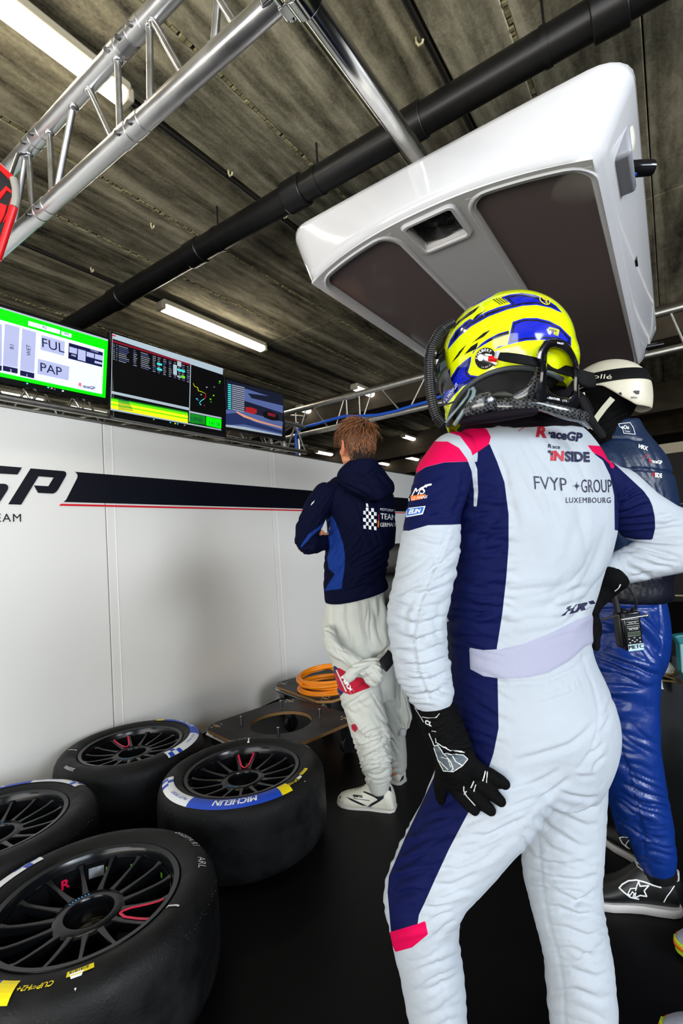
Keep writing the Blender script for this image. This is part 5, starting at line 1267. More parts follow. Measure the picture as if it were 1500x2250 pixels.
for ln, wd in [([(340, 600), (400, 740), (440, 730), (505, 835), (735, 855), (785, 900), (725, 975), (620, 1042), (510, 1035), (450, 920), (395, 760)], 1.9), ([(600, 850), (650, 930), (725, 975)], 1.8), ([(510, 835), (590, 930), (620, 1010), (600, 1030)], 2.2), ([(440, 900), (500, 960), (560, 1020)], 2.0), ([(480, 880), (560, 900), (590, 990)], 1.6),
               ([(410, 650), (420, 700), (500, 750), (600, 805), (745, 815)], 2), ([(255, 400), (330, 412), (420, 400), (455, 370)], 1.3), ([(165, 280), (240, 400), (275, 460)], 1.2), ([(740, 1215), (740, 1260), (780, 1330), (880, 1440)], 2.6), ([(750, 1310), (775, 1275)], 2.2),
               ([(855, 1155), (825, 1230)], 3.2), ([(885, 1200), (860, 1280)], 2.2), ([(990, 1045), (965, 1150)], 3.4), ([(1020, 1050), (1010, 1170)], 2), ([(665, 85), (700, 230), (730, 335)], 1.8)]:
    wrap_line(g, [Z6(*q) for q in ln], wd, BG, .0016, maxe=5)
wrap_text(g, 'CL', BG, Z6(285, 475), (8.5, 4.2), (2, -8.5), bold=.05); wrap_text(g, 'series', BG, Z6(365, 570), (3, .8), (.4, -3), bold=.04)
obj('glove_grey_panel', gg, mat('slate grey print', rgb(72, 84, 94), .5), glv, smooth=False, recalc=False); obj('glove_print', g, M_grayp if False else mat('silver print', rgb(200, 205, 205), .5), glv, smooth=False, recalc=False)
# right glove on the hip
mb = MB()
ch(mb, [(1352, 1250, 1.11, 30), (1344, 1266, 1.11, 36), (1326, 1288, 1.12, 30), (1302, 1318, 1.12, 24), (1294, 1346, 1.09, 18)])
dd0 = 1.06
ch(mb, [(1294, 1348, 1.09, 17), (1296, 1372, dd0, 17)], 16)
for pts in [[(1304, 1362, dd0, 13), (1288, 1374, 1.045, 11), (1279, 1386, 1.04, 9)], [(1302, 1368, dd0, 13), (1287, 1390, 1.04, 11.5), (1281, 1404, 1.035, 9.5)], [(1304, 1372, dd0, 13), (1296, 1400, 1.04, 11.5), (1293, 1418, 1.035, 9.5)], [(1308, 1372, dd0+.01, 12), (1307, 1402, 1.05, 11), (1309, 1422, 1.045, 9)], [(1304, 1350, 1.09, 10), (1313, 1376, 1.09, 9), (1314, 1392, 1.09, 8)]]:
    ch(mb, pts, 14)
G2 = fuse(mb, .0022, 5); G2.push(.0008*pnoise(*(G2.V*700).T, 5)); g2 = G2.make('glove', M_glove, drv)
B2 = G2.bvh(); g = MB(); wrap_line(g, [(1362, 1284), (1358, 1292), (1350, 1298)], 2.2, B2); obj('glove_print', g, mat('silver print', rgb(200, 205, 205), .5), g2, smooth=False, recalc=False)
# race boots, mostly below the picture
M_boot = mat('white race boot', rgb(220, 220, 215), .5); M_sole = mat('boot sole', rgb(60, 60, 60), .6)
def shoe(parent, toe, heel, wd, hgt, m_up, m_sole, ank=None, sole=.018, name='shoe'):
    toe = np.array(toe, float); heel = np.array(heel, float); toe[2] = heel[2] = 0; f_ = nrm(toe - heel); L_ = np.linalg.norm(toe - heel); s_ = np.cross([0, 0, 1.], f_)
    prof = [(0, .60, .42), (.04, .78, .80), (.12, .86, 1.0), (.25, .84, 1.06), (.38, .80, .98), (.5, .84, .74), (.62, .95, .56), (.75, 1.0, .46), (.87, .90, .38), (.95, .66, .30), (1, .34, .18)]
    def sect(u, w_, z0, z1, tp, n=2.6):
        c = heel + f_*L_*u; out = []
        for t in np.linspace(0, 2*PI, 28, endpoint=False):
            cs, sn = math.cos(t), math.sin(t); k = abs(cs)**(2/n)*np.sign(cs)*w_; zz = (z0+z1)/2 + (z1-z0)/2*abs(sn)**(2/n)*np.sign(sn)
            if sn > 0: k *= 1 - (1-tp)*sn
            out.append(c + s_*k + np.array([0, 0, zz]))
        return out
    g = MB(); g.rings([sect(u, wd/2*w_, sole*.6, sole*.6 + hgt*h, .62) for u, w_, h in prof]); up = obj(name, g, m_up, parent, ang=80)
    md = up.modifiers.new('s', 'SUBSURF'); md.levels = 1; md.render_levels = 1
    g = MB(); R = []
    for z, k in [(0, .94), (.002, 1.0), (sole*.9, 1.04), (sole, 1.0)]:
        ring = []
        pr = [(-.01, .5), (.02, .74), (.1, .9), (.25, .88), (.4, .8), (.55, .86), (.7, 1.0), (.82, .98), (.92, .76), (.99, .42), (1.01, .15)]
        for u, w_ in pr: ring.append(heel + f_*L_*u + s_*wd/2*w_*k + np.array([0, 0, z + (.012 if u > .95 else 0)]))
        for u, w_ in pr[::-1]: ring.append(heel + f_*L_*u - s_*wd/2*w_*k + np.array([0, 0, z + (.012 if u > .95 else 0)]))
        R.append(ring)
    g.rings(R); so = obj('sole', g, m_sole, up if parent is not None else up, ang=50)
    return up
fh = P(978, 2500, 1.0); shoe(drv, fh + (-.17, .13, 0), fh + (.06, -.05, 0), .1, .11, M_boot, M_sole)
fh = P(1284, 2420, 1.07); shoe(drv, fh + (-.02, .2, 0), fh + (.02, -.06, 0), .1, .11, M_boot, M_sole)
# collar and balaclava neck
mb = MB()
torso(mb, [(945, 1040, 1262, 1.0, 1.12, .075), (925, 1028, 1275, .995, 1.13, .086), (900, 1040, 1268, .995, 1.13, .088), (880, 1062, 1255, 1.0, 1.12, .08), (862, 1080, 1235, 1.01, 1.11, .07)])
K_ = fuse(mb, .004, 8); K_.push(K_.folds([(1150, 905, 160, 50, 2, 12, 4, 71)]))
K_.make('collar', mat('black balaclava collar', rgb(16, 12, 18), .8, spec=.1), drv)
# ================================================================== YELLOW AND BLUE HELMET
HZ = lambda x, y: (920 + x/3.947, 620 + y/3.947)
def HP(L_): return [HZ(*q) for q in L_]
M_helm = cloth('painted helmet', rgb(236, 252, 0), [('hblue', rgb(8, 30, 190)), ('hblack', rgb(6, 8, 20)), ('hyel', rgb(236, 252, 0)), ('hblk2', rgb(6, 8, 14)), ('inner', rgb(10, 10, 12))], rough=.10, sheen=0, weave=0, wscale=50, var=.0, coat=.8, spec=.6)
for n_ in [n for n in M_helm.node_tree.nodes if n.type == 'BUMP']: n_.inputs['Strength'].default_value = 0.0
hc_ = P(1107, 786, 1.03)
yaw = math.radians(28)
Fh = nrm(-CR*math.cos(yaw) + CF*math.sin(yaw)); Sh = nrm(CR*math.sin(yaw) + CF*math.cos(yaw))   # Sh: towards the far side
pit = math.radians(16); Fh2 = nrm(Fh*math.cos(pit) - CU*math.sin(pit)); Uh = nrm(np.cross(Fh2, Sh));
if Uh @ CU < 0: Uh = -Uh
Rh = np.stack([Fh2, Sh, Uh], 1)
def hl(f, s_, u): return hc_ + Fh2*f + Sh*s_ + Uh*u
mb = MB()
mb.ball(hl(-.004, 0, .004), (.136, .116, .126), 48, 32, Rh)
mb.ball(hl(.035, 0, -.05), (.114, .105, .098), 40, 26, Rh)
mb.ball(hl(.068, 0, -.10), (.088, .086, .070), 36, 24, Rh)
mb.ball(hl(-.03, 0, -.035), (.108, .104, .088), 40, 26, Rh)
HB = fuse(mb, .0021, 42)
# bottom opening, cut along the rim line
def onside(x, y, s0=-.104):
    r = ray(x, y); k = ((hc_ + Sh*s0 - CP) @ Sh)/(r @ Sh); p = CP + r*k - hc_; return p @ Fh2, p @ Uh
rim = [onside(*HZ(*q)) for q in [(180, 1215), (262, 1050), (330, 985), (405, 918), (480, 865), (560, 822), (660, 780), (765, 752), (880, 740), (985, 742), (1150, 760), (1300, 800)]]
# a prism running from side to side
poly = [(.30, rim[0][1] - .12)] + [(f, u) for f, u in rim] + [(-.30, rim[-1][1]), (-.30, -.4), (.30, -.4)]
cut = MB(); cut.prism(poly, hl(0, -.25, 0), Fh2, Uh, Sh*.5)
co = obj('cut', cut, M_blk, None, smooth=False); HB.me.materials.clear()
ho = bpy.data.objects.new('hh', HB.me); COL.objects.link(ho)
md = ho.modifiers.new('b', 'BOOLEAN'); md.operation = 'DIFFERENCE'; md.object = co; md.solver = 'EXACT'
dg = bpy.context.evaluated_depsgraph_get(); dg.update(); m2 = bpy.data.meshes.new_from_object(ho.evaluated_get(dg))
bpy.data.objects.remove(ho); bpy.data.objects.remove(co)
bm = bmesh.new(); bm.from_mesh(m2)
# remove the flat floor of the opening: faces whose vertices all lie on the cutting surface
rf = np.array(sorted(rim)); 
def onrim(co_):
    p = np.array(co_) - hc_; f, u = p @ Fh2, p @ Uh; return abs(u - np.interp(f, rf[:, 0], rf[:, 1])) < .0016 or f > rf[-1, 0] + .002 and abs(u - rf[-1, 1]) < .12 and False
kill = [fc_ for fc_ in bm.faces if all(onrim(v.co) for v in fc_.verts) and (len(fc_.verts) > 4 or fc_.calc_area() > 1e-5)]
bmesh.ops.delete(bm, geom=kill, context='FACES'); bmesh.ops.triangulate(bm, faces=[f for f in bm.faces if len(f.verts) > 4]); bm.to_mesh(m2); bm.free()
n = len(m2.vertices); V = np.empty(n*3); m2.vertices.foreach_get('co', V); V = V.reshape(-1, 3); E = np.empty(len(m2.edges)*2, int); m2.edges.foreach_get('vertices', E)
HB = Body(m2, V, E.reshape(-1, 2)); HB.sync()
blueB = HP([(1246, 268), (1190, 205), (1110, 150), (1000, 108), (890, 93), (790, 106), (712, 130), (760, 158), (797, 188), (690, 215), (600, 250), (520, 290), (472, 326), (440, 318), (400, 345), (320, 420), (270, 500), (243, 592), (350, 470), (450, 385), (600, 300), (760, 240), (900, 205), (1020, 198), (1140, 222), (1200, 250)])
blueC = HP([(812, 343), (910, 312), (1020, 310), (1130, 336), (1225, 385), (1285, 445), (1320, 480), (1320, 560), (1200, 505), (1060, 500), (930, 507), (840, 525), (720, 560), (650, 585), (690, 555), (768, 540)])
blueE = HP([(455, 640), (400, 680), (330, 740), (285, 812), (270, 845), (270, 740), (240, 800), (200, 870), (187, 950), (190, 1060), (216, 1080), (240, 1062), (300, 985), (380, 905), (480, 850), (560, 822), (445, 805), (425, 780), (450, 690)])
blueA = HP([(425, 222), (500, 165), (600, 105), (690, 70), (705, 78), (640, 118), (560, 160), (470, 210)])
blueF = HP([(455, 640), (490, 590), (560, 545), (640, 500), (780, 450), (780, 418), (690, 445), (600, 492), (545, 530), (500, 575), (470, 600)])
HB.attr('hblue', HB.sd([blueB, blueC, blueE, blueA, blueF]))
dk_ = [HP(q) for q in [[(515, 520), (450, 560), (388, 632), (440, 605), (497, 580), (506, 550)], [(530, 203), (430, 262), (340, 340), (288, 415), (380, 330), (480, 262)], [(627, 410), (560, 440), (440, 543), (500, 505), (560, 475)], [(422, 528), (350, 600), (272, 715), (345, 640)], [(800, 340), (690, 368), (760, 352)], [(780, 425), (700, 450), (610, 498), (560, 535), (650, 497), (740, 465), (778, 455)],
        [(470, 318), (500, 285), (560, 252), (600, 228), (520, 290), (485, 325), (540, 300), (470, 330)]]]
inner = np.maximum.reduce([1.7 - np.abs(HB.sd([p]) - 5.0) for p in (blueB, blueC, blueE)])
HB.attr('hblack', np.maximum(HB.sd(dk_), inner))
HB.attr('hyel', HB.sd([HP([(1130, 388), (1218, 412), (1208, 468), (1170, 455), (1168, 430), (1116, 418)]), HP([(612, 160), (700, 134), (768, 182), (690, 208), (640, 190)])]))
HB.attr('hblk2', np.full(len(HB.V), -9.))
L3 = (HB.V - hc_) @ Rh
HB.attr('inner', np.full(len(HB.V), -9.))
t = thing('racing_helmet', 'glossy fluorescent yellow and blue full-face helmet worn by the driver in front', 'helmet', hc_)
hs = HB.make('shell', M_helm, t); BH = HB.bvh()
for p_ in HB.me.polygons: pass
# liner: a smaller dark shell inside, and the rubber rim
mb = MB(); mb.ball(hl(-.004, 0, .004), (.128, .108, .118), 36, 24, Rh); mb.ball(hl(.04, 0, -.06), (.105, .100, .07), 30, 20, Rh)
obj('liner', mb, mat('black liner', (.01, .01, .011), .9), t, ang=180)
# rim strip along the near and far edges
def rimpt(f, u, side):
    lo, hi = 0.0, .2; o_ = Vector(hl(f, side*.3, u)); h = BH.ray_cast(o_, Vector(-Sh*side), .6)
    return None if h[0] is None else np.array(h[0])
ff = np.linspace(rf[0, 0], rf[-1, 0], 40)
for side in (-1, 1):
    pts = [rimpt(f, np.interp(f, rf[:, 0], rf[:, 1]) + .002, side) for f in ff]; pts = [p for p in pts if p is not None]
    if len(pts) > 4:
        A = np.array(pts); 
        for _ in range(4): A[1:-1] = (A[:-2] + A[2:] + 2*A[1:-1])/4
        obj('rim_strip', MB().tube(list(A), .0052, 10), mat('rubber rim strip', rgb(60, 68, 72), .5), t)
# round pivot with makers' ring, metal arm and red lever
M_hm = mat('brushed silver', (.7, .7, .72), .25, 1.0)
def hsurf(x, y, lift=0):
    h = BH.ray_cast(Vector(CP), Vector(ray(*HZ(x, y))).normalized(), 4); p, nn = np.array(h[0]), np.array(h[1])
    if nn @ CF > 0: nn = -nn
    return p + nn*lift, nn
c0, n0 = hsurf(578, 662)
piv = obj('pivot', MB().cyl(c0 - n0*.004, c0 + n0*.004, .0198, seg=40), mat('satin black disc', (.004, .004, .004), .5, spec=.15), t, bevel=.001)
tx = nrm(np.cross(CU, n0)); ty = nrm(np.cross(n0, tx)); g = MB()
for k, chh in enumerate('SCHUBERT'):
    V2, F2 = text2d(chh, bold=.02); a = PI*.93 - k*.30; h_ = .0052
    o_ = c0 + n0*.0046 + (math.cos(a)*tx + math.sin(a)*ty)*.0132; rx = math.sin(a)*tx - math.cos(a)*ty; ry = math.cos(a)*tx + math.sin(a)*ty
    g.add([o_ + rx*(p[0]-.35)*h_ + ry*p[1]*h_ for p in V2], F2)
for k, chh in enumerate('16.022-210'[::-1]):
    V2, F2 = text2d(chh, bold=.0); a = -PI*.78 + k*.15 ; h_ = .003
    a = -PI*.25 - k*.13; o_ = c0 + n0*.0046 + (math.cos(a)*tx + math.sin(a)*ty)*.0175; rx = -math.sin(a)*tx + math.cos(a)*ty; ry = -math.cos(a)*tx - math.sin(a)*ty
    g.add([o_ + rx*(p[0]-.35)*h_ + ry*p[1]*h_ for p in V2], F2)
obj('pivot_lettering', g, M_wp, piv, smooth=False, recalc=False)
g = MB(); q = [hsurf(x, y, .007)[0] for x, y in [(555, 655), (590, 668), (640, 690), (672, 715)]]
g.tube(q, [.0068, .0066, .005, .0035], 14, flat=.35, up=n0); g.cyl(hsurf(555, 655, .004)[0], hsurf(555, 655, .012)[0], .0062, seg=24); g.tube([hsurf(x, y, .006)[0] for x, y in [(555, 655), (590, 632), (640, 638)]], [.0045, .0035, .002], 10, flat=.4, up=n0)
arm = obj('metal_arm', g, M_hm, t, bevel=.0006)
obj('arm_screw', MB().cyl(hsurf(555, 655, .012)[0], hsurf(555, 655, .0135)[0], .004, seg=16), M_steel, arm)
g = MB(); a, b_ = hsurf(612, 662, .008)[0], hsurf(685, 668, .010)[0]; g.tube([a, b_], .0058, 4, flat=.8, up=n0); obj('red_lever', g, mat('red lever', rgb(230, 24, 22), .35), t, smooth=False, bevel=.001)
g = MB(); a, b_ = hsurf(690, 605, .012)[0], hsurf(680, 660, .012)[0]; g.tube([a, b_], .0045, 4, flat=.8, up=n0); obj('tether_loop', g, mat('grey webbing', rgb(190, 190, 200), .7), t, smooth=False)
# logos on the shell
g = MB(); wrap_text(g, 'MRK', BH, HZ(1128, 425), (6.4, 1.4), (.8, -6.6), bold=.06, lift=.0008); wrap_text(g, 'DESIGN', BH, HZ(1172, 455), (2.0, .5), (.3, -2.2), bold=.03, lift=.0008); obj('painted_logo', g, M_navyp, t, smooth=False, recalc=False)
g = MB(); wrap_text(g, 'P-A PROVOST', BH, HZ(232, 1052), (3.4, -5.0), (-5.0, -3.4), bold=.02, lift=.0008); obj('painted_name', g, M_wp, t, smooth=False, recalc=False)
g = MB(); cc_ = np.array(HZ(1090, 160))
wrap_line(g, [cc_ + (11*math.cos(a), 8*math.sin(a) + 4*math.cos(a)) for a in np.linspace(0, 2*PI, 17)[:-1]], 2, BH, .0008, closed=True); wrap_line(g, [cc_ + q for q in [(-5, -5), (0, -1), (5, -1), (2, 3), (6, 6)]], 2, BH, .0008); obj('painted_ring', g, M_yelp, t, smooth=False, recalc=False)
g = MB()
for k in range(4): wrap_line(g, [HZ(645+k*24, 150-k*4), HZ(708+k*20, 196-k*6)], 1.7, BH, .0008)
obj('painted_grille', g, M_blk, t, smooth=False, recalc=False)
# visor mechanism at the front edge
g = MB(); p0 = P(*HZ(215, 560), 1.03)
g.ball(P(*HZ(262, 500), 1.045), (.018, .014, .026), R=Rh); g.tube([P(*HZ(290, 400), 1.06), P(*HZ(240, 480), 1.05), P(*HZ(190, 570), 1.04), P(*HZ(150, 640), 1.03)], .009, 12)
obj('visor_frame', g, M_gblk, t)
g = MB(); vis = []
for sgn in np.linspace(-.85, .85, 19):
    row = []
    for e in np.linspace(-.35, .38, 9):
        row.append(hl(.141*math.cos(sgn)*math.cos(e) + .008, .120*math.sin(sgn)*math.cos(e)*1.02, .132*math.sin(e) - .01))
    vis.append(row)
Vv = [p for r_ in vis for p in r_]; g.add(Vv, [(i*9+j, i*9+j+1, (i+1)*9+j+1, (i+1)*9+j) for i in range(18) for j in range(8)])
obj('visor', g, M_gblk, t, ang=180)
g = MB(); g.cyl(P(*HZ(108, 618), 1.0), P(*HZ(150, 622), 1.0), .006, seg=16); g.cyl(P(*HZ(128, 640), 1.0), P(*HZ(118, 590), 1.0), .004, seg=12); obj('cord_clip', g, M_hm, t)
# clear drink tubes and wiring at the chin
g = MB(); g.tube([P(*HZ(x, y), d) for x, y, d in [(465, 920, .95), (480, 945, .945), (470, 985, .94), (430, 1060, .935), (380, 1130, .935), (340, 1190, .94), (310, 1235, .95)]], .0042, 12)
g.tube([P(*HZ(x, y), d) for x, y, d in [(440, 930, .96), (420, 990, .95), (340, 1090, .94), (270, 1170, .94), (235, 1215, .95)]], .0026, 10)
obj('drink_tube', g, mat('clear grey tube', rgb(120, 140, 145), .15, coat=.5), t)
g = MB(); g.tube([P(*HZ(x, y), .945) for x, y in [(165, 1058), (210, 1060), (260, 1055), (310, 1035)]], .0016, 8); obj('chin_wire', g, M_blk, t)
# coiled radio cord
cl = [(300, 350), (240, 385), (170, 450), (110, 560), (88, 680), (90, 800), (98, 920), (112, 1020), (130, 1100), (160, 1180), (210, 1240)]
Cn = np.array([P(*HZ(*q), 1.0) for q in cl]); seg_ = np.cumsum([0] + [np.linalg.norm(Cn[i+1]-Cn[i]) for i in range(len(Cn)-1)])
def along(u): u = u*seg_[-1]; return np.array([np.interp(u, seg_, Cn[:, k]) for k in range(3)])
pts = []; turns = 54
for k in range(turns*12):
    u = k/(turns*12.); p = along(u); d_ = nrm(along(min(1, u+.02)) - along(max(0, u-.02))); x_ = nrm(np.cross(d_, CF)); y_ = np.cross(d_, x_); a = 2*PI*k/12
    rr_ = .0085 if u > .1 else .007; pts.append(p + rr_*(math.cos(a)*x_ + math.sin(a)*y_))
tag(obj('coiled_cord', MB().tube(pts, .0026, 7), mat('black coiled cord', (.012, .012, .013), .35)), 'black coiled radio cord hanging down the left side of the yellow helmet', 'cord')

# ================================================================== CARBON NECK BRACE
def carbon():
    m = mat('carbon fibre', (.02, .02, .022), .18, coat=.7); nt = m.node_tree; N = nt.nodes; L = nt.links; b = N['Principled BSDF']
    tc = N.new('ShaderNodeTexCoord'); mp = N.new('ShaderNodeMapping'); mp.inputs['Rotation'].default_value = (.5, .3, .785); mp.inputs['Scale'].default_value = (190, 190, 190); L.new(tc.outputs['Object'], mp.inputs[0])
    ck = N.new('ShaderNodeTexChecker'); ck.inputs['Scale'].default_value = 1; ck.inputs['Color1'].default_value = (.012, .012, .013, 1); ck.inputs['Color2'].default_value = (.075, .078, .085, 1)
    L.new(mp.outputs[0], ck.inputs['Vector']); L.new(ck.outputs[0], b.inputs['Base Color']); return m
M_carbon = carbon()
t = thing('neck_brace', 'carbon fibre head and neck restraint on the driver in front, FEATHERLITE lettering', 'neck brace', P(1200, 880, .93))
outer = [(1040, 560), (1075, 515), (1120, 492), (1180, 488), (1250, 497), (1305, 540), (1345, 600), (1372, 660), (1388, 740), (1392, 830), (1388, 920), (1392, 1000), (1420, 1080), (1380, 1110), (1300, 1112), (1200, 1085), (1110, 1060), (1030, 1040), (1000, 1000), (1020, 940), (1040, 870), (1052, 780), (1045, 700), (1015, 650), (1022, 600)]
innr = [(1118, 610), (1140, 575), (1170, 568), (1215, 580), (1265, 610), (1300, 650), (1325, 700), (1340, 760), (1344, 820), (1342, 880), (1338, 930), (1318, 975), (1280, 1003), (1240, 1000), (1200, 985), (1160, 965), (1130, 940), (1115, 900), (1112, 850), (1112, 800), (1112, 760), (1112, 720), (1112, 690), (1112, 660), (1112, 630)]
# match the two outlines by angle
def resample(pl, c, n=64):
    out = []
    for k in range(n):
        a = 2*PI*k/n; d_ = np.array([math.cos(a), math.sin(a)]); best = None
        for i in range(len(pl)):
            p, q = np.array(pl[i], float) - c, np.array(pl[(i+1) % len(pl)], float) - c; e = q-p; den = d_[0]*e[1] - d_[1]*e[0]
            if abs(den) < 1e-9: continue
            tt = (p[0]*e[1] - p[1]*e[0])/den; uu = (p[0]*d_[1] - p[1]*d_[0])/den
            if tt > 0 and -1e-6 <= uu <= 1+1e-6 and (best is None or tt > best): best = tt
        out.append(c + d_*best)
    return out
cn = np.array([1225, 790.]); O_, I_ = resample(outer, cn), resample(innr, cn)
def dep(p): return .885 + .03*((p[0]-1150)/250.) + .02*max(0, (p[1]-700)/400.)
R = []
for k in range(64):
    o2, i2 = np.array(O_[k]), np.array(I_[k]); m_ = (o2+i2)/2
    R.append([P(*HZ(*o2), dep(o2) + .012), P(*HZ(*lerp(o2, i2, .10)), dep(o2) - .001), P(*HZ(*lerp(o2, i2, .45)), dep(m_) - .006), P(*HZ(*lerp(o2, i2, .88)), dep(i2) - .001), P(*HZ(*i2), dep(i2) + .010), P(*HZ(*lerp(o2, i2, .5)), dep(m_) + .024)])
g = MB(); R.append(R[0]); g.rings(R, cap=False)
yoke_top = obj('upright_frame', g, M_gblk, t, ang=50)
FB = BVHTree.FromPolygons([Vector(v) for v in g.v], g.f)
g = MB(); wrap_text(g, '- FEATHER', FB, HZ(1108, 1010), (4.4, .75), (0, -4.6), bold=.03, lift=.001); wrap_text(g, 'LITE -', FB, HZ(1240, 1035), (4.4, .75), (0, -4.6), bold=-.005, lift=.001); wrap_text(g, 'stand21', FB, HZ(1195, 530), (3.6, .8), (0, -3.6), bold=.02, lift=.001)
obj('brace_lettering', g, M_wp, yoke_top, smooth=False, recalc=False)
def strip(name, pts, m, par, n=1, sub=True):
    """ribbon of elliptical section: (x, y, depth, half-height px, half-thickness m)"""
    R = []
    for i, (x, y, d, hh, tk) in enumerate(pts):
        p = P(*HZ(x, y), d); pn = P(*HZ(*pts[min(i+1, len(pts)-1)][:2]), pts[min(i+1, len(pts)-1)][2]); pp = P(*HZ(*pts[max(i-1, 0)][:2]), pts[max(i-1, 0)][2])
        dd_ = nrm(pn-pp); u_ = nrm(np.cross(dd_, CF)); v_ = nrm(np.cross(dd_, u_)); h_ = hh/3.947*d/FPX
        R.append([p + u_*h_*np.sign(math.cos(a))*abs(math.cos(a))**.7 + v_*tk*np.sign(math.sin(a))*abs(math.sin(a))**.7 for a in np.linspace(0, 2*PI, 20, endpoint=False)])
    g = MB(); g.rings(R); return obj(name, g, m, par, ang=60)
strip('side_wing', [(1040, 700, 0.915, 10, .006), (1030, 800, 0.910, 34, .006), (1000, 900, 0.910, 55, .007), (930, 970, 0.915, 60, .008), (850, 1005, 0.920, 45, .008), (760, 1035, 0.925, 38, .008), (660, 1060, 0.920, 42, .009), (600, 1060, 0.915, 52, .010)], M_carbon, t)
strip('shoulder_yoke', [(420, 1120, 0.925, 50, .010), (480, 1090, 0.910, 70, .012), (540, 1055, 0.905, 88, .014), (590, 1040, 0.905, 90, .014), (620, 1060, 0.905, 70, .012), (640, 1075, 0.910, 40, .010)], M_carbon, t)
strip('rear_base', [(640, 1070, 0.915, 55, .012), (760, 1075, 0.910, 55, .012), (900, 1065, 0.905, 55, .012), (1020, 1060, 0.905, 50, .012), (1150, 1100, 0.905, 45, .012), (1300, 1140, 0.915, 55, .012), (1420, 1170, 0.935, 50, .012), (1490, 1230, 0.955, 40, .010)], M_carbon, t)
g = MB()
strip('shoulder_pad', [(370, 1225, 0.925, 26, .014), (500, 1190, 0.910, 40, .018), (680, 1165, 0.905, 45, .018), (860, 1140, 0.905, 40, .016), (1000, 1125, 0.910, 30, .014)], mat('purple-black padding', rgb(18, 13, 20), .8, spec=.1), t)
strip('oval_pad', [(620, 985, 0.900, 6, .004), (680, 975, 0.895, 22, .006), (740, 975, 0.895, 27, .006), (800, 985, 0.895, 14, .005)], mat('olive rubber pad', rgb(40, 44, 36), .6), t)
# black straps
M_web = mat('black webbing', (.004, .004, .0045), .65, 0, .3, (300, 300, 300), .6, 700, spec=.15)
tt = tag(strip('tether_strap', [(695, 642, 0.890, 34, .003), (760, 650, 0.883, 42, .003), (860, 665, 0.877, 44, .003), (960, 683, 0.875, 42, .003), (1060, 700, 0.880, 38, .003), (1100, 712, 0.915, 38, .003), (1200, 745, 0.925, 42, .003), (1340, 782, 0.930, 44, .003), (1390, 815, 0.925, 60, .004), (1450, 845, 0.930, 72, .005), (1510, 850, 0.945, 66, .005)], M_web, None), 'black webbing strap running across the yellow helmet through the carbon frame', 'strap')
tt = tag(strip('belt_strap', [(1400, 1000, 0.930, 30, .004), (1440, 1080, 0.930, 34, .004), (1480, 1170, 0.930, 34, .004), (1530, 1250, 0.935, 34, .004), (1590, 1320, 0.945, 30, .004), (1600, 1350, 0.945, 18, .006)], M_web, None), 'black strap hanging below the neck brace towards the right shoulder', 'strap')
# ================================================================== BROWN-HAIRED MAN IN THE NAVY HOODIE
D2 = 2.29
JZ = lambda x, y: (620 + x/4.326, 880 + y/4.326)
KZ = lambda x, y: (580 + x/3.947, 1380 + y/3.947)
def JL(L_): return [JZ(*q) for q in L_]
def KL(L_): return [KZ(*q) for q in L_]
man = thing('person', 'brown-haired man in a navy hoodie with arms crossed, overalls tied at his waist', 'person', P(830, 1780, D2)*[1, 1, 0])
# body: head, neck, core and folded arms as one figure
M_skin = mat('skin', rgb(214, 142, 104), .5, 0, .06, (40, 40, 40), .12, 200)
for n_ in [M_skin.node_tree.nodes['Principled BSDF']]: n_.inputs['Subsurface Weight'].default_value = .15; n_.inputs['Subsurface Scale'].default_value = .01
yw = math.radians(60); Fm = nrm(-CR*math.cos(yw) + CF*math.sin(yw)); Sm = nrm(CR*math.sin(yw) + CF*math.cos(yw)); Um = np.array([0, 0, 1.0]) 
Fm = nrm(Fm - Um*(Fm @ Um) - .0*Um); Sm = nrm(np.cross(Um, Fm)); Sm = Sm if Sm @ CF > 0 else -Sm     # Sm: his right side, away from us
hm = P(782, 981, D2 + .04); Rm = np.stack([Fm, Sm, Um], 1)
def hd(f, s_, u): return hm + Fm*f + Sm*s_ + Um*u
mb = MB()
mb.ball(hd(-.012, 0, .025), (.094, .074, .090), 32, 22, Rm)         # skull
mb.ball(hd(.030, 0, -.035), (.062, .058, .078), 28, 18, Rm)         # face
mb.ball(hd(.052, 0, -.082), (.036, .036, .026), 20, 12, Rm)         # chin
mb.chain([(hd(.010, -.050, -.060), .022), (hd(.055, -.020, -.092), .018)], 14); mb.chain([(hd(.010, .050, -.060), .022), (hd(.055, .020, -.092), .018)], 14)
mb.chain([(hd(.082, 0, .015), .010), (hd(.098, 0, -.018), .011), (hd(.104, 0, -.030), .012)], 14)  # nose
for s_ in (-1, 1): mb.ball(hd(.090, s_*.012, -.034), .009, 12, 8)
mb.chain([(hd(.078, -.032, .030), .012), (hd(.088, 0, .034), .012), (hd(.078, .032, .030), .012)], 12)   # brow
mb.chain([(hd(.086, -.018, -.058), .0085), (hd(.093, 0, -.056), .009), (hd(.086, .018, -.058), .0085)], 12)  # lips
mb.chain([(hd(.084, -.016, -.068), .0085), (hd(.089, 0, -.069), .009), (hd(.084, .016, -.068), .0085)], 12)
for s_ in (-1, 1): mb.ball(hd(.062, s_*.036, -.016), (.022, .018, .020), 16, 10, Rm)  # cheek
mb.chain([(hd(-.022, 0, -.05), .052), (hd(-.026, 0, -.12), .050), (hd(-.035, 0, -.17), .056)], 24)     # neck
torso(mb, [(1050, 740, 826, D2, D2+.12, .06), (1085, 716, 848, D2, D2+.12, .085), (1160, 722, 850, D2, D2+.1, .09), (1250, 728, 830, D2+.01, D2+.09, .07), (1330, 732, 826, D2+.01, D2+.08, .06), (1370, 740, 820, D2+.01, D2+.08, .05)], 2.0, 32)
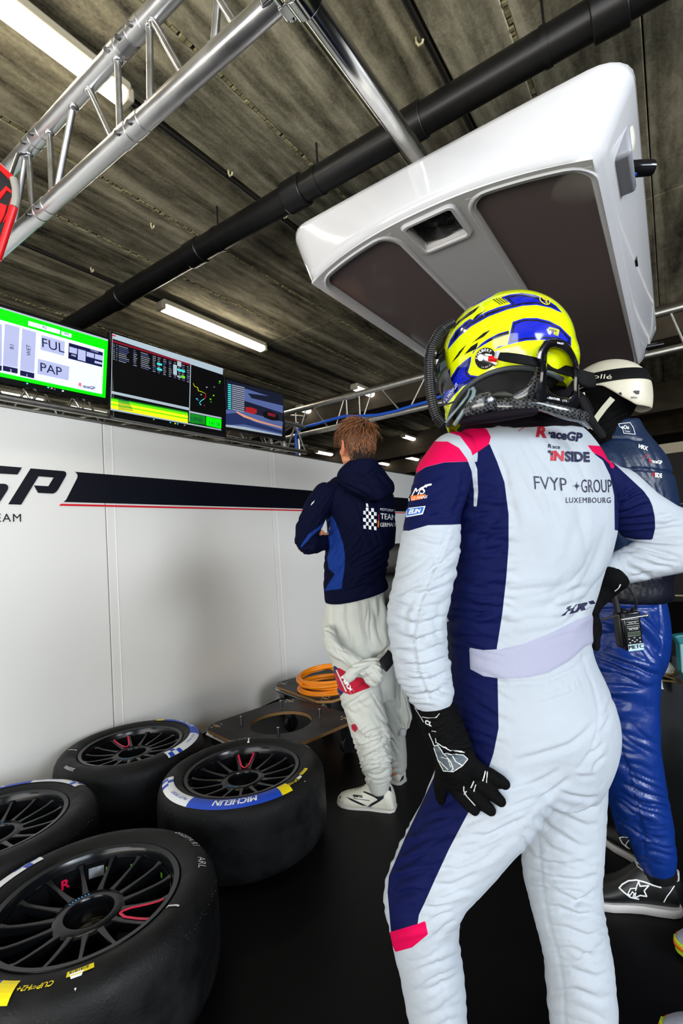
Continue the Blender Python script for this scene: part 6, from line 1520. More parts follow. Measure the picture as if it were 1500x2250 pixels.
ch(mb, [(712, 1082, 2.26, 20), (676, 1185, 2.18, 17), (668, 1198, 2.18, 16), (700, 1198, 2.24, 14), (716, 1192, 2.30, 12)])
ch(mb, [(845, 1090, 2.44, 20), (846, 1180, 2.50, 16), (780, 1195, 2.50, 14), (716, 1200, 2.36, 11)])
ch(mb, [(770, 1360, 2.33, 22), (775, 1420, 2.31, 24), (800, 1560, 2.26, 20), (825, 1730, 2.28, 15)]); ch(mb, [(810, 1360, 2.38, 22), (830, 1420, 2.41, 24), (850, 1560, 2.48, 22), (868, 1690, 2.52, 15)])
# hand tucked under the arm: palm, four fingers, thumb
for k, (x0, y0, x1, y1) in enumerate([(716, 1176, 703, 1173), (716, 1185, 700.5, 1186), (716, 1194, 699.5, 1196), (715, 1203, 700, 1206)]):
    ch(mb, [(x0 + 6, y0, 2.32, 6), (x0 - 4, y0, 2.285, 5.4), (x1, y1, 2.265, 5.0 if k < 3 else 4.4), (x1 + 2, y1 + 1, 2.25, 4.2)], 12)
ch(mb, [(722, 1190, 2.33, 14), (712, 1190, 2.30, 12)], 14); ch(mb, [(716, 1180, 2.30, 7), (708, 1172, 2.27, 5.5), (706, 1167, 2.255, 4.6)], 12)
HBm = fuse(mb, .0042, 5)
bodyo = HBm.make('body', M_skin, man)
# eyes, ear
g = MB()
for s_ in (-1, 1): g.ball(hd(.066, s_*.030, .008), .0115, 14, 10)
obj('eye', g, mat('eye white', rgb(225, 220, 215), .2), bodyo)
g = MB()
for s_ in (-1, 1): g.ball(hd(.0757, s_*.031, .008), (.0035, .006, .006), 12, 8, Rm)
obj('iris', g, mat('brown iris', rgb(60, 36, 20), .2), bodyo)
M_ear = mat('ear skin', rgb(205, 120, 88), .5)
for s_ in (-1, 1):
    g = MB(); R = []; ec = hd(-.008, s_*.074, -.014); ex, ey, ez = nrm(Fm*.9 - Um*.25), Um, Sm*s_
    path = [(0.012, .014), (.012, .026), (.002, .034), (-.012, .032), (-.020, .020), (-.020, .004), (-.014, -.012), (-.004, -.026), (.004, -.030), (.009, -.022)]
    g.tube([ec + ex*a + ey*b_ + ez*(.006 + (-a)*.35) for a, b_ in path], [.004, .0045, .005, .0052, .005, .0048, .0048, .0055, .0055, .003], 10)
    g.ball(ec + ez*.002, (.018, .006, .026), 14, 10, Rm); obj('ear', g, M_ear, bodyo)
# hair: layered locks over the scalp
M_hair = mat('brown hair', rgb(112, 62, 14), .45, 0, .55, (60, 60, 60), sheen=.1); 
rng = random.Random(11); g = MB()
Rs = np.array([.100, .082, .098])
def scalp(th_, ph, k=1.0):   # ph from forward, th_ elevation
    return hd(-.014, 0, .026) + Fm*Rs[0]*k*math.cos(th_)*math.cos(ph) + Sm*Rs[1]*k*math.cos(th_)*math.sin(ph) + Um*Rs[2]*k*math.sin(th_)
g.ball(hd(-.017, 0, .032), (.093, .077, .089), 28, 20, Rm); g.ball(hd(-.045, 0, -.025), (.060, .068, .066), 24, 16, Rm)
hh = obj('hair', g, mat('dark hair roots', rgb(28, 15, 7), .9), man)
g = MB(); whorl = hd(-.07, .01, .095)
for k in range(3800):
    ph = rng.uniform(-PI, PI); th_ = math.asin(rng.uniform(-.8, 1.0))
    lim = .62 if abs(ph) < .5 else (.25 if abs(ph) < 1.2 else (-.02 if abs(ph) < 1.8 else -.95))
    if th_ < lim: continue
    p0 = scalp(th_, ph, .96); out = nrm(p0 - hd(-.014, 0, .0)); flow = p0 - whorl; flow -= out*(flow @ out); flow = nrm(flow)
    if th_ < .5: flow = nrm(flow*.4 - Um*1.0)
    top = th_ > .45; L_ = rng.uniform(.038, .066) if top else rng.uniform(.022, .034)
    if abs(ph) < .9 and th_ > .3: L_ *= 1.2
    side = nrm(np.cross(out, flow)); wv = rng.uniform(-.6, .6); lift = rng.choice([.06, .12, .2, .3])*rng.uniform(.6, 1.1) if top else rng.uniform(.01, .05)
    def onsc(p, k_):
        q = p - hd(-.014, 0, .026); q = np.array([q @ Fm, q @ Sm, q @ Um])/Rs; q = q/np.linalg.norm(q)*k_; return hd(-.014, 0, .026) + Fm*q[0]*Rs[0] + Sm*q[1]*Rs[1] + Um*q[2]*Rs[2]
    pts = [p0, onsc(p0 + flow*L_*.35 + side*wv*L_*.2, 1 + lift*.6), onsc(p0 + flow*L_*.75 + side*wv*L_*.5, 1 + lift), onsc(p0 + flow*L_*1.1 + side*wv*L_*.8, 1 + lift*1.1)]
    if th_ < -.2: pts = [p0, p0 + out*.004 - Um*L_*.35, p0 + out*.005 - Um*L_*.75, p0 + out*.003 - Um*L_*1.05]
    w_ = rng.uniform(.0014, .0042); R = []
    for i, p in enumerate(pts):
        ww = w_*[1, 1.1, .8, .1][i]; R.append([p + side*ww, p + out*ww*.5, p - side*ww])
    g.rings(R, cap=False)
hk_ = obj('hair_locks', g, M_hair, hh, ang=180, recalc=False); hk_['kind'] = 'stuff'
g = MB()
for s_ in (-1, 1): g.tube([hd(.083, s_*.018, .030), hd(.084, s_*.032, .034), hd(.076, s_*.045, .029)], [.003, .0035, .0015], 8)
obj('eyebrow', g, M_hair, hh)
# hoodie
M_hood = cloth('navy sweatshirt', rgb(6, 10, 36), [('blue', rgb(24, 54, 128))], rough=.8, sheen=0, weave=.15, wscale=300, spec=.08)
mb = MB()
torso(mb, [(1046, 742, 832, D2, D2+.14, .075), (1066, 715, 848, D2-.01, D2+.15, .10), (1100, 708, 858, D2-.01, D2+.14, .115), (1160, 722, 858, D2, D2+.12, .122), (1230, 714, 848, D2, D2+.10, .12), (1275, 712, 842, D2, D2+.09, .118), (1290, 712, 844, D2, D2+.08, .126, 1268), (1318, 714, 850, D2, D2+.08, .128, 1284), (1327, 715, 849, D2, D2+.08, .122, 1290)], 2.1, 44)
ch(mb, [(714, 1086, 2.26, 27), (694, 1118, 2.23, 29), (676, 1160, 2.19, 27), (672, 1186, 2.17, 26), (676, 1195, 2.17, 24), (692, 1196, 2.20, 20), (712, 1192, 2.28, 18)])
ch(mb, [(842, 1095, 2.44, 24), (846, 1160, 2.48, 24), (846, 1190, 2.50, 22), (790, 1200, 2.50, 20)])
HD = fuse(mb, .0048, 8)
HD.push(HD.folds([(780, 1250, 60, 60, -32, 17, 5, 81), (760, 1200, 50, 60, -55, 15, 4, 82), (680, 1160, 40, 60, -58, 12, 3.4, 83), (680, 1200, 40, 30, -10, 9, 3, 84), (800, 1150, 70, 60, 70, 20, 2.5, 85), (740, 1260, 40, 50, -60, 12, 5, 86), (820, 1240, 40, 50, -30, 13, 5, 87), (735, 1090, 40, 40, -60, 14, 3, 88)]) - .0035*np.exp(-(HD.line([(714, 1297), (760, 1292), (800, 1278), (850, 1258)])/2.5)**2))
HD.attr('blue', HD.sd([JL([(475, 1100), (505, 1150), (540, 1240), (580, 1370), (595, 1480), (590, 1600), (575, 1700), (562, 1790), (400, 1810), (440, 1740), (500, 1650), (440, 1600), (425, 1500), (450, 1400), (430, 1240), (455, 1160)]), JL([(480, 1110), (420, 1180), (300, 1270), (180, 1400), (170, 1385), (250, 1270), (360, 1190), (470, 1095)])]))
hoo = HD.make('hoodie', M_hood, man); BHD = HD.bvh()
mb = MB()    # the hood lying on the shoulders
torso(mb, [(1010, 772, 818, D2-0.08, D2-0.03, .066), (1024, 758, 828, D2-0.08, D2+0.01, .086), (1042, 746, 842, D2-0.08, D2+0.05, .10), (1062, 752, 856, D2-0.08, D2+0.07, .112, 1066), (1082, 772, 852, D2-0.08, D2+0.04, .106, 1086), (1100, 800, 832, D2-0.05, D2-0.02, .085)], 2.0, 40)
HO = fuse(mb, .0045, 6); HO.push(HO.folds([(800, 1060, 60, 30, 28, 13, 6, 91, 9), (780, 1040, 50, 30, -40, 12, 4, 92)])); HO.attr('blue', np.full(len(HO.V), -9.)); hod = HO.make('hood', M_hood, man)
g, go = MB(), MB()
ckx = [(768, 800, 0), (795, 1015, 0)]
cell = 29
for r_ in range(7):
    for c in range(5):
        if (r_ + c) % 2: continue
        if r_ == 0 and c != 1 or (r_ == 6 and c == 4 and False): 
            if not (r_ == 0 and c == 0 and False): continue
        x0 = 768 + c*25; y0 = 980 + r_*34 + c*3
        wrap_poly(g, [JZ(x0, y0), JZ(x0+25, y0+3), JZ(x0+26, y0+37), JZ(x0+1, y0+34)], BHD, .002, 4)
wrap_poly(g, [JZ(792, 978), JZ(812, 980), JZ(818, 1012), JZ(796, 1010)], BHD, .002, 4)
wrap_text(g, 'MOTORSPORT', BHD, JZ(930, 1045), (4.6, .5), (0, -5.6), lift=.002, bold=.0); wrap_text(g, 'TEAM', BHD, JZ(932, 1125), (9.6, 1), (0, -13), lift=.002, bold=.02); wrap_text(g, 'GERMANY', BHD, JZ(926, 1200), (6.1, -.1), (0, -9), lift=.002, bold=.02)
wrap_text(g, '885', BHD, JZ(270, 1000), (3.4, -3.2), (2, -5), lift=.002, bold=.05)
wrap_poly(go, [JZ(904, 1145), JZ(918, 1145), JZ(914, 1205), JZ(904, 1205)], BHD, .002, 4)
obj('hoodie_lettering', g, M_wp, hoo, smooth=False, recalc=False); obj('orange_bar', go, M_orp, hoo, smooth=False, recalc=False)
gr2 = MB(); wrap_poly(gr2, [JZ(908, 1085), JZ(920, 1078), JZ(918, 1145), JZ(905, 1145)], BHD, .002, 4); obj('red_bar', gr2, mat('dark red bar', rgb(140, 24, 34), .5), hoo, smooth=False, recalc=False)
# overalls
M_ovr = cloth('white overalls cloth', rgb(196, 198, 190), [('ored', rgb(176, 8, 46)), ('onavy', rgb(14, 26, 84)), ('owhite', rgb(214, 216, 216))], rough=.8, weave=.2)
mb = MB()
torso(mb, [(1290, 722, 840, D2, D2+.09, .095), (1330, 716, 846, D2, D2+.09, .104), (1380, 709, 857, D2-.01, D2+.1, .122), (1430, 716, 858, D2-.01, D2+.1, .124), (1480, 738, 862, D2-.01, D2+.1, .12), (1530, 755, 866, D2, D2+.1, .09)], 2.1, 40)
ch(mb, [(778, 1450, 2.27, 50), (792, 1530, 2.24, 46), (812, 1600, 2.23, 42), (824, 1660, 2.25, 38), (830, 1700, 2.27, 30), (832, 1724, 2.28, 24)])
ch(mb, [(830, 1460, 2.38, 44), (848, 1540, 2.44, 36), (860, 1610, 2.50, 30), (868, 1660, 2.52, 26), (872, 1680, 2.53, 22)])
OV = fuse(mb, .0048, 10)
OV.push(OV.folds([(785, 1370, 70, 60, 82, 22, 6, 101), (840, 1360, 40, 60, 88, 14, 5, 102), (800, 1580, 50, 60, 50, 14, 6, 103), (820, 1640, 50, 50, -24, 11, 7, 104), (830, 1690, 50, 40, -10, 9, 6, 105), (860, 1600, 30, 80, 60, 12, 5, 106), (780, 1520, 50, 50, -30, 15, 5, 107)]))
OV.attr('ored', OV.sd([KL([(600, 350), (650, 345), (780, 420), (900, 430), (935, 510), (750, 580), (690, 560), (620, 510)]), KL([(755, 840), (790, 830), (815, 870), (790, 905), (760, 880)])]))
OV.attr('onavy', OV.sd([KL([(560, 480), (610, 410), (625, 510), (690, 560), (650, 600), (600, 560)]), KL([(600, 330), (620, 330), (640, 350), (600, 420)])])); OV.attr('owhite', OV.sd([KL([(618, 362), (630, 362), (720, 555), (705, 552)])]))
ovr = OV.make('overalls', M_ovr, man); BOV = OV.bvh()
g = MB(); wrap_text(g, 'HRX', BOV, KZ(668, 425), (7.6, 12.5), (6.0, -5.5), lift=.002, bold=.06); wrap_text(g, 'LMS', BOV, KZ(572, 520), (4, -8), (6, 2), lift=.002, bold=.04); obj('overalls_lettering', g, M_wp, ovr, smooth=False, recalc=False)
# the overall's top folded down, its sleeves knotted round the hips
def cstrip(name, pts, m, par, vox=.0045, folds=None):
    mb = MB(); R = []
    for i, (x, y, d, hh, tk) in enumerate(pts):
        a, b_ = pts[max(0, i-1)], pts[min(len(pts)-1, i+1)]; dd_ = nrm(P(b_[0], b_[1], b_[2]) - P(a[0], a[1], a[2])); u_ = nrm(np.cross(dd_, CF)); v_ = nrm(np.cross(dd_, u_)); h_ = hh*d/FPX; p = P(x, y, d)
        R.append([p + u_*h_*math.cos(t) + v_*tk*math.sin(t) for t in np.linspace(0, 2*PI, 20, endpoint=False)])
    mb.rings(R); b = fuse(mb, vox, 3)
    if folds: b.push(b.folds(folds))
    for k_ in ('ored', 'onavy', 'owhite'): b.attr(k_, np.full(len(b.V), -9.))
    return b.make(name, m, par)
cstrip('folded_top', [(718, 1378, 2.20, 10, .02), (724, 1402, 2.18, 15, .026), (735, 1425, 2.15, 18, .035), (757, 1442, 2.14, 17, .035), (776, 1454, 2.14, 15, .03), (795, 1460, 2.15, 13, .025)], M_ovr, man, folds=[(740, 1425, 60, 60, 38, 9, 5, 111, 9)])
cstrip('tied_sleeve', [(862, 1425, 2.26, 11, .03), (850, 1445, 2.21, 14, .03), (828, 1458, 2.15, 15, .03), (800, 1462, 2.12, 14, .028), (782, 1470, 2.11, 14, .024), (768, 1486, 2.10, 13, .02), (760, 1494, 2.10, 11, .014)], M_ovr, man, folds=[(810, 1460, 60, 30, -15, 8, 6, 112, 8)])
cstrip('tied_sleeve', [(772, 1478, 2.14, 12, .025), (800, 1472, 2.13, 15, .03), (825, 1470, 2.13, 18, .03), (820, 1490, 2.13, 22, .03), (826, 1502, 2.14, 16, .02)], M_ovr, man, folds=[(815, 1480, 50, 30, 40, 8, 6, 113, 8)])
cstrip('hanging_sleeve', [(868, 1440, 2.42, 10, .03), (872, 1490, 2.42, 14, .03), (880, 1540, 2.42, 18, .03), (888, 1580, 2.42, 17, .028), (886, 1600, 2.42, 13, .02)], M_ovr, man, folds=[(880, 1540, 40, 80, 75, 9, 5, 114, 8)])
cstrip('cuff', [(886, 1600, 2.42, 8, .014), (884, 1616, 2.42, 8, .014)], mat('grey knit cuff', rgb(178, 180, 182), .8), man)
g = MB(); g.tube([P(*KZ(1030, 330), 2.10), P(*KZ(1075, 280), 2.13), P(*KZ(1100, 240), 2.17)], .03, 14, flat=.3, up=CF); obj('black_patch', g, mat('black patch', rgb(14, 14, 18), .5), man)
# white race shoes
M_wsh = cloth('off-white race shoe', rgb(214, 212, 198), [('sblk', rgb(12, 14, 20))], rough=.5, weave=.05, var=.10)
def wshoe(toe, heel, hgt, marks=None, text=None, label=None):
    toe = np.array(toe); heel = np.array(heel); toe[2] = heel[2] = 0; f_ = nrm(toe-heel); s_ = np.cross([0, 0, 1.], f_); L_ = np.linalg.norm(toe-heel); mb = MB(); R = []
    for u, w_, h in [(0, .5, .45), (.03, .7, .75), (.1, .82, .96), (.22, .82, 1.05), (.34, .8, 1.0), (.45, .84, .82), (.58, .95, .62), (.72, 1.0, .50), (.85, .9, .42), (.94, .66, .34), (1, .36, .2)]:
        c = heel + f_*L_*u; ring = []
        for t in np.linspace(0, 2*PI, 28, endpoint=False):
            cs, sn = math.cos(t), math.sin(t); k = np.sign(cs)*abs(cs)**.75*w_*.052*(1 - (.38*sn if sn > 0 else 0)); ring.append(c + s_*k + np.array([0, 0, .004 + hgt*h*(.5 + .5*np.sign(sn)*abs(sn)**.75)]))
        R.append(ring)
    mb.rings(R); b = fuse(mb, .003, 6); b.attr('sblk', b.sd(marks) if marks else np.full(len(b.V), -9.)); o = b.make('shoe', M_wsh, man)
    if text:
        bb_ = b.bvh(); g = MB(); text(g, bb_); obj('shoe_print', g, M_navyp, o, smooth=False, recalc=False)
    g = MB(); R = []
    for z, k in [(0, .98), (.012, 1.03)]:
        pr = [(-.01, .5), (.05, .8), (.2, .86), (.4, .82), (.6, .96), (.75, 1.02), (.88, .9), (.97, .6), (1.012, .25)]
        R.append([heel + f_*L_*u + s_*w_*.052*k + np.array([0, 0, z]) for u, w_ in pr] + [heel + f_*L_*u - s_*w_*.052*k + np.array([0, 0, z]) for u, w_ in pr[::-1]])
    g.rings(R); obj('sole', g, mat('off-white sole', rgb(205, 203, 195), .6), o, ang=50)
    return o
t1_ = Pz(743, 1757, .012); h1_ = Pz(868, 1772, .012)
mk = [KL([(960, 1390), (1020, 1385), (985, 1425)]), KL([(700, 1460), (760, 1480), (900, 1545), (850, 1540), (760, 1500)]), KL([(1045, 1470), (1000, 1505), (940, 1540), (900, 1575), (880, 1560), (930, 1520), (985, 1490), (960, 1470), (850, 1420), (870, 1415), (980, 1455)]), KL([(1040, 1340), (1100, 1380), (1105, 1420), (1060, 1400)])]
def spt(g, bb_):
    wrap_text(g, 'sparco', bb_, KZ(772, 1462), (5.6, .55), (0, -6.6), lift=.0015, bold=.05); wrap_line(g, [KZ(775, 1478), KZ(915, 1495)], 1.2, bb_, .0015); wrap_text(g, 'S', bb_, KZ(655, 1475), (4, 2), (1, -5.5), lift=.0015, bold=.05)
    for k in range(4): wrap_line(g, [KZ(790 + k*22, 1405 - k*10), KZ(812 + k*22, 1380 - k*10), KZ(800 + k*22, 1372 - k*8)], 1.1, bb_, .0015)
wshoe(t1_, h1_, .125, mk, spt)
t2_ = Pz(835, 1722, .012); h2_ = Pz(886, 1715, .012); dv_ = nrm(h2_ - t2_); wshoe(h2_ - nrm(h2_ - t2_ + np.array([.05, -.10, 0]))*.26, h2_, .12, [KL([(1160, 1170), (1185, 1110), (1190, 1210), (1150, 1215)]), KL([(1195, 1290), (1215, 1270), (1210, 1310), (1170, 1340)])])
g = MB(); g.cyl(P(834, 1722, 2.28), P(836, 1742, 2.285), .040, seg=20); g.cyl(P(866, 1664, 2.52), P(872, 1694, 2.53), .040, .036, seg=20); obj('sock', g, mat('black sock', rgb(20, 20, 24), .8), man)

# ================================================================== THIRD MAN: PUFFER JACKET, BLUE TROUSERS, WHITE HELMET
D3 = 1.60
TZ = lambda x, y: (1260 + x/5.625, 780 + y/5.625)
def TL(L_): return [TZ(*q) for q in L_]
UZ = lambda x, y: (1260 + x/5.357, 1180 + y/5.357)
man3 = thing('person', 'man in a navy puffer jacket and shiny blue trousers standing at the right', 'person', P(1400, 1985, D3)*[1, 1, 0])
mb = MB()
torso(mb, [(925, 1318, 1372, D3-.02, D3+.06, .075), (955, 1308, 1386, D3-.03, D3+.07, .09), (985, 1298, 1398, D3-.04, D3+.09, .12), (1020, 1292, 1414, D3-.05, D3+.1, .14), (1080, 1292, 1430, D3-.05, D3+.1, .15), (1150, 1300, 1436, D3-.05, D3+.1, .155), (1220, 1302, 1432, D3-.05, D3+.1, .15), (1270, 1308, 1422, D3-.04, D3+.1, .14), (1300, 1310, 1426, D3-.04, D3+.1, .138), (1322, 1312, 1422, D3-.04, D3+.1, .13, 1308)], 2.1, 44)
ch(mb, [(1322, 1020, 1.50, 44), (1330, 1090, 1.46, 44), (1345, 1170, 1.45, 40), (1350, 1220, 1.46, 34)])
J3 = fuse(mb, .0045, 10)
J3.push(J3.folds([(1400, 1010, 70, 50, 60, 40, 3, 121), (1410, 1120, 60, 60, 86, 18, 5, 122, 8), (1350, 1080, 60, 80, 50, 26, 4, 123), (1390, 1280, 70, 30, 80, 14, 2, 124)])
        - .006*np.exp(-(J3.line([(1290, 1045), (1330, 1040), (1370, 1032), (1410, 1030), (1450, 1034), (1480, 1040)])/3.0)**2) - .005*np.exp(-(J3.line([(1310, 975), (1345, 962), (1380, 962), (1410, 968)])/3)**2) - .005*np.exp(-(J3.line([(1300, 1282), (1360, 1276), (1420, 1270), (1450, 1266)])/3)**2))
M_puf = cloth('navy puffer shell', rgb(14, 36, 68), [('knit', rgb(8, 11, 26))], rough=.42, sheen=0, weave=.05, wscale=200, spec=.5)
J3.attr('knit', J3.sd([[(1290, 1272), (1330, 1280), (1375, 1278), (1440, 1262), (1490, 1262), (1490, 1340), (1290, 1345)]]))
jk = J3.make('puffer_jacket', M_puf, man3); BJ = J3.bvh()
g, gr = MB(), MB()
wrap_text(g, 'HRX', BJ, TZ(795, 1150), (7.0, 2.2), (1, -8.5), bold=.05, lift=.002); wrap_text(gr, 'R', BJ, TZ(920, 1325), (8, 1.5), (0, -9), bold=.05, lift=.002); wrap_text(g, '·aceGP', BJ, TZ(955, 1330), (6.0, 1.1), (0, -8), bold=.03, lift=.002)
wrap_line(gr, [TZ(850, 1280), TZ(880, 1245), TZ(920, 1240)], 1.4, BJ, .002); wrap_text(g, 'R·ace', BJ, TZ(948, 1420), (2.6, .5), (0, -3.4), lift=.002); wrap_text(gr, 'iN', BJ, TZ(960, 1500), (7, 1), (0, -9.5), bold=.03, lift=.002); wrap_text(g, 'SIDE', BJ, TZ(995, 1510), (5.8, .6), (0, -9.5), bold=.04, lift=.002)
bd_ = TL([(552, 855), (690, 840), (730, 900), (755, 985), (615, 970), (600, 905), (570, 895)]); wrap_line(g, bd_, 1.3, BJ, .002, closed=True)
wrap_text(g, 'oOo', BJ, TZ(585, 915), (6.4, .4), (0, -8.5), bold=.04, lift=.002); wrap_text(g, 'TEAM', BJ, TZ(622, 952), (3.6, .6), (0, -3.4), bold=.02, lift=.002)
obj('jacket_lettering', g, M_wp, jk, smooth=False, recalc=False); obj('jacket_red_lettering', gr, M_prr, jk, smooth=False, recalc=False)
# trousers
mb = MB()
torso(mb, [(1298, 1308, 1414, D3-.03, D3+.1, .12), (1340, 1304, 1420, D3-.03, D3+.1, .132), (1390, 1302, 1422, D3-.03, D3+.1, .138), (1440, 1306, 1412, D3-.03, D3+.1, .135), (1480, 1316, 1391, D3-.03, D3+.1, .12)], 2.1, 40)
ch(mb, [(1370, 1450, 1.57, 72), (1372, 1540, 1.56, 66), (1382, 1640, 1.55, 60), (1400, 1730, 1.56, 56), (1424, 1820, 1.575, 50), (1438, 1875, 1.58, 42), (1441, 1890, 1.58, 38)])
ch(mb, [(1360, 1450, 1.74, 60), (1365, 1600, 1.80, 54), (1375, 1720, 1.84, 46), (1388, 1800, 1.86, 38), (1390, 1822, 1.86, 34)])
T3 = fuse(mb, .0045, 10)
T3.push(T3.folds([(1350, 1420, 70, 60, 24, 24, 7, 131), (1420, 1400, 40, 60, 52, 22, 6, 132), (1380, 1480, 70, 40, 14, 20, 7, 133), (1370, 1560, 70, 60, 10, 26, 6, 134), (1380, 1650, 70, 60, 30, 24, 5, 135), (1410, 1780, 60, 80, 22, 18, 6, 136), (1440, 1860, 50, 50, 8, 15, 4, 137), (1330, 1380, 40, 40, 20, 12, 3, 138)])
        - .005*np.exp(-(T3.line([(1352, 1620), (1375, 1680), (1392, 1740), (1405, 1800), (1418, 1880)])/2.6)**2) - .005*np.exp(-(T3.line([(1310, 1340), (1440, 1336)])/2.6)**2) - .005*np.exp(-(T3.line([(1448, 1320), (1455, 1380), (1450, 1440)])/2.6)**2))
T3.make('trousers', cloth('royal blue softshell', rgb(10, 46, 122), [], rough=.34, sheen=0, weave=.05, wscale=200, spec=.55), man3)
# neck and head in a black balaclava
M_bal = mat('black balaclava', rgb(4, 4, 4), .85, 0, .3, (60, 60, 60), .5, 150, spec=.1)
mb = MB(); hc3 = P(1335, 868, D3 - .01)
mb.ball(hc3 + (0, 0, .0), (.088, .098, .105)); mb.ball(hc3 + (-.05, .04, -.05), (.065, .07, .07)); ch(mb, [(1338, 880, D3, 50), (1330, 930, D3, 44), (1326, 965, D3, 44), (1330, 1000, D3, 46)])
ch(mb, [(1315, 900, D3-.03, 34), (1312, 950, D3-.03, 36)])
b = fuse(mb, .004, 8); b.push(b.folds([(1330, 940, 70, 50, -30, 14, 4, 141)])); b.make('balaclava', M_bal, man3)
# skate-style helmet
M_wh = mat('scuffed cream helmet', rgb(214, 208, 186), .38, 0, .12, (14, 14, 14), .08, 40)
yw3 = math.radians(35); F3 = nrm(np.array([*(-CR*math.cos(yw3) + CF*math.sin(yw3))[:2], -.06])); S3 = nrm(np.cross([0, 0, 1.0], F3)); S3 = S3 if S3 @ CF > 0 else -S3; U3 = nrm(np.cross(F3, S3)); U3 = U3 if U3[2] > 0 else -U3
h3 = P(1334, 868, D3 - .01); R3 = np.stack([F3, S3, U3], 1)
def rim3(az):    # height of the lower edge by azimuth: 0 forward, pi rear
    a = abs(az); return np.interp(a, [0, .6, 1.15, 1.55, 1.95, 2.3, 2.7, PI], [.022, .016, .022, .010, -.040, -.070, -.076, -.078])
g = MB(); nA, nE = 64, 14; V = []
for j in range(nA):
    az = -PI + 2*PI*j/nA; z0 = rim3(az)
    for i in range(nE+1):
        u_ = i/nE; zz = z0 + (.108 - z0)*math.sin(u_*PI/2)
        el = math.sqrt(max(0, 1 - (max(zz, 0)/.108)**2)) if zz > 0 else 1 - .10*(zz/-.078)**2 if zz < 0 else 1
        V.append(h3 + F3*.122*el*math.cos(az) + S3*.104*el*math.sin(az) + U3*zz)
g.add(V, [(j*(nE+1)+i, ((j+1) % nA)*(nE+1)+i, ((j+1) % nA)*(nE+1)+i+1, j*(nE+1)+i+1) for j in range(nA) for i in range(nE)])
t = thing('open_helmet', 'cream open-face helmet with black goggle strap on the man at right', 'helmet', h3)
sh = obj('shell', g, M_wh, t, ang=180); md = sh.modifiers.new('s', 'SOLIDIFY'); md.thickness = .006; md.offset = 0; md = sh.modifiers.new('u', 'SUBSURF'); md.levels = 1; md.render_levels = 1
g = MB(); R = []
for k in range(49):
    az = -PI + 2*PI*k/48; 
    def at3(zz, add):
        el = math.sqrt(max(0, 1 - (max(zz, 0)/.112)**2)); return h3 + F3*(.1225+add)*el*math.cos(az) + S3*(.1045+add)*el*math.sin(az) + U3*zz
    zc_ = .036 + .010*math.cos(az)
    R.append([at3(zc_ - .019, .004), at3(zc_ - .018, .0065), at3(zc_ + .019, .0065), at3(zc_ + .020, .004)])
g.rings(R, cap=False); gs = obj('goggle_strap', g, M_web, t, ang=60); SB = BVHTree.FromPolygons([Vector(v) for v in g.v], g.f)
g = MB(); wrap_text(g, 'bollé', SB, TZ(150, 288), (22, .8), (0, -10.5), lift=.0012, bold=-.002, shear=.1); obj('strap_lettering', g, mat('cream print', rgb(225, 222, 200), .5), gs, smooth=False, recalc=False)
g = MB(); g.chain([(h3 + F3*.125 + S3*.06*s_ + U3*.012, .020) for s_ in (-1, -.3, .3, 1)], 14); obj('goggles', g, M_gblk, t)
SHB = BVHTree.FromPolygons([Vector(v) for v in V], [(j*(nE+1)+i, ((j+1) % nA)*(nE+1)+i, ((j+1) % nA)*(nE+1)+i+1, j*(nE+1)+i+1) for j in range(nA) for i in range(nE)])
g = MB(); wrap_poly(g, TL([(725, 455), (740, 445), (800, 443), (795, 488), (765, 488)]), SHB, .0045); wrap_line(g, [TZ(570 + 10*math.cos(a), 484 + 10*math.sin(a)) for a in np.linspace(0, 2*PI, 10)[:-1]], 3.6, SHB, .0045, closed=True)
obj('vent_hole', g, M_blk, t, smooth=False, recalc=False); g = MB(); wrap_text(g, 'SMITH', SHB, TZ(698, 538), (3.6, .2), (0, -4.2), lift=.0048, bold=.03); obj('helmet_lettering', g, M_blk, t, smooth=False, recalc=False)
M_strapw = mat('cream strap', rgb(205, 203, 180), .7)
tt_ = [((100, 470), (130, 640), (175, 790), (205, 900)), ((480, 535), (380, 650), (290, 770), (205, 910))]
for s_ in tt_:
    g = MB(); g.tube([P(*TZ(*q), D3 - .135 + .01*i) for i, q in enumerate(s_)], .009, 8, flat=.22, up=CF); obj('chin_strap', g, M_strapw, t)
g = MB(); g.tube([P(*TZ(105, 1020), 1.40), P(*TZ(165, 1055), 1.40)], .008, 12); obj('strap_buckle', g, M_strapw, t)
# radio handset on his hip
rc_ = lambda x, y, d=1.40: P(*UZ(x, y), d)
t = thing('handheld_radio', 'black two-way radio with labels and keypad hanging on the blue trousers', 'radio', rc_(660, 1050))
ax_ = nrm(rc_(690, 1300) - rc_(640, 880)); rx_ = nrm(np.cross(ax_, CF)); rx_ = rx_ if rx_ @ CR > 0 else -rx_; rn = -nrm(np.cross(rx_, ax_)); rn = rn if rn @ CF < 0 else -rn
RR_ = np.stack([rx_, ax_, rn], 1); cR = rc_(660, 1090, 1.415)
hgt_ = np.linalg.norm(rc_(690, 1310) - rc_(640, 860)); wd_ = np.linalg.norm(rc_(775, 1100) - rc_(565, 1100))
obj('radio_body', MB().box(cR, (wd_, hgt_, .035), RR_), M_gblk, t, bevel=.005)
obj('leather_case', MB().box(cR + rn*-.012, (wd_*1.28, hgt_*.93, .03), RR_), mat('black leather case', (.010, .010, .011), .45), t, bevel=.006)
def rp(x, y): return cR + rn*.0182 + rx_*x*wd_/2 + ax_*y*hgt_/2
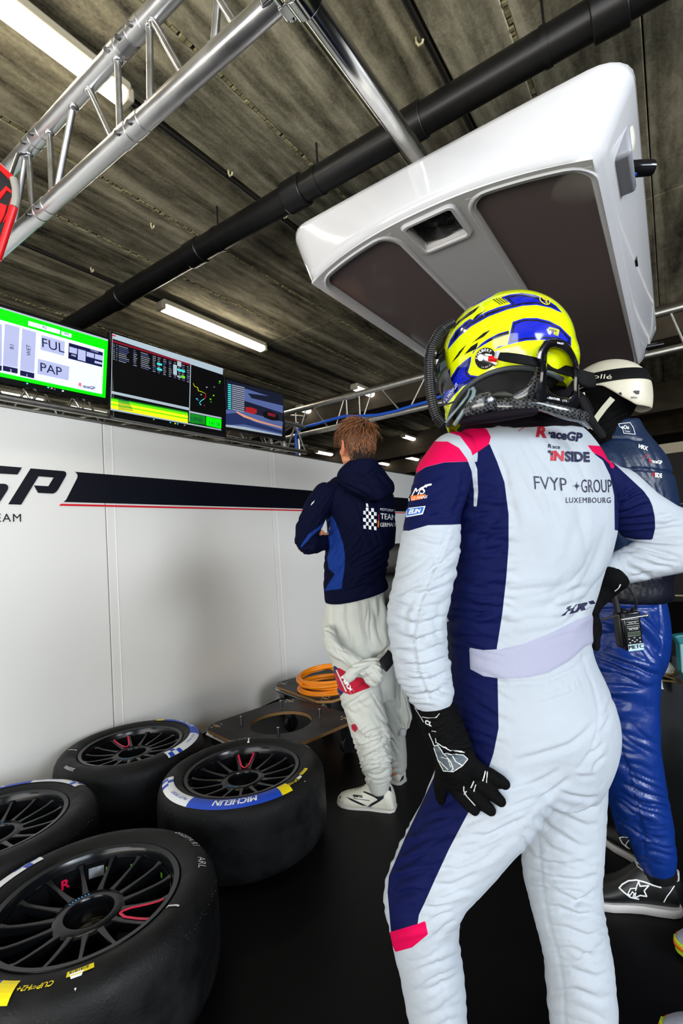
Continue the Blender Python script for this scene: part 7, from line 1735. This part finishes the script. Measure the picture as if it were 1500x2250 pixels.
def rrect(mb, x, y, w_, h_, l=0): mb.prism([(-w_/2*wd_, -h_/2*hgt_), (w_/2*wd_, -h_/2*hgt_), (w_/2*wd_, h_/2*hgt_), (-w_/2*wd_, h_/2*hgt_)], rp(x, y) + rn*l, rx_, ax_, rn*.0008)
g = MB(); rrect(g, 0, .14, .72, .12); obj('radio_display', g, mat('radio lcd', rgb(60, 72, 58), .25), t, smooth=False)
g = MB()
for y in (-.62, -.5, -.38, -.27, -.18, .05, .24): rrect(g, 0, y, .7, .008)
for (x, y) in [(-.6, .38), (0, .34), (.6, .38), (-.25, .47), (.25, .47), (-.55, .58), (0, .55), (.6, .58)]: rrect(g, x, y, .09, .02)
up_ = -ax_
def rtext(s, x, y, h_): V2, F2 = text2d(s, bold=.02); w2 = V2[:, 0].max()*h_; o_ = rp(x, y) + rn*.001; g.add([o_ + rx_*(p[0]*h_ - w2/2) + up_*p[1]*h_ for p in V2], F2)
rtext('M.E.TC', 0, -.40, .0055); rtext('VICTOR', 0, -.07, .0055); obj('radio_markings', g, mat('radio white markings', rgb(210, 210, 205), .5), t, smooth=False, recalc=False)
g = MB(); rrect(g, .05, .84, .86, .17); lb_ = obj('name_label', g, mat('pale label', rgb(190, 220, 230), .5), t, smooth=False)
g = MB(); V2, F2 = text2d('METC', bold=.06); h_ = .011; w2 = V2[:, 0].max()*h_; g.add([rp(.05, .90) + rn*.0014 + rx_*(p[0]*h_*1.1 - w2*1.1/2) + up_*p[1]*h_ for p in V2], F2); obj('label_lettering', g, M_navyp, lb_, smooth=False, recalc=False)
g = MB(); g.tube([cR - ax_*hgt_*.5 - rx_*wd_*.55, cR - ax_*hgt_*.78 - rx_*wd_*.6, cR - ax_*hgt_*1.05 - rx_*wd_*.7], .008, 12); obj('antenna', g, M_blk, t)
g = MB()
for x in (-.25, .35): g.cyl(cR + rx_*wd_*x - ax_*hgt_*.49, cR + rx_*wd_*x - ax_*hgt_*.57, .008, seg=14)
obj('control_knob', g, M_gblk, t, bevel=.001)
g = MB(); g.cyl(cR - ax_*hgt_*.34 - rx_*wd_*.62 + rn*.02, cR - ax_*hgt_*.37 + rx_*wd_*.75 + rn*.02, .0035, seg=10); g.ball(cR - ax_*hgt_*.37 + rx_*wd_*.78 + rn*.02, .006); obj('snap_bar', g, M_steel, t)
g = MB(); g.tube([cR + rx_*wd_*.45 - ax_*hgt_*.5, rc_(740, 760, 1.40), rc_(700, 680, 1.40), rc_(640, 600, 1.42), rc_(600, 560, 1.44)], .0035, 8); g.tube([rc_(200, 960, 1.39), rc_(300, 972, 1.385), rc_(390, 962, 1.385), rc_(460, 935, 1.385), rc_(520, 925, 1.39)], .003, 8); obj('radio_lead', g, M_blk, t)
# black race shoes
M_bsh = mat('black suede race shoe', (.006, .006, .0065), .42, 0, .3, (30, 30, 30), .1, 120)
M_wsole = mat('white rubber sole', rgb(206, 204, 204), .5)
VZ = lambda x, y: (1300 + x/4.5, 1750 + y/4.5)
def bshoe(toe, heel, wd=.1, hgt=.13):
    o = shoe(man3, toe, heel, wd, hgt, M_bsh, M_wsole, sole=.026); return o
te, he = Pz(1312, 1966, .02), Pz(1490, 1986, .02); te2 = he + nrm(te-he)*.285
so_ = bshoe(te2, he)
dg = bpy.context.evaluated_depsgraph_get(); dg.update(); me_ = so_.evaluated_get(dg).to_mesh(); SHO = BVHTree.FromPolygons([so_.matrix_world @ v.co if False else v.co.copy() for v in me_.vertices], [tuple(p.vertices) for p in me_.polygons])
g = MB()
for ln, wd, cl in [([(270, 905), (300, 870), (360, 835), (440, 825), (520, 845), (600, 875), (680, 897)], 3.4, 0), ([(270, 905), (320, 950), (380, 995), (460, 1012)], 3.0, 0), ([(460, 840), (475, 885), (560, 880), (515, 930), (540, 985), (475, 975), (420, 1000), (430, 950)], 3.0, 0), ([(460, 840), (440, 890), (430, 930)], 2.6, 0), ([(440, 905), (380, 910), (355, 960), (375, 975), (400, 940), (415, 960), (400, 1000)], 2.4, 0),
                   ([(540, 785), (600, 830), (690, 855), (765, 805), (740, 790), (600, 745)], 1.8, 0), ([(810, 885), (775, 940), (740, 985), (710, 1040)], 2.2, 0), ([(405, 595), (440, 650), (500, 700), (560, 745), (600, 760)], 1.4, 0), ([(420, 620), (450, 690), (520, 745), (600, 800)], 1.4, 0)]:
    wrap_line(g, [VZ(*q) for q in ln], wd, SHO, .0015, closed=bool(cl), maxe=5)
wrap_text(g, 'alpinestars', SHO, VZ(440, 655), (4.2, 3.3), (2.4, -3.0), lift=.0018, bold=.02)
obj('shoe_logo', g, M_wp, so_, smooth=False, recalc=False)
te, he = Pz(1329, 1828, .02), Pz(1405, 1878, .02); s2 = bshoe(te, te + nrm(he-te)*.285, .1, .12)
me_ = s2.evaluated_get(bpy.context.evaluated_depsgraph_get()); dg.update(); me_ = s2.evaluated_get(dg).to_mesh(); SH2 = BVHTree.FromPolygons([v.co.copy() for v in me_.vertices], [tuple(p.vertices) for p in me_.polygons]); g = MB()
for ln, wd in [([(275, 410), (320, 402), (378, 412), (380, 440)], 2.2), ([(275, 410), (300, 460), (345, 500), (375, 515)], 2.2), ([(378, 425), (350, 455), (335, 480), (352, 500)], 2.0)]: wrap_line(g, [VZ(*q) for q in ln], wd, SH2, .0015, maxe=5)
obj('shoe_logo', g, M_wp, s2, smooth=False, recalc=False)
g = MB(); g.cyl(P(1440, 1885, 1.58), P(1447, 1918, 1.585), .052, seg=24); g.cyl(P(1388, 1815, 1.86), P(1385, 1845, 1.86), .05, seg=24); obj('ankle_collar', g, M_bsh, man3)
# two grey running shoes of somebody just outside the frame
M_rs = mat('grey mesh running shoe', rgb(168, 172, 190), .6, 0, .06, (60, 60, 60), .3, 300)
def runner(toe, dirn, label):
    toe = np.array(toe); toe[2] = 0; heel = toe + nrm(np.array(dirn))*.30
    t = thing('running_shoe', label, 'shoe', ((toe+heel)/2))
    up = shoe(t, toe, heel, .104, .115, M_rs, mat('lime foam sole', rgb(205, 240, 40), .5), sole=.03, name='upper')
    f_ = nrm(toe-heel); s_ = np.cross([0, 0, 1.], f_); g = MB(); pr = [(.88, .92), (.94, .74), (.99, .46), (1.02, .15)]
    pts = [heel + f_*.30*u + s_*.052*w_ for u, w_ in pr] + [heel + f_*.30*u - s_*.052*w_ for u, w_ in pr[::-1]]
    g.rings([[p + np.array([0, 0, z]) for p in (pts)] for z in (.026, .036)], closed=False, cap=False); o = obj('orange_toe_band', g, mat('orange rubber', rgb(250, 120, 20), .5), up, ang=180); md = o.modifiers.new('s', 'SOLIDIFY'); md.thickness = .005
    g = MB(); g.tube([heel + f_*.3*u + s_*(.018 if k % 2 else -.018) + np.array([0, 0, .115*(.98 - (u-.35)*1.3) + .012]) for k, u in enumerate(np.linspace(.42, .68, 8))], .003, 8); obj('laces', g, M_wp, up)
a = Pz(1487, 2075, .03); runner(a, (.9, .45, 0), 'grey running shoe with lime sole at the right edge, the farther one of the pair')
a = Pz(1454, 2262, .03); runner(a, (.95, .2, 0), 'grey running shoe with lime sole in the bottom right corner, the nearer one')
